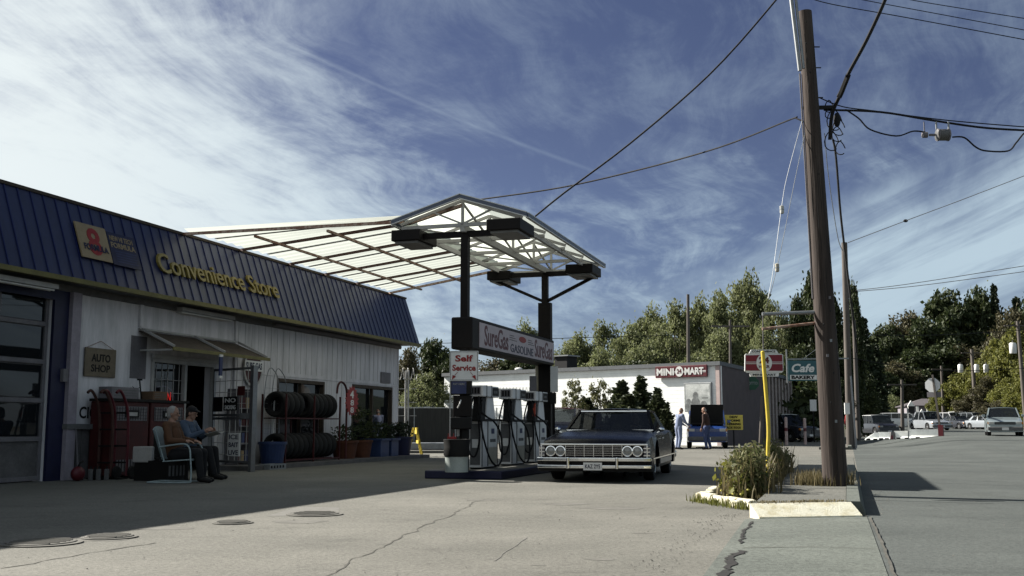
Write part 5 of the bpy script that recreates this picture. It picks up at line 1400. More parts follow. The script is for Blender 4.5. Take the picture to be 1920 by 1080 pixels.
mb = MB(); mb.prism([(-19.1, -.15, HM), (.15, -.15, HM), tuple(sl * 19 + Vector((.25, 0, HM - .02))), (-22, 18, HM)], (0, 0, .20)); mb.build('roof', 'roofgrey', mart)
mb = MB(); mb.box(-11.2, -10.3, 1.0, 2.0, HM + .2, HM + .95); rv = mb.build('roof_vent', 'dark', mart); mb = MB(); mb.box(-11.35, -10.15, .9, 2.1, HM + .951, HM + 1.02); mb.build('vent_cap', 'galv', rv)
mb = MB(); mb.ell((-13.4, .4, HM + .28), .25, .2, .1); mb.build('roof_lamp', 'white', mart, smooth=True)
# slatted screen at the far part of the side
for k in range(9):
    mb = MB(); p = sl * (10.4 + k * 1.05) + Vector((0, .3, 0)); mb.prism([(p.x - .05, p.y, 0), (p.x + .05, p.y, 0), (p.x + .05, p.y + .22, 0), (p.x - .05, p.y + .22, 0)], (0, 0, HM - .05)); mb.build('screen_post', M.setdefault('screen', mat('screen_post', (.34, .29, .27), .8, var=.2)), mart)
mb = MB(); p = sl * 10.1 + Vector((-.6, .3, 0)); q = sl * 19 + Vector((-.6, .3, 0)); mb.prism([tuple(p), tuple(q), (q.x - .2, q.y, 0), (p.x - .2, p.y, 0)], (0, 0, HM - .05)); mb.build('screen_back', 'dark', mart)
# side wall window and door
Cs = C0 + NS * .02
x0, z1 = onplane(1376, 713, C0, NS, S2); x1, z0 = onplane(1413, 775, C0, NS, S2)
sw = thing('x', None, None, C0, RS); col.objects.unlink(sw); bpy.data.objects.remove(sw)
def side(mb):     # side-frame (x along the side wall, -y outward) -> mart-local
    out = []
    for x, y, z in mb.v:
        w = S2 * x + NS * (-y); out.append((w.dot(XM), w.dot(Vector((-XM.y, XM.x, 0))), z))
    mb.v = out; return mb
mb = MB(); mb.box(x0, x1, -.05, -.01, z0, z1); wf = side(mb).build('window_frame', 'brown', mart)
mb = MB(); mb.box(x0 + .1, x1 - .1, -.06, -.051, z0 + .1, z1 - .08); side(mb).build('pane', 'glass', wf)
mb = MB(); mb.box(x0 + .3, x1 - .8, -.07, -.0605, z0 + 1.0, z0 + 1.3); side(mb).build('window_notice', 'white', wf)
mb = MB(); mb.box(x0 + .6 * (x1 - x0), x1 - .2, -.07, -.0605, z1 - .9, z1 - .15); side(mb).build('window_poster', 'darkred', wf)
xd0, zd1 = onplane(1418, 735, C0, NS, S2); xd1 = onplane(1440, 735, C0, NS, S2)[0]
mb = MB(); mb.box(xd0, xd1, -.06, -.01, 0.02, zd1); dd = side(mb).build('door', 'brown', mart)
mb = MB(); mb.box(xd0 + .3, xd0 + .42, -.08, -.0605, .9, 1.5); side(mb).build('door_handle', 'galv', dd)
mb = MB(); mb.bar((.5, -.03, HM - .9), (3.2, -.03, HM - .9), .05); mb.bar((.6, -.02, HM - .2), (.2, -.02, HM - 1.9), .03) ; side(mb).build('sign_bracket', 'black', mart)
# wall sign
xa, za = onplane(1230, 687.5, C0, NM, XM, .1); xb, zb = onplane(1327, 706, C0, NM, XM, .1); w_ = xb - xa; h_ = abs(za - zb)
p = C0 + XM * xa + NM * .06
t = thing('mini_mart_sign', 'maroon wall sign reading MINI MART with a 24 in a circle', 'sign', (p.x, p.y, min(za, zb)), RM)
mb = MB(); mb.box(0, w_, -.12, 0, 0, h_); mb.build('board', 'maroon', t, bevel=.02)
mb = MB(); mb.box(.06, w_ - .06, -.126, -.1205, h_ * .47, h_ * .53); mb.box(.06, w_ - .06, -.126, -.1205, h_ * .38, h_ * .42); mb.build('stripe', 'white', t)
mb = MB(); mb.text('MINI', w_ * .03, h_ * .20, w_ * .34, h_ * .60, -.127, .01, .03); mb.text('MART', w_ * .58, h_ * .20, w_ * .36, h_ * .60, -.127, .01, .03); mb.build('lettering', 'white', t)
mb = MB(); mb.disc(w_ * .475, h_ * .5, w_ * .075, h_ * .44, -.127, .01); mb.build('roundel', 'white', t)
mb = MB(); mb.text('24', w_ * .43, h_ * .32, w_ * .09, h_ * .40, -.138, .006, .03); mb.build('numeral', 'maroon', t)
# poster
xa, za = onplane(1283, 718, C0, NM, XM, .1); xb, zb = onplane(1335, 772, C0, NM, XM, .1); w_ = xb - xa; h_ = za - zb
p = C0 + XM * xa + NM * .03
t = thing('photo_poster', 'large framed black and white photo poster on the mini mart wall', 'poster', (p.x, p.y, zb), RM)
mb = MB(); mb.box(0, w_, -.10, 0, 0, h_); mb.build('frame', 'galv', t, bevel=.02)
mb = MB(); mb.box(.08, w_ - .08, -.106, -.1005, .08, h_ - .08); mb.build('print', mat('poster_print', (.34, .36, .35), .6, var=.3, scale=2, c2=(.62, .64, .62), thr=(.4, .6)), t)
mb = MB()
for cx, cz, rx, rz in ((.42, .55, .10, .13), (.42, .28, .17, .22), (.16, .35, .09, .10), (.15, .18, .12, .14), (.72, .22, .12, .16)): mb.disc(w_ * cx, h_ * cz, w_ * rx, h_ * rz, -.1065 - cx * .002 - rx * .004, .0008)
mb.build('printed_figure', mat('poster_figure', (.16, .17, .17), .7, var=.5, scale=5), t)
mb = MB(); mb.box(w_ * .66, w_ * .88, -.1085, -.107, h_ * .46, h_ * .48); mb.build('printed_line', 'black', t)
# hanging octagon sign on the side wall
p = at(1411, 737, 60.0)
t = thing('octagon_sign', 'dark hanging octagonal shop sign with a green edge near the mini mart door', 'sign', p, R(0))
mb = MB(); r_ = .40; mb.prism([(r_ * math.cos(R(22.5 + 45 * k)), 0, r_ * math.sin(R(22.5 + 45 * k)) + .55) for k in range(8)], (0, .08, 0)); mb.build('board', 'green', t)
mb = MB(); mb.text('LOTTO', -.30, .47, .60, .16, -.001, .01, .02); mb.build('lettering', 'galv', t)
mb = MB(); mb.bar((-1.1, .04, 1.15), (.6, .04, 1.15), .05); mb.build('bracket', 'black', t)
# dew worms board
Yd = 50.0
a = at(1359, 806, Yd); b = at(1392, 778, Yd); w_ = b.x - a.x; h_ = b.z - a.z
t = thing('bait_sign', 'yellow board reading DEW WORMS HERRING ROE EGGS by the mini mart', 'sign', (a.x, Yd, 0), R(-4))
mb = MB(); mb.box(0, w_, -.03, 0, a.z, b.z); mb.build('board', 'signyellow', t)
mb = MB()
for i, s in enumerate(('DEW', 'WORMS', 'HERRING', 'ROE EGGS')):
    ww = (.45, .72, .74, .76)[i]; mb.text(s, w_ * (1 - ww) / 2, a.z + h_ * (.78 - .235 * i), w_ * ww, h_ * .16, -.031, .006, .045)
mb.build('lettering', 'black', t)
mb = MB(); mb.box(w_ * .45, w_ * .52, .001, .05, 0, a.z + .1); mb.build('post', 'black', t)
# bollards, small sign beyond
for u, v0_, v1_, Y, lab in ((1475, 782, 833, 56, 'left of the two pinkish bollards beyond the crossing'), (1510, 784, 830, 58, 'right of the two pinkish bollards beyond the crossing')):
    p = at(u, v1_, Y); t = thing('bollard', lab, 'bollard', (p.x, Y, 0), 0, 'bollards beyond the crossing')
    z_ = at(u, v0_, Y).z; mb = MB(); mb.lathe([(.08, 0), (.08, z_ - .03), (.04, z_)], seg=12); mb.build('post', mat('bollard_pink', (.50, .38, .36), .7, var=.15), t, smooth=True)
    mb = MB(); mb.lathe([(.083, z_ * .5), (.083, z_ * .62)], seg=12); mb.build('band', 'maroon', t)
p = at(1527, 825, 66); t = thing('street_sign', 'small white sign on a dark post beyond the bollards', 'sign', (p.x, 66, 0), 0)
mb = MB(); mb.box(-.04, .04, 0, .04, 0, 2.3); mb.build('post', 'black', t)
mb = MB(); mb.box(-.2, .2, -.02, 0, 1.9, 2.6); mb.build('plate', 'white', t)
p = at(1480, 832, 62); make_car('parked_car', 'dark car with a pale roof half hidden behind the bollards', 'car', (p.x + 1.2, 68, 0), R(-60), suv('cardark', roof='carwhite'), None)

# ------------------------------------------------------------------ fences behind the store
Yf = 60
a = at(700, 765, Yf); b = at(925, 765, Yf)
t = thing('chain_link_fence', 'dark slatted chain link fence with a pale top rail behind the store', 'fence', (a.x, Yf, 0), 0)
zt = a.z; Lf = b.x - a.x
mb = MB(); mb.box(0, Lf, -.01, .01, .05, zt - .04); mb.build('slat_panel', mat('fence_slats', (.030, .030, .028), .8, var=.35, scale=3, stretch=(6, 1, .3)), t)
mb = MB(); mb.tube([(0, 0, zt), (Lf, 0, zt)], .03); mb.build('top_rail', 'galv', t)
for k in range(4):
    mb = MB(); mb.tube([(k * 2.3, -.04, 0), (k * 2.3, -.04, zt + .02)], .035); mb.build('post', 'galv', t)
def razor(name, lab, u0, u1, v0, v1, Y, posts, vb):
    a = at(u0, v1, Y); b = at(u1, v0, Y); t = thing(name, lab, 'fence', (a.x, Y, 0), 0)
    r_ = (b.z - a.z) / 2; Lx = b.x - a.x; n = max(3, int(Lx / r_ * 1.3)); pts = []
    for k in range(n * 14 + 1):
        q = 2 * math.pi * k / 14; pts.append((Lx * k / (n * 14), r_ * .6 * math.cos(q), (a.z + b.z) / 2 + r_ * math.sin(q)))
    mb = MB(); mb.tube(pts, .012, 5); mb.build('razor_coil', 'whitesteel', t)
    zp = at(u0, vb, Y).z
    for u in posts:
        x = at(u, vb, Y).x - a.x; mb = MB(); mb.tube([(x, 0, max(0, 0)), (x, 0, (a.z + b.z) / 2 + r_ * .6)], .035); mb.build('post', 'whitesteel', t)
    mb = MB()
    for z in (.95 + .4, .95 + .9, .95 + 1.4): mb.tube([(0, 0, z), (Lx, 0, z)], .008, 4)
    mb.build('strand', 'galv', t)
razor('razor_wire_fence', 'bright posts with coiled razor wire at the end of the store', 742, 782, 690, 712, 40, (760, 765), 775)
razor('razor_wire_fence', 'faint razor wire on thin posts seen between the pumps', 905, 1035, 726, 742, 46, (908, 963, 1034), 785)
p = at(800, 850, 37); t = thing('concrete_block', 'flat pale concrete slab lying beyond the barricade', 'slab', (p.x, 40, 0), .1)
mb = MB(); mb.box(-1.4, 1.4, -1.2, 1.2, 0, .10); mb.build('slab', 'patch', t, bevel=.02)
mb = MB(); mb.box(-.9, 1.0, -.5, .6, .101, .36); mb.build('kerb_block', 'galv', t, bevel=.03)

# ------------------------------------------------------------------ vegetation
def quads_mesh(name, C_, Dv, size, m, parent=None, seed=0, elong=1.5):
    r_ = np.random.default_rng(seed); n = len(C_)
    a = r_.normal(size=(n, 3)); a /= np.linalg.norm(a, axis=1)[:, None]
    if Dv is not None: a = a * .6 + Dv; a /= np.linalg.norm(a, axis=1)[:, None]
    b = r_.normal(size=(n, 3)); b -= a * (a * b).sum(1)[:, None]; b /= np.linalg.norm(b, axis=1)[:, None]
    s = size * r_.uniform(.55, 1.35, size=(n, 1)); A = a * s * elong * .5; B = b * s * .42
    V = np.stack([C_ - A, C_ + B, C_ + A, C_ - B], 1).reshape(-1, 3)
    me = bpy.data.meshes.new(name); me.vertices.add(4 * n); me.vertices.foreach_set('co', V.ravel().astype('f'))
    me.loops.add(4 * n); me.loops.foreach_set('vertex_index', np.arange(4 * n)); me.polygons.add(n)
    me.polygons.foreach_set('loop_start', np.arange(n) * 4); me.update(calc_edges=True)
    me.materials.append(M[m]); o = bpy.data.objects.new(name, me); col.objects.link(o)
    if parent: o.parent = parent
    return o
def decid(kind, m, seed, n=15000, leaf=.24, lobes=60, squash=1., base=.16, narrow=False, rs=1.):
    """a unit tree: 10 m tall, crown about 8 m wide"""
    r_ = np.random.default_rng(seed); t = thing(kind, 'x', 'tree', (0, 0, 0))
    cen = []; rad = []
    for k in range(lobes):
        while True:
            p = r_.uniform(-1, 1, 3)
            if (p ** 2).sum() <= 1: break
        prof = 1.0 if not narrow else .45
        z = (p[2] * .5 + .5); z = base + (1 - base) * z * .93
        wz = math.sin(math.pi * min(1, max(0.05, (z - base + .14) / (1.16 - base)))) ** .5
        cen.append((p[0] * 3.4 * prof * wz, p[1] * 3.4 * prof * wz, z * 10)); rad.append(r_.uniform(.55, 1.15) * rs * (1 if not narrow else .75))
    cen = np.array(cen); rad = np.array(rad); idx = r_.integers(0, lobes, n)
    g = r_.normal(size=(n, 3)); g /= np.linalg.norm(g, axis=1)[:, None]; rr_ = r_.uniform(.35, 1.1, size=(n, 1)) ** .7
    pts = cen[idx] + g * rr_ * rad[idx][:, None] * np.array([1, 1, .8 if not narrow else 1.5])
    # twiggy outliers
    k = n // 12; pts[:k] += r_.normal(size=(k, 3)) * .35
    pts[:, 2] = np.minimum(pts[:, 2], 10.2)
    quads_mesh('crown', pts, None, leaf, m, t, seed)
    mb = MB(); top = Vector((.15, 0, 8.2)); mb.tube([(0, 0, -.2), (.05, .02, 2), (.1, 0, 5), top], [.22, .17, .1, .03], 8)
    for j in range(min(16, lobes)):
        c = Vector(cen[j]); z0 = min(6.5, max(1.2, c.z * .55)); s = Vector((.08, 0, z0)); mb.tube([s, s.lerp(c, .5) + Vector((0, 0, -.2)), c], [.07, .05, .015], 5)
    mb.build('trunk', 'bark', t)
    return t
def conif(kind, m, seed, n=9000, leaf=.3, wide=1.8, droop=.3, nb=130):
    r_ = np.random.default_rng(seed); t = thing(kind, 'x', 'tree', (0, 0, 0)); P_ = []; D_ = []
    for k in range(nb):
        z = .5 + 9.2 * (k / nb) ** .9; ln = wide * (1 - z / 10.1) ** .85 * r_.uniform(.65, 1.15) + .12; a = k * 2.4 + r_.uniform(-.3, .3)
        m_ = max(8, int(n / nb * (ln / wide + .3) * 1.2))
        q = r_.uniform(.1, 1, m_); sp = .22 * ln
        P_.append(np.stack([np.cos(a) * q * ln, np.sin(a) * q * ln, z - droop * q * ln + .1 * q], 1) + r_.normal(size=(m_, 3)) * np.array([sp, sp, .12]) * .55)
        D_.append(np.tile([math.cos(a), math.sin(a), .25 if droop < .1 else -.1], (m_, 1)))
    quads_mesh('crown', np.concatenate(P_), np.concatenate(D_), leaf, m, t, seed, 1.9)
    mb = MB(); mb.tube([(0, 0, -.2), (0, 0, 5), (0, 0, 9.7)], [.16, .09, .02], 8); mb.build('trunk', 'bark', t)
    return t
PROTO = {}
def proto(k):
    if k not in PROTO:
        PROTO[k] = [{'poplar': lambda: decid('broadleaf_tree', 'leafA', 11, 15000, .20, 85), 'poplar2': lambda: decid('broadleaf_tree', 'leafA', 12, 13000, .19, 64, base=.1),
            'dark': lambda: decid('broadleaf_tree', 'leafB', 13, 17000, .26, 80), 'brown': lambda: decid('broadleaf_tree', 'leafD', 14, 12000, .22, 60),
            'yellow': lambda: decid('broadleaf_tree', 'leafC', 15, 16000, .24, 75, base=.05), 'lombardy': lambda: decid('columnar_poplar', 'leafB', 16, 15000, .22, 80, base=.05, narrow=True),
            'conifer': lambda: conif('conifer_tree', 'leafK', 17), 'cedar': lambda: conif('cedar_shrub', 'leafCedar', 18, 8000, .34, 2.9, -1.1, 64), 'pale': lambda: decid('young_tree', 'leafW', 19, 3600, .26, 60, base=.08, rs=.62)}[k](), False]
    return PROTO[k]
def plant(kind, u, vt, Y, wpx, label, group=None, zb=None, natw=None, base_v=None):
    pr = proto(kind); t = pr[0] if not pr[1] else copy_tree(pr[0]); pr[1] = True
    p = at(u, vt, Y); g = gz(p.x, Y) if zb is None else zb; H_ = p.z - g
    nw = {'lombardy': 4.0, 'conifer': 3.6, 'cedar': 3.9, 'pale': 6.6}.get(kind, 7.8)
    w = wpx * Y / FPX
    t.location = (p.x, Y, g - .05); t.scale = (w / nw, w / nw, H_ / 10); t.rotation_euler = (0, 0, random.uniform(0, 6.28))
    t['label'] = label; t['category'] = 'shrub' if kind == 'cedar' else 'tree'
    if group: t['group'] = group
    elif 'group' in t: del t['group']
    return t
ordn = ['first', 'second', 'third', 'fourth', 'fifth', 'sixth', 'seventh', 'eighth', 'ninth', 'tenth', 'eleventh', 'twelfth', 'thirteenth', 'fourteenth']
GA = 'green trees behind the mini mart'
for k, (u, v, w, kd, Y) in enumerate([(925, 662, 120, 'brown', 74), (985, 598, 100, 'poplar', 80), (1045, 645, 100, 'poplar2', 76), (1085, 618, 105, 'poplar', 80), (1128, 588, 120, 'poplar2', 84), (1180, 604, 110, 'poplar', 78), (1222, 570, 120, 'poplar', 88),
                                      (1262, 548, 120, 'poplar2', 84), (1312, 552, 120, 'poplar', 90), (1352, 528, 120, 'poplar2', 84), (1402, 506, 130, 'poplar', 88), (1445, 545, 90, 'poplar2', 80)]):
    plant(kd, u, v, Y, w, f'{ordn[k]} airy green tree from the left in the row behind the mini mart', GA)
GB = 'low green trees filling in behind the mini mart'
for k, (u, v, w, kd, Y) in enumerate([(965, 655, 110, 'dark', 68), (1060, 668, 110, 'poplar', 70), (1130, 640, 130, 'poplar2', 72), (1210, 635, 130, 'poplar', 72), (1290, 620, 130, 'dark', 92), (1350, 610, 120, 'poplar', 74), (1425, 600, 110, 'poplar2', 74), (1180, 670, 150, 'dark', 66), (1300, 660, 150, 'poplar', 70), (1400, 670, 130, 'dark', 90)]):
    plant(kd, u, v, Y, w, f'{ordn[k]} lower tree in the second row just over the mini mart roof', GB)
for k, (u, v, w, kd, Y, lab) in enumerate([(765, 640, 95, 'brown', 66, 'brownish tree right at the end wall of the store'), (812, 628, 110, 'dark', 70, 'dark bushy tree between the store and the canopy post'), (855, 655, 80, 'dark', 68, 'dark low tree behind the self service sign'),
        (700, 660, 110, 'dark', 72, 'dark tree mostly hidden by the store wall'), (800, 690, 100, 'poplar2', 64, 'shrubby tree directly over the slatted fence'), (890, 690, 80, 'brown', 66, 'low brown tree between the sign and the first pump')]): plant(kd, u, v, Y, w, lab)
for u, v, w, kd, Y, lab in [(1520, 497, 62, 'lombardy', 82, 'tall dark columnar poplar immediately left of the big pole'), (1492, 545, 55, 'lombardy', 80, 'shorter columnar poplar left of the tallest one'), (1472, 585, 50, 'lombardy', 84, 'dark columnar poplar beside the airy trees'),
        (1600, 520, 40, 'lombardy', 86, 'thin dark poplar standing right behind the second pole'), (1560, 540, 50, 'lombardy', 84, 'dark poplar hidden behind the big pole'), (1618, 590, 55, 'conifer', 100, 'dark conifer at the left of the street gap'), (1640, 640, 60, 'conifer', 110, 'small dark conifer over the dark van'),
        (1500, 640, 110, 'dark', 78, 'dark bushy tree behind the cafe sign'), (1570, 650, 90, 'dark', 80, 'dark tree behind the foot of the second pole'), (1545, 690, 100, 'dark', 72, 'low dark tree beyond the bollards'), (1615, 690, 70, 'dark', 96, 'low dark tree at the left kerb of the far street')]:
    plant(kd, u, v, Y, w, lab)
GE = 'tall dark trees on the far hillside'
for k, (u, v, w, kd, Y) in enumerate([(1655, 612, 90, 'dark', 150), (1695, 582, 110, 'brown', 155), (1735, 600, 110, 'dark', 150), (1768, 545, 130, 'dark', 160), (1815, 570, 90, 'dark', 165), (1836, 540, 90, 'dark', 160), (1862, 528, 46, 'conifer', 158), (1896, 575, 100, 'brown', 150), (1905, 552, 60, 'conifer', 165), (1940, 560, 100, 'dark', 160)]):
    plant(kd, u, v - (10 if kd != 'conifer' else 0), Y * 1.38, w * (1.18 if kd != 'conifer' else 1), f'{ordn[k]} tall dark tree from the left on the far hillside', GE)
GF = 'dark lower trees across the far hillside'
for k, (u, v, w, kd, Y) in enumerate([(1640, 690, 90, 'dark', 140), (1680, 680, 100, 'brown', 142), (1720, 660, 120, 'dark', 145), (1765, 640, 130, 'dark', 148), (1815, 650, 120, 'brown', 145), (1870, 640, 110, 'brown', 140), (1920, 650, 110, 'dark', 140), (1660, 745, 80, 'poplar2', 135), (1700, 750, 80, 'dark', 215), (1745, 735, 100, 'dark', 215), (1800, 740, 90, 'dark', 210)]):
    plant(kd, u, v - (10 if kd != 'conifer' else 0), Y * 1.38, w * (1.18 if kd != 'conifer' else 1), f'{ordn[k]} dark tree in the lower rank of the far hillside', GF)
GY = 'yellow green trees along the right of the street'
for k, (u, v, w, kd, Y) in enumerate([(1795, 690, 80, 'yellow', 128), (1830, 668, 80, 'yellow', 126), (1868, 622, 90, 'yellow', 124), (1905, 600, 110, 'yellow', 118), (1945, 640, 100, 'yellow', 112), (1760, 730, 55, 'yellow', 130), (1850, 700, 80, 'brown', 118), (1890, 700, 80, 'yellow', 112), (1815, 735, 80, 'brown', 122), (1925, 700, 90, 'yellow', 100), (1875, 745, 90, 'brown', 108), (1910, 760, 70, 'dark', 104)]):
    plant(kd, u, v, Y, w, f'{ordn[k]} leafy tree or bush in the bright growth at the right', GY)
GC = 'shrubs in front of the mini mart wall'
for k, (u, v, w, kd, Y) in enumerate([(1078, 695, 52, 'pale', 49), (1126, 697, 64, 'pale', 50), (1166, 712, 50, 'cedar', 49), (1201, 704, 46, 'cedar', 49.5), (1232, 726, 44, 'cedar', 48), (1250, 756, 30, 'cedar', 47.5), (1180, 738, 60, 'cedar', 47.5), (1100, 745, 60, 'cedar', 50)]):
    plant(kd, u, v, Y, w, ['thin pale young tree at the left of the mini mart wall', 'larger pale young tree on the mini mart wall', 'dark pointed cedar right of the pale young trees', 'tallest dark cedar in the middle of the wall', 'dark cedar second from the right of the row', 'smallest cedar at the right end of the row', 'low spreading cedar in front of the tallest two', 'low cedar between the two pale young trees'][k], GC, zb=0)

# weeds in the planting bed, grass at the pole
def blades(name, centers, h, n, seed, m, lean=.35, w=.012, label=None, spread=.1):
    r_ = np.random.default_rng(seed); mb = MB()
    for c in centers:
        for k in range(n):
            p = Vector(c[:3]) + Vector((r_.normal() * spread, r_.normal() * spread, 0)); hh = h * (c[3] if len(c) > 3 else 1) * r_.uniform(.4, 1.15); a = r_.uniform(0, 6.28); l_ = lean * hh * r_.uniform(.2, 1.3)
            d = Vector((math.cos(a), math.sin(a), 0)); s = d.cross(Vector((0, 0, 1))) * w * r_.uniform(.6, 1.4)
            mb.add([p - s, p + s, p + d * l_ * .4 + Vector((0, 0, hh * .6)) + s * .7, p + d * l_ * .4 + Vector((0, 0, hh * .6)) - s * .7, p + d * l_ + Vector((0, 0, hh))], [(0, 1, 2, 3), (3, 2, 4)])
    return mb
bed = []
r_ = np.random.default_rng(3)
for k in range(150):
    s = -2.2 + 8.5 * r_.uniform() ** 1.4; n = 12.02 + .30 * r_.uniform() - max(0, -1.2 - s) * (-.12); p = P(s, n, .02); bed.append((p.x, p.y, p.z, r_.uniform(.45, 1.15)))
def weedstems(centers, seed, h):
    r_ = np.random.default_rng(seed); C_ = []; mb = MB()
    for c in centers:
        for k in range(5):
            hh = h * c[3] * r_.uniform(.5, 1.1); a = r_.uniform(0, 6.28); l_ = .28 * hh * r_.uniform(.2, 1.2); p = Vector(c[:3]); e = p + Vector((math.cos(a) * l_, math.sin(a) * l_, hh))
            mb.tube([p, p.lerp(e, .5) + Vector((0, 0, hh * .06)), e], [.004, .003, .002], 4)
            for j in range(38):
                q = r_.uniform(.15, 1) ** .8; b = p.lerp(e, q); sp = .055 * (1.15 - q * .6); C_.append((b.x + r_.normal() * sp, b.y + r_.normal() * sp, b.z + r_.normal() * .03))
    return mb, np.array(C_)
mb, C_ = weedstems(bed, 5, .60)
o = quads_mesh('weeds', C_, None, .040, 'leafW', None, 9, 1.8); tag(o, 'tangle of tall green weeds filling the kerbed bed', 'weeds', None, 'stuff')
o = mb.build('weed_stems', 'leafG'); tag(o, 'dry stems rising through the green weeds', 'weeds', None, 'stuff')
o = blades('dry_grass', bed, .55, 26, 8, 'leafG', spread=.12).build('dry_grass', 'leafG'); tag(o, 'dry straw coloured grass among the weeds of the bed', 'grass', None, 'stuff')
C2 = []
for k in range(9):
    p = P(-2.2 + .5 * k, 12.25 - .2 * (k % 2), .12)
    g_ = r_.normal(size=(260, 3)) * np.array([.085, .085, .10]); C2.append(g_ + np.array([p.x, p.y, .16 + .22 * r_.uniform()]))
o = quads_mesh('broadleaf_weeds', np.concatenate(C2), None, .06, 'leafC', None, 12, 1.5); tag(o, 'broad leaved bright green weeds at the right side of the bed', 'weeds', None, 'stuff')
mb = MB(); rq = random.Random(2)
for k in range(30):
    p = P(-2.5 + rq.random() * .8, 11.9 + rq.random() * .5, .1 + rq.random() * .12); mb.ell(p, .014, .014, .012, 6)
o = mb.build('wild_flowers', 'flower'); tag(o, 'small pale yellow flowers over the front kerb of the bed', 'flowers', None, 'stuff')
edge = [];
for k in range(60): e_ = rq.random(); q = P(-1.85 - 1.3 * e_ - .12 * rq.random(), 11.55 + .82 * e_); edge.append((q.x, q.y, .005, .3 + .4 * rq.random()))
o = blades('kerb_grass', edge[:34], .20, 12, 4, 'leafG', spread=.05, w=.006).build('kerb_grass', 'leafC'); tag(o, 'short green tufts along the broken yellow kerb', 'grass', None, 'stuff')
pg = [P(.0 + .34 * math.cos(a_), 13.18 + .26 * math.sin(a_)) for a_ in [k * .42 for k in range(15)]] + [P(-.25 + .1 * k, 12.85 + .05 * k) for k in range(5)]
o = blades('pole_grass', [(q.x, q.y, .14, .8) for q in pg], .26, 46, 6, 'leafG', spread=.07, w=.006).build('pole_grass', 'leafG'); tag(o, 'dry grass tuft growing round the foot of the big pole', 'grass', None, 'stuff')
gr = [];
for k in range(46): e_ = rq.random(); q = P(-4.15 + .5 * e_ + .25 * rq.random(), 12.55 + .85 * e_); gr.append((q.x, q.y, .142, .2))
for k in range(50): q = P(-3.0 + 8 * rq.random(), 12.46 + .05 * rq.random()); gr.append((q.x, q.y, .12, .5))
o = blades('walk_grass', gr, .12, 10, 7, 'leafG', spread=.05, w=.005).build('walk_grass', 'leafG'); tag(o, 'thin weeds growing in the cracks of the raised walk', 'grass', None, 'stuff')
# broken painted kerbs of the bed
def kerbrun(a, b, n, label, seed):
    rr = random.Random(seed); a = Vector(a); b = Vector(b); d = (b - a) / n; t_ = Vector((-d.y, d.x, 0)).normalized(); L_ = []
    t = thing('bed_kerb', label, 'kerb', a)
    for k in range(n):
        p = d * k; w = .12 * rr.uniform(.9, 1.15); h = .10 * rr.uniform(.75, 1.1); g = d.normalized() * .012; e = p + d - g; p = p + g; j = t_ * rr.uniform(-.02, .02)
        mb = MB(); mb.prism([tuple(p + j), tuple(e + j), tuple(e + t_ * w + j), tuple(p + t_ * w + j)], (0, 0, h)); mb.build('kerb_stone', 'curbpaint', t, bevel=.025)
kerbrun(P(-1.75, 11.62), P(-3.05, 12.38), 4, 'broken yellow painted kerb along the front of the weed bed', 1)
kerbrun(P(-.2, 11.62), P(-1.7, 11.58), 4, 'low painted kerb along the left side of the weed bed', 2)
kerbrun(P(-3.0, 12.25), P(-2.65, 12.42), 1, 'short kerb stone joining the bed to the raised walk', 3)

# ------------------------------------------------------------------ poles and wires
def pole(name, label, u0, v0, u1, v1, Y0, Y1, r0, r1, m, parts=None, zb=None):
    a = at(u0, v0, Y0); b = at(u1, v1, Y1); g = gz(a.x, Y0) if zb is None else zb
    t = thing(name, label, 'utility pole', (a.x, Y0, g)); o = Vector((a.x, Y0, g))
    mb = MB(); mb.tube([(0, 0, -.1), (b - o) * .5, b - o], [r0, (r0 + r1) / 2, r1], 20); mb.build('shaft', m, t, smooth=True)
    return t, o, b
big, o1, b1 = pole('utility_pole', 'big dark weathered wooden pole standing on the raised walk', 1568, 930, 1509, 22, 15.0, 15.0, .172, .098, 'wood', zb=.13)
def on1(v, du=0.):          # a point on the big pole at image row v
    k = (930 - v) / (930 - 22); return at(1568 + (1509 - 1568) * k + du, v, 15.0) - o1
mb = MB(); mb.tube([on1(133, -13) + Vector((0, -.10, 0)), on1(-60, -22) + Vector((0, -.10, 0))], .022, 8); mb.tube([on1(137, -20) + Vector((0, -.10, 0)), on1(-60, -31) + Vector((0, -.10, 0))], .030, 8); mb.build('conduit', 'galv', big)
mb = MB(); mb.tube([on1(138, -17), on1(420, -19), on1(560, -20)], .012, 6); mb.build('ground_wire', 'greytrim', big)
for v in (88, 127, 183):
    mb = MB(); q = on1(v, 12); mb.bar(q, q + Vector((.09, 0, 0)), .014); mb.build('step_bolt', 'black', big)
mb = MB(); q = on1(202, 8); mb.bar(q, q + Vector((.28, -.02, 0)), .05); mb.bar(on1(202, -15), on1(202, 12), .04); q = on1(560, -22)
mb.build('bracket', 'black', big)
rr = random.Random(4)
for k in range(26):
    v = rr.uniform(60, 900); ln = rr.uniform(30, 150); x = rr.uniform(-.8, .8); rad = .098 + (.172 - .098) * (v - 22) / 908
    q0, q1 = on1(v), on1(v + ln); mb = MB(); y = -math.sqrt(1 - x * x) * (rad + .001)
    mb.tube([q0 + Vector((x * rad, y, 0)), q0.lerp(q1, .5) + Vector((x * rad + rr.uniform(-.006, .006), y - .003, 0)), q1 + Vector((x * rad * 1.03, y * 1.03 - .002, 0))], [.0015, rr.uniform(.003, .0055), .0015], 5); mb.build('crack', 'dark', big)
for v, x in ((45, -.2), (85, -.35), (140, -.1), (330, .1), (585, .3), (610, -.4), (700, .2), (755, -.2)):
    rad = .098 + (.172 - .098) * (v - 22) / 908; q = on1(v) + Vector((x * rad, -math.sqrt(1 - x * x) * rad, 0)); mb = MB(); mb.ell(q, .011, .006, .015, 8); mb.build('bolt_hole', 'dark', big)
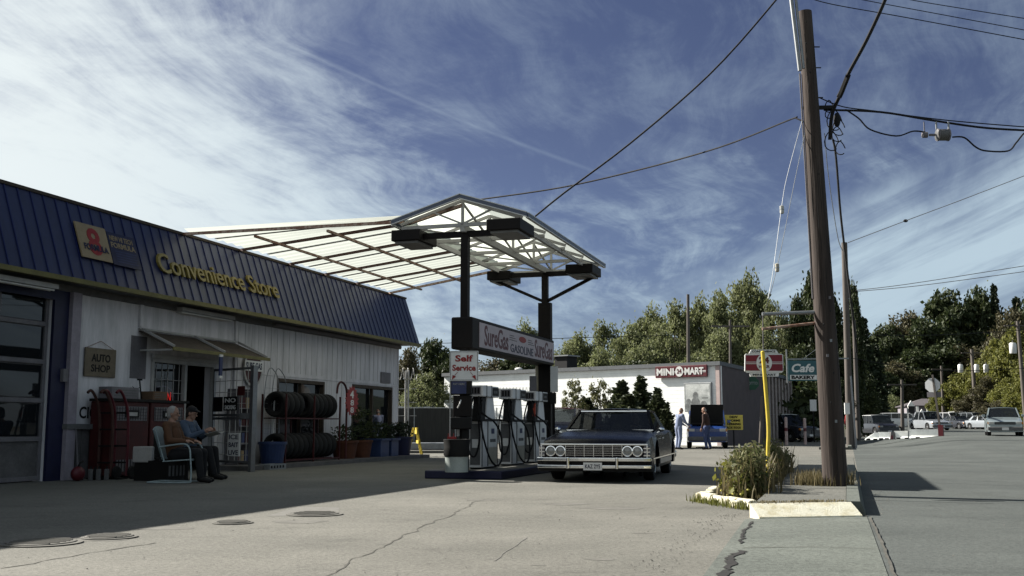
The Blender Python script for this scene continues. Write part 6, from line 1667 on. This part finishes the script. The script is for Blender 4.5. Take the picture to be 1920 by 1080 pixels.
for v, x, m_ in ((640, .15, 'galv'), (668, -.25, 'greytrim'), (790, .1, 'galv'), (560, .35, 'greytrim')):
    rad = .098 + (.172 - .098) * (v - 22) / 908; q = on1(v) + Vector((x * rad, -math.sqrt(1 - x * x) * rad - .004, 0)); mb = MB(); mb.box(q.x - .016, q.x + .016, q.y - .003, q.y + .003, q.z - .02, q.z + .02); mb.build('tag', m_, big)
mb = MB()
for k in range(7):
    a_ = rr.uniform(0, 6.28); c = on1(200 + k * 13, 44 + rr.uniform(-14, 8)); rd = rr.uniform(.06, .13)
    mb.tube([c + Vector((rd * math.cos(j / 14 * 6.28) * .8, .03 * math.sin(j), rd * math.sin(j / 14 * 6.28) * 1.2)) for j in range(13)], .008, 5)
mb.build('cable_loops', 'cable', big)
mb = MB(); c = on1(225, 47); mb.ell(c, .05, .05, .11); mb.build('splice_case', 'cable', big, smooth=True)
def wire(name, label, pts, px, m='cable', cat='cable', n=5, bumps=None):
    w = [at(*p) for p in pts]; o = w[0].copy(); Ym = sum(p[2] for p in pts) / len(pts)
    q = smoothp([tuple(p - o) for p in w], n) if len(w) > 2 else [p - o for p in w]
    if pts[-1][0] > 1920 or pts[-1][1] < 0: q.append(q[-1] + (Vector(q[-1]) - Vector(q[-2])).normalized() * 14)
    if pts[0][1] < 0: q.insert(0, q[0] + (Vector(q[0]) - Vector(q[1])).normalized() * 14)
    r = [px / 2 * max(3, min(30, (Vector(p) + o).y) if False else max(3, (Vector(p) + o).y)) / FPX for p in q]
    mb = MB(); mb.tube(q, r, 6); ob = mb.build(name, m, None, loc=o, smooth=True); tag(ob, label, cat); return ob
wire('overhead_cable', 'thick twisted cable from the canopy roof up past the top of the big pole', [(1003, 406, 21.5), (1060, 360, 20.6), (1180, 270, 19), (1330, 140, 17), (1455, 0, 15.5), (1480, -40, 15.1)], 3.6)
wire('overhead_cable', 'cable from the canopy ridge rising to the left side of the big pole', [(900, 374, 24), (1050, 352, 22), (1200, 318, 20), (1350, 276, 17.5), (1480, 225, 15.3), (1492, 222, 15.1), (1506, 228, 15.0)], 3.0)
wire('overhead_cable', 'heavy cable bundle sweeping from the big pole out of the top of the picture', [(1556, 262, 15), (1560, 215, 14.9), (1575, 178, 14.6), (1590, 140, 14), (1625, 75, 12.6), (1662, -6, 11.1), (1680, -60, 10.2)], 7)
wire('cable_splice', 'bulging splice sleeve on the heavy cable bundle above the pole bracket', [(1573, 182, 14.58), (1578, 172, 14.5), (1586, 152, 14.2), (1590, 142, 14)], 11, cat='cable splice')
wire('overhead_cable', 'thick lower cable running right from the big pole across the street', [(1545, 206, 15), (1650, 210, 15.1), (1750, 226, 15.2), (1850, 240, 15.3), (1960, 246, 15.5)], 4.2)
wire('overhead_cable', 'thin upper cable running right just over the thick one', [(1536, 183, 15), (1580, 200, 15.1), (1640, 208, 15.2), (1780, 226, 15.3), (1960, 241, 15.5)], 2.2)
wire('drop_cable', 'slack cable dipping under the street cable to the left of the splice box', [(1585, 205, 15.1), (1610, 222, 15.1), (1632, 243, 15.1), (1680, 255, 15.1), (1712, 246, 15.15), (1735, 248, 15.2)], 3)
wire('drop_cable', 'slack cable looping below the street cable right of the splice box', [(1786, 257, 15.2), (1808, 258, 15.25), (1830, 276, 15.3), (1850, 283, 15.3), (1890, 283, 15.35), (1905, 268, 15.4), (1920, 250, 15.4), (1932, 246, 15.4)], 3.2)
wire('overhead_cable', 'long cable dropping from the big pole bundle down to the second pole', [(1562, 262, 15), (1568, 300, 17), (1576, 400, 24), (1584, 470, 32), (1593, 545, 45), (1600, 600, 52), (1606, 660, 64)], 4.2)
wire('guy_wire', 'thin wire falling close along the right of the big pole', [(1546, 250, 15), (1556, 350, 18), (1572, 450, 30), (1580, 470, 40)], 1.5, 'galv')
wire('power_line', 'lowest of the three lines crossing the upper right corner', [(1505, -8, 20), (1560, 8, 20), (1700, 33, 20), (1930, 76, 20)], 1.8)
wire('power_line', 'middle of the three lines crossing the upper right corner', [(1590, -6, 21), (1640, 4, 21), (1780, 30, 21), (1930, 58, 21)], 1.6)
wire('power_line', 'highest of the three lines crossing the upper right corner', [(1680, -8, 22), (1720, 2, 22), (1930, 36, 22)], 1.6)
wire('power_line', 'thin wire with a dark ball slanting up to the right edge', [(1590, 455, 48), (1698, 414, 40), (1800, 376, 35), (1930, 326, 30)], 1.3)
p = at(1698, 414, 40); t = thing('line_marker', 'small dark ball clipped on the slanting wire', 'marker', p); mb = MB(); mb.ell((0, 0, 0), .09, .06, .06); mb.build('ball', 'black', t, smooth=True)
wire('power_line', 'upper of two parallel lines from the second pole to the right edge', [(1598, 545, 48), (1700, 533, 44), (1930, 497, 38)], 1.3)
wire('power_line', 'lower of two parallel lines from the second pole to the right edge', [(1598, 547, 48), (1720, 536, 44), (1930, 508, 38)], 1.3)
wire('power_line', 'faint line across the dark hillside trees', [(1620, 628, 70), (1760, 628, 80), (1930, 618, 90)], 1.2)
wire('power_line', 'lower dark line crossing in front of the yellow trees', [(1600, 672, 72), (1760, 695, 80), (1930, 690, 88)], 1.2)
wire('power_line', 'faint line behind the canopy sign at tree height', [(770, 645, 60), (880, 642, 60), (1060, 634, 60), (1280, 628, 62)], 1.2)
wire('guy_wire', 'left of two thin guy wires with white insulators', [(1504, 226, 15), (1476, 330, 14.7), (1466, 385, 14.5), (1450, 505, 14.2), (1440, 560, 14.1)], 1.2, 'galv')
wire('guy_wire', 'right of two thin guy wires with white insulators', [(1510, 246, 15), (1490, 340, 14.8), (1468, 450, 14.5), (1457, 500, 14.4), (1446, 545, 14.2), (1432, 592, 14.95)], 1.3, 'galv')
for k, (u, v, Y, lab) in enumerate(((1466, 393, 14.5, 'upper white insulator on the left guy wire'), (1457, 502, 14.4, 'lower white insulator on the right guy wire'))):
    p = at(u, v, Y); t = thing('insulator', lab, 'insulator', p, 0, 'insulators on the guy wires'); mb = MB(); mb.lathe([(.012, -.06), (.03, -.05), (.03, .05), (.012, .06)], seg=12); mb.build('body', 'lens' if k == 0 else 'cream', t, smooth=True)
    mb = MB(); mb.lathe([(.032, -.008), (.032, .008)], seg=12); mb.build('band', 'galv', t)
p = at(1768, 253, 15.2); t = thing('splice_box', 'grey canister splice box hanging from the street cable', 'splice box', p)
mb = MB(); mb.lathe([(.06, -.10), (.085, -.09), (.085, .09), (.06, .10)], seg=18, axis='x'); mb.build('canister', mat('dark_canister', (.10, .10, .10), .5), t, smooth=True)
for x in (-.09, .09): 
    mb = MB(); mb.box(x - .01, x + .01, -.01, .01, .08, .20); mb.build('hanger', 'galv', t)
    mb = MB(); mb.lathe([(.092, x * .85 - .010), (.092, x * .85 + .010)], axis='x', seg=18); mb.build('clamp_ring', 'greytrim', t)
mb = MB(); mb.lathe([(.02, -.31), (.045, -.30), (.045, -.23), (.02, -.22)], seg=12, axis='x'); mb.bar((-.2, 0, 0), (-.11, 0, 0), .03); mb.bar((-.27, 0, .05), (-.27, 0, .2), .012); mb.build('coupling', 'greytrim', t, smooth=True)
p2, o2, b2 = pole('utility_pole', 'second pole with a flat top behind the big one', 1594, 833, 1583, 455, 48, 48, .16, .13, 'woodgrey')
mb = MB(); mb.tube([(.22, -.1, 0), (.10, -.1, 3.2)], .06, 8); mb.build('conduit', 'alu', p2)
mb = MB(); mb.box(-.24, -.02, -.22, -.15, 1.5, 2.0); mb.build('plate', 'white', p2)
for nm, u0, v0, u1, v1, Y, r0, lab, ins in (('utility_pole', 1610, 830, 1601, 600, 74, .17, 'third pole standing just right of the second one', 0), ('utility_pole', 1289, 700, 1290, 552, 66, .13, 'pole sticking up behind the mini mart roof under the trees', 0), ('utility_pole', 1367, 700, 1369, 600, 68, .11, 'thin brown pole with a dark crossbar behind the mini mart', 1),
        ('utility_pole', 1693, 822, 1691, 712, 88, .16, 'pole left of the leaning sign post before the house', 1), ('utility_pole', 1770, 803, 1765, 686, 128, .20, 'dark pole to the right of the octagonal sign', 1), ('utility_pole', 1832, 802, 1822, 655, 120, .26, 'pole carrying three white transformers on the right', 3),
        ('utility_pole', 1922, 760, 1908, 602, 92, .2, 'pale pole with one transformer at the right edge', 2)):
    t, oo, bb = pole(nm, lab, u0, v0, u1, v1, Y, Y, r0, r0 * .7, 'woodgrey', zb=0 if v0 == 700 else None)
    tp = bb - oo
    if ins: mb = MB(); mb.bar(tp + Vector((-1.2, 0, -.4)), tp + Vector((1.2, 0, -.4)), .10); mb.build('crossarm', 'woodgrey', t)
    if ins in (2, 3):
        for x in ((-1.5, 0.3, 1.4) if ins == 3 else (-.7,)):
            mb = MB(); zz = tp.z - (2.2 if ins == 3 else 2.4); mb.lathe([(.26, zz - .42), (.29, zz - .38), (.29, zz + .38), (.22, zz + .5)], (tp.x * .7 + x, -.2, 0), seg=14); tr = mb.build('transformer', 'white', t, smooth=True)
            mb = MB(); mb.lathe([(.05, zz + .5), (.05, zz + .7)], (tp.x * .7 + x, -.2, 0), seg=8); mb.build('bushing', 'grey', tr)
# arm and hanging store sign on the big pole
t = thing('hanging_store_sign', 'maroon 24 hour mini mart sign hung from pipe arms on the big pole', 'sign', (at(1432, 655, 15).x, 15.0, at(1432, 706, 15).z))
O = Vector(t.location)
for v0, v1, r, m_ in ((589, 585, .026, 'galv'), (617, 605, .021, 'rust')):
    mb = MB(); mb.tube([at(1429, v0, 15) - O, at(1536, v1, 15) - O], r, 10); mb.build('arm', m_, t, smooth=True)
mb = MB(); mb.box(-.03, .05, -.05, .05, *sorted((at(1533, 590, 15).z - O.z, at(1533, 572, 15).z - O.z))); mb.v = [(x + at(1536, 585, 15).x - O.x, y, z) for x, y, z in mb.v]; mb.build('clamp', 'galv', t)
mb = MB(); mb.tube([at(1430, 585, 15) - O, at(1431, 655, 15) - O], .008, 6); mb.build('hanger', 'greytrim', t)
sx0, sx1 = at(1396, 680, 15).x - O.x, at(1469, 680, 15).x - O.x; H1 = at(1432, 655, 15).z - O.z; ws = sx1 - sx0
def zf(f): return H1 * f
mb = MB(); mb.prism([(sx0, 0, zf(.20)), (sx0 + .01, 0, zf(.8)), (sx0 + .03, 0, zf(.84)), (sx1 - .03, 0, zf(.84)), (sx1, 0, zf(.8)), (sx1 - .005, 0, zf(.2)), (sx1 - .03, 0, zf(.14)), (sx0 + .03, 0, zf(.14))], (0, .03, 0)); mb.build('board_edge', 'white', t)
mb = MB(); mb.prism([(sx0 + .012, -.004, zf(.22)), (sx0 + .02, -.004, zf(.78)), (sx1 - .015, -.004, zf(.80)), (sx1 - .012, -.004, zf(.21))], (0, .003, 0)); mb.build('board', mat('sign_maroon', (.20, .015, .03), .5, var=.08), t)
mb = MB(); mb.box(sx0 + .02, sx1 - .015, -.008, -.0045, zf(.52), zf(.54)); mb.box(sx0 + .02, sx1 - .015, -.008, -.0045, zf(.46), zf(.48)); mb.build('stripe', 'white', t)
mb = MB(); mb.prism([(sx0 + ws * .12, -.001, zf(.85)), (sx0 + ws * .18, -.001, zf(.99)), (sx1 - ws * .18, -.001, zf(.99)), (sx1 - ws * .12, -.001, zf(.85))], (0, .025, 0)); mb.prism([(sx0 + ws * .14, -.001, zf(.0)), (sx0 + ws * .12, -.001, zf(.13)), (sx1 - ws * .12, -.001, zf(.13)), (sx1 - ws * .14, -.001, zf(.0))], (0, .025, 0)); mb.build('tab', 'white', t)
mb = MB(); mb.text('CONVENIENCE', sx0 + ws * .20, zf(.885), ws * .60, zf(.075), -.002, .002, .03); mb.text('MINI MART', sx0 + ws * .20, zf(.03), ws * .60, zf(.07), -.002, .002, .03); mb.build('lettering', 'black', t)
mb = MB(); mb.disc((sx0 + sx1) / 2, zf(.5), ws * .20, zf(.33), -.009, .002); mb.build('roundel', 'white', t)
mb = MB(); mb.text('24', sx0 + ws * .37, zf(.48), ws * .26, zf(.24), -.0115, .002, .04); mb.text('HOUR', sx0 + ws * .36, zf(.30), ws * .28, zf(.12), -.0115, .002, .03); mb.build('numeral', 'maroon', t)
# yellow pipe and thin post in the bed
def bent(name, label, pts, px, m, cat):
    w = [at(*p) for p in pts]; o = w[0]; t = thing(name, label, cat, (o.x, o.y, .02)); O = Vector((o.x, o.y, .02)); r = px / 2 * pts[0][2] / FPX
    mb = MB(); mb.tube(smoothp([tuple(p - O) for p in w], 5), r, 12); mb.build('pipe', m, t, smooth=True)
    mb = MB(); mb.ell(tuple(w[-1] - O), r, r, r * .6, 10); mb.build('cap', m, t, smooth=True)
bent('yellow_pipe', 'bent bright yellow pipe standing in the weed bed', [(1441, 926, 15.6), (1439, 850, 15.6), (1439, 780, 15.6), (1434, 700, 15.6) if 0 else (1436, 720, 14.4), (1431, 660, 14.4)] if 0 else [(1441, 926, 14.6), (1440, 850, 14.6), (1441, 800, 14.6), (1435, 720, 14.6), (1430, 660, 14.6)], 7.5, 'yellow', 'pipe')
bent('thin_post', 'thin grey brown post just left of the yellow pipe', [(1423, 880, 17), (1427, 800, 17), (1429, 745, 17)], 6, 'woodgrey', 'post')
# cafe sign on an arm from the second pole
Yc = 47.6
a = at(1479, 714, Yc); b = at(1533, 676, Yc); w_ = b.x - a.x; h_ = b.z - a.z
t = thing('cafe_sign', 'teal Cafe sign over a white BAKERY panel hung from the second pole', 'sign', (a.x, Yc, a.z))
mb = MB(); mb.box(0, w_, 0, .08, h_ * .32, h_); mb.build('upper_board', 'teal', t)
mb = MB(); mb.box(0, w_, .005, .075, 0, h_ * .315); mb.build('lower_board', 'teal', t)
mb = MB(); mb.box(.06, w_ - .06, -.004, .0045, .05, h_ * .29); mb.build('white_panel', 'white', t)
mb = MB(); mb.text('Cafe', .10, h_ * .42, w_ * .78, h_ * .42, -.001, .008, .03, shear=.25); mb.build('lettering', 'white', t)
mb = MB(); mb.text('BAKERY', .12, .08, w_ - .26, h_ * .17, -.0045, .006, .05); mb.build('lettering', 'black', t)
mb = MB(); mb.bar((-.05, .04, h_ + .06), (at(1592, 675, Yc).x - a.x, .04, h_ + .10), .06); mb.bar((-.05, .04, -.1), (-.05, .04, h_ + .5), .05); mb.bar((w_ * .5, .04, h_ + .05), (w_ + .9, .04, h_ + 1.2), .02); mb.build('bracket', 'galv', t)

# ------------------------------------------------------------------ the far street
def barrier(u0, u1, v0, v1, Y, label, slopeend=False):
    a = at(u0, v1, Y); b = at(u1, v1, Y); g = gz((a.x + b.x) / 2, Y); H_ = at(u0, v0, Y).z - at(u0, v1, Y).z; L_ = (b.x - a.x) * 1.07
    t = thing('concrete_barrier', label, 'barrier', (a.x, Y, at(u0, v1, Y).z), R(-20), 'white concrete barriers')
    prof = [(-.28, 0), (-.28, .10), (-.14, .3), (-.08, 1), (.08, 1), (.14, .3), (.28, .10), (.28, 0)]
    mb = MB()
    if slopeend:
        va = [(0, y, z * H_ * .12) for y, z in prof]; vb = [(L_ * .7, y, z * H_) for y, z in prof]; vc = [(L_, y, z * H_) for y, z in prof]; n = 8
        mb.v = va + vb + vc
        for i in (0, 1): mb.f += [(i * n + j, i * n + (j + 1) % n, (i + 1) * n + (j + 1) % n, (i + 1) * n + j) for j in range(n)]
        mb.f += [tuple(range(n)), tuple(range(2 * n, 3 * n))]
    else: mb.prism([(0, y, z * H_) for y, z in prof], (L_, 0, 0))
    mb.build('body', 'barrier', t)
    mb = MB()
    for f in (.25, .75): mb.box(L_ * f - .1, L_ * f + .1, -.285, -.2805, 0, .08)
    mb.build('lifting_slot', 'dark', t)
for u0, u1, v0, v1, Y, lab, se in ((1622, 1645, 811, 825, 55, 'sloping white end piece at the left of the barriers', True), (1647, 1666, 810, 824, 55.3, 'short white barrier next to the sloping end piece', False), (1677, 1704, 808, 823, 55.6, 'plain white barrier in the middle of the row', False), (1706, 1758, 805, 822, 56, 'long white barrier with green marks under the octagonal sign', False)):
    barrier(u0, u1, v0, v1, Y, lab, se)
p = at(1667, 824, 55.5); t = thing('barrier_wrap', 'grey and maroon sheet covering the gap between white barriers', 'barrier', p, 0)
q = at(1677, 810, 55.5) - p
mb = MB(); mb.prism([(0, -.2, 0), (q.x, -.2, 0), (q.x, -.05, q.z), (.1, -.05, q.z)], (0, .3, 0)); mb.build('body', 'plinth', t)
mb = MB(); mb.prism([(0, -.21, 0), (q.x * .45, -.21, 0), (q.x * .6, -.13, q.z * .55), (.05, -.13, q.z * .5)], (0, .01, 0)); mb.build('stain', 'maroon', t)
# back of the octagonal sign
Yo = 54; base = at(1765, 820, Yo); top = at(1749, 706, Yo)
t = thing('stop_sign', 'back of an octagonal sign on a leaning dark post', 'sign', (base.x, Yo, base.z), R(-34))
r_ = (at(1762, 722, Yo).x - at(1735, 722, Yo).x) / 2 * 1.06; c = at(1748.5, 722, Yo) - base
mb = MB(); mb.prism([(c.x + r_ * math.cos(R(22.5 + 45 * k)), .05, c.z + r_ * math.sin(R(22.5 + 45 * k))) for k in range(8)], (0, .02, 0)); ob = mb.build('sign_plate', 'carwhite', t)
mb = MB(); c2 = at(1751, 740, Yo) - base; mb.box(c2.x - .33, c2.x + .35, .05, .07, c2.z - .12, c2.z + .14); mb.build('lower_plate', 'greytrim', t)
mb = MB(); mb.bar((0, 0, 0), (top.x - base.x, 0, top.z - base.z + .1), .09); mb.build('post', 'woodgrey', t)
mb = MB(); mb.box(-.12, .12, -.1, .1, 0, .62); mb.build('red_base', 'maroon', t)
p = at(1704, 824, 55); t = thing('side_sign', 'pale sign seen edge on in front of the barriers', 'sign', p, R(70)); 
mb = MB(); mb.box(-.03, .03, -.03, .03, 0, 1.6); mb.build('post', 'galv', t); mb = MB(); mb.box(-.35, .35, -.05, -.031, .4, 1.35); mb.build('plate', 'white', t)
p = at(1860, 812, 112) ; t = thing('street_sign', 'tiny white sign right of the transformer pole', 'sign', (at(1850, 800, 118).x, 118, gz(at(1850, 800, 118).x, 118))); mb = MB(); mb.box(-.06, .06, 0, .06, 0, 1.2); mb.build('post', 'galv', t); mb = MB(); mb.box(-.35, .35, -.02, 0, .9, 1.7); mb.build('plate', 'white', t)
p = on_ground(1602, 832, 62); make_person('person in a red top walking on the far pavement', (p.x - .2, 62, 0.14), R(80), standing(.02, 'down'), mat('red_top', (.35, .03, .03), .8), 'coverall', 'hairdark', face=(1, 0, 0), vox=.03)
# the house at the end of the street
Yh = 150
hb = at(1738, 800, Yh); house = thing('far_house', 'grey two storey house with white trimmed gables at the end of the street', 'house', (hb.x, Yh, .9), R(-12))
def hx(u): return (at(u, 780, Yh).x - hb.x)
def hz(v): return at(1738, v, Yh).z - .9
mb = MB(); mb.box(hx(1703), hx(1790), 0, 9, 0, hz(762)); mb.box(hx(1730), hx(1775), -3, -.01, 0, hz(778)); hw = mb.build('wall', 'housewall', house)
mb = MB(); mb.prism([(hx(1699), -.6, hz(762)), (hx(1794), -.6, hz(762)), (hx(1794), 9.6, hz(762)), (hx(1699), 9.6, hz(762))], (0, 0, .12)); x0, x1, z0, z1 = hx(1699), hx(1794), hz(762) + .12, hz(746)
mb.add([(x0, -.6, z0), (x1, -.6, z0), (x1, 9.6, z0), (x0, 9.6, z0), (x0 + 3, 4.5, z1), (x1 - 3, 4.5, z1)], [(0, 1, 5, 4), (2, 3, 4, 5), (0, 4, 3), (1, 2, 5), (0, 3, 2, 1)])
x0, x1, z0, z1 = hx(1733), hx(1790), hz(774), hz(758)
mb.add([(x0, -3.4, z0), (x1, -3.4, z0), (x1, -.02, z0), (x0, -.02, z0), (x0 + 2, -.02, z1), (x1 - 2, -.02, z1)], [(0, 1, 5, 4), (0, 4, 3), (1, 2, 5), (0, 3, 2, 1), (2, 3, 4, 5)])
mb.build('roof', 'shingle', house)
def gable(u0, u1, vt, vb, y, vw):
    mb = MB(); um = (u0 + u1) / 2; mb.prism([(hx(u0), y, hz(vb)), (hx(um), y, hz(vt)), (hx(u1), y, hz(vb)), (hx(u1) - .4, y, hz(vw)), (hx(u0) + .4, y, hz(vw))], (0, .6, 0)); g_ = mb.build('gable', 'white', house)
    mb = MB(); mb.box(hx(um) - .4, hx(um) + .4, y - .05, y - .005, hz((vb + vw) / 2) - .4, hz((vb + vw) / 2) + .6); mb.build('window', 'dark', g_)
gable(1698, 1710, 752, 762, -3.5, 779); gable(1714, 1727, 768, 778, -4.4, 786); gable(1733, 1757, 768, 775, -5.2, 782)
mb = MB(); mb.box(hx(1712), hx(1716), -3.8, -3.1, hz(779), hz(763)); mb.box(hx(1729), hx(1733), -4.6, -4.0, hz(784), hz(764)); mb.build('chimney', 'white', house)
# a guard strip of grass bank under the far trees
mb = MB(); 
for x0, x1, y0, y1, h in ((-60, 12, 64, 140, .0),):
    pass
def bank(name, pts, m, lab):
    mb = MB(); mb.poly(pts); return struct(mb.build(name, m))
bank('grass_bank', [(-70, 62, -.012), (13, 62, -.012), (20, 100, -.012), (30, 240, -.012), (-120, 240, -.012)], mat('bank_grass', (.035, .045, .02), .95, var=.4, scale=.3), '')
C_ = []
r_ = np.random.default_rng(21)
for k in range(260):
    u = r_.uniform(1600, 1960); Y = r_.uniform(205, 235); p = at(u, 790, Y); C_.append(np.array([p.x, Y, 1.2]) + r_.normal(size=(90, 3)) * np.array([1.6, 1.0, 1.3]))
o = quads_mesh('undergrowth', np.concatenate(C_), None, .5, 'leafB', None, 22, 1.4); tag(o, 'dark undergrowth at the foot of the far hillside trees', 'undergrowth', None, 'stuff')
C_ = []
for k in range(150):
    u = r_.uniform(730, 1500); Y = r_.uniform(68, 76); p = at(u, 790, Y); C_.append(np.array([p.x, Y, 1.3]) + r_.normal(size=(100, 3)) * np.array([1.3, .8, 1.1]))
o = quads_mesh('undergrowth', np.concatenate(C_), None, .34, 'leafB', None, 23, 1.4); tag(o, 'dark undergrowth behind the slatted fence and the mini mart', 'undergrowth', None, 'stuff')
# hillside behind everything
mb = MB(); nx, ny = 40, 6; 
for j in range(ny + 1):
    for i in range(nx + 1):
        x = -300 + 800 * i / nx; y = 290 + 60 * j; hgt = [-.5, 3, 9, 14, 17, 12, 0][j] * (.25 + .75 * sstep(-40, 110, x)) * (1 + .25 * math.sin(x * .03) + .15 * math.sin(x * .11 + 1))
        mb.v.append((x, y, hgt))
for j in range(ny):
    for i in range(nx): a_ = j * (nx + 1) + i; mb.f.append((a_, a_ + 1, a_ + nx + 2, a_ + nx + 1))
struct(mb.build('hills', mat('hill_forest', (.018, .026, .012), .95, var=.5, scale=.08), smooth=True))

r_ = np.random.default_rng(31); mb = MB()
def stone(p, sz):
    q = Matrix.Rotation(r_.uniform(0, 6.28), 3, 'Z'); a = [Vector(v) * sz for v in ((1, 0, .2), (.2, .8, .3), (-.9, .3, .1), (-.4, -.8, .25), (.5, -.6, .1), (0, 0, .8))]
    a = [p + q @ Vector((v.x, v.y * .8, v.z)) for v in a]; mb.add(a, [(0, 1, 5), (1, 2, 5), (2, 3, 5), (3, 4, 5), (4, 0, 5)])
for k in range(900):
    e = r_.uniform()
    if e < .35: p = P(-3.8 - 7 * r_.uniform() ** 1.3, 12.35 + abs(r_.normal()) * -.18)
    elif e < .6: p = P(-3.5 + 12 * r_.uniform(), 13.72 + abs(r_.normal()) * .16)
    elif e < .8: p = P(-10 + 11 * r_.uniform(), 7 + 5.4 * r_.uniform())
    else: p = P(-11 + 14 * r_.uniform(), 13.8 + 5 * r_.uniform())
    stone(Vector((p.x, p.y, gz(p.x, p.y) + .004)), r_.uniform(.004, .013))
o = mb.build('gravel', 'stain'); tag(o, 'loose grit and small stones scattered over the paving', 'gravel', None, 'stuff')
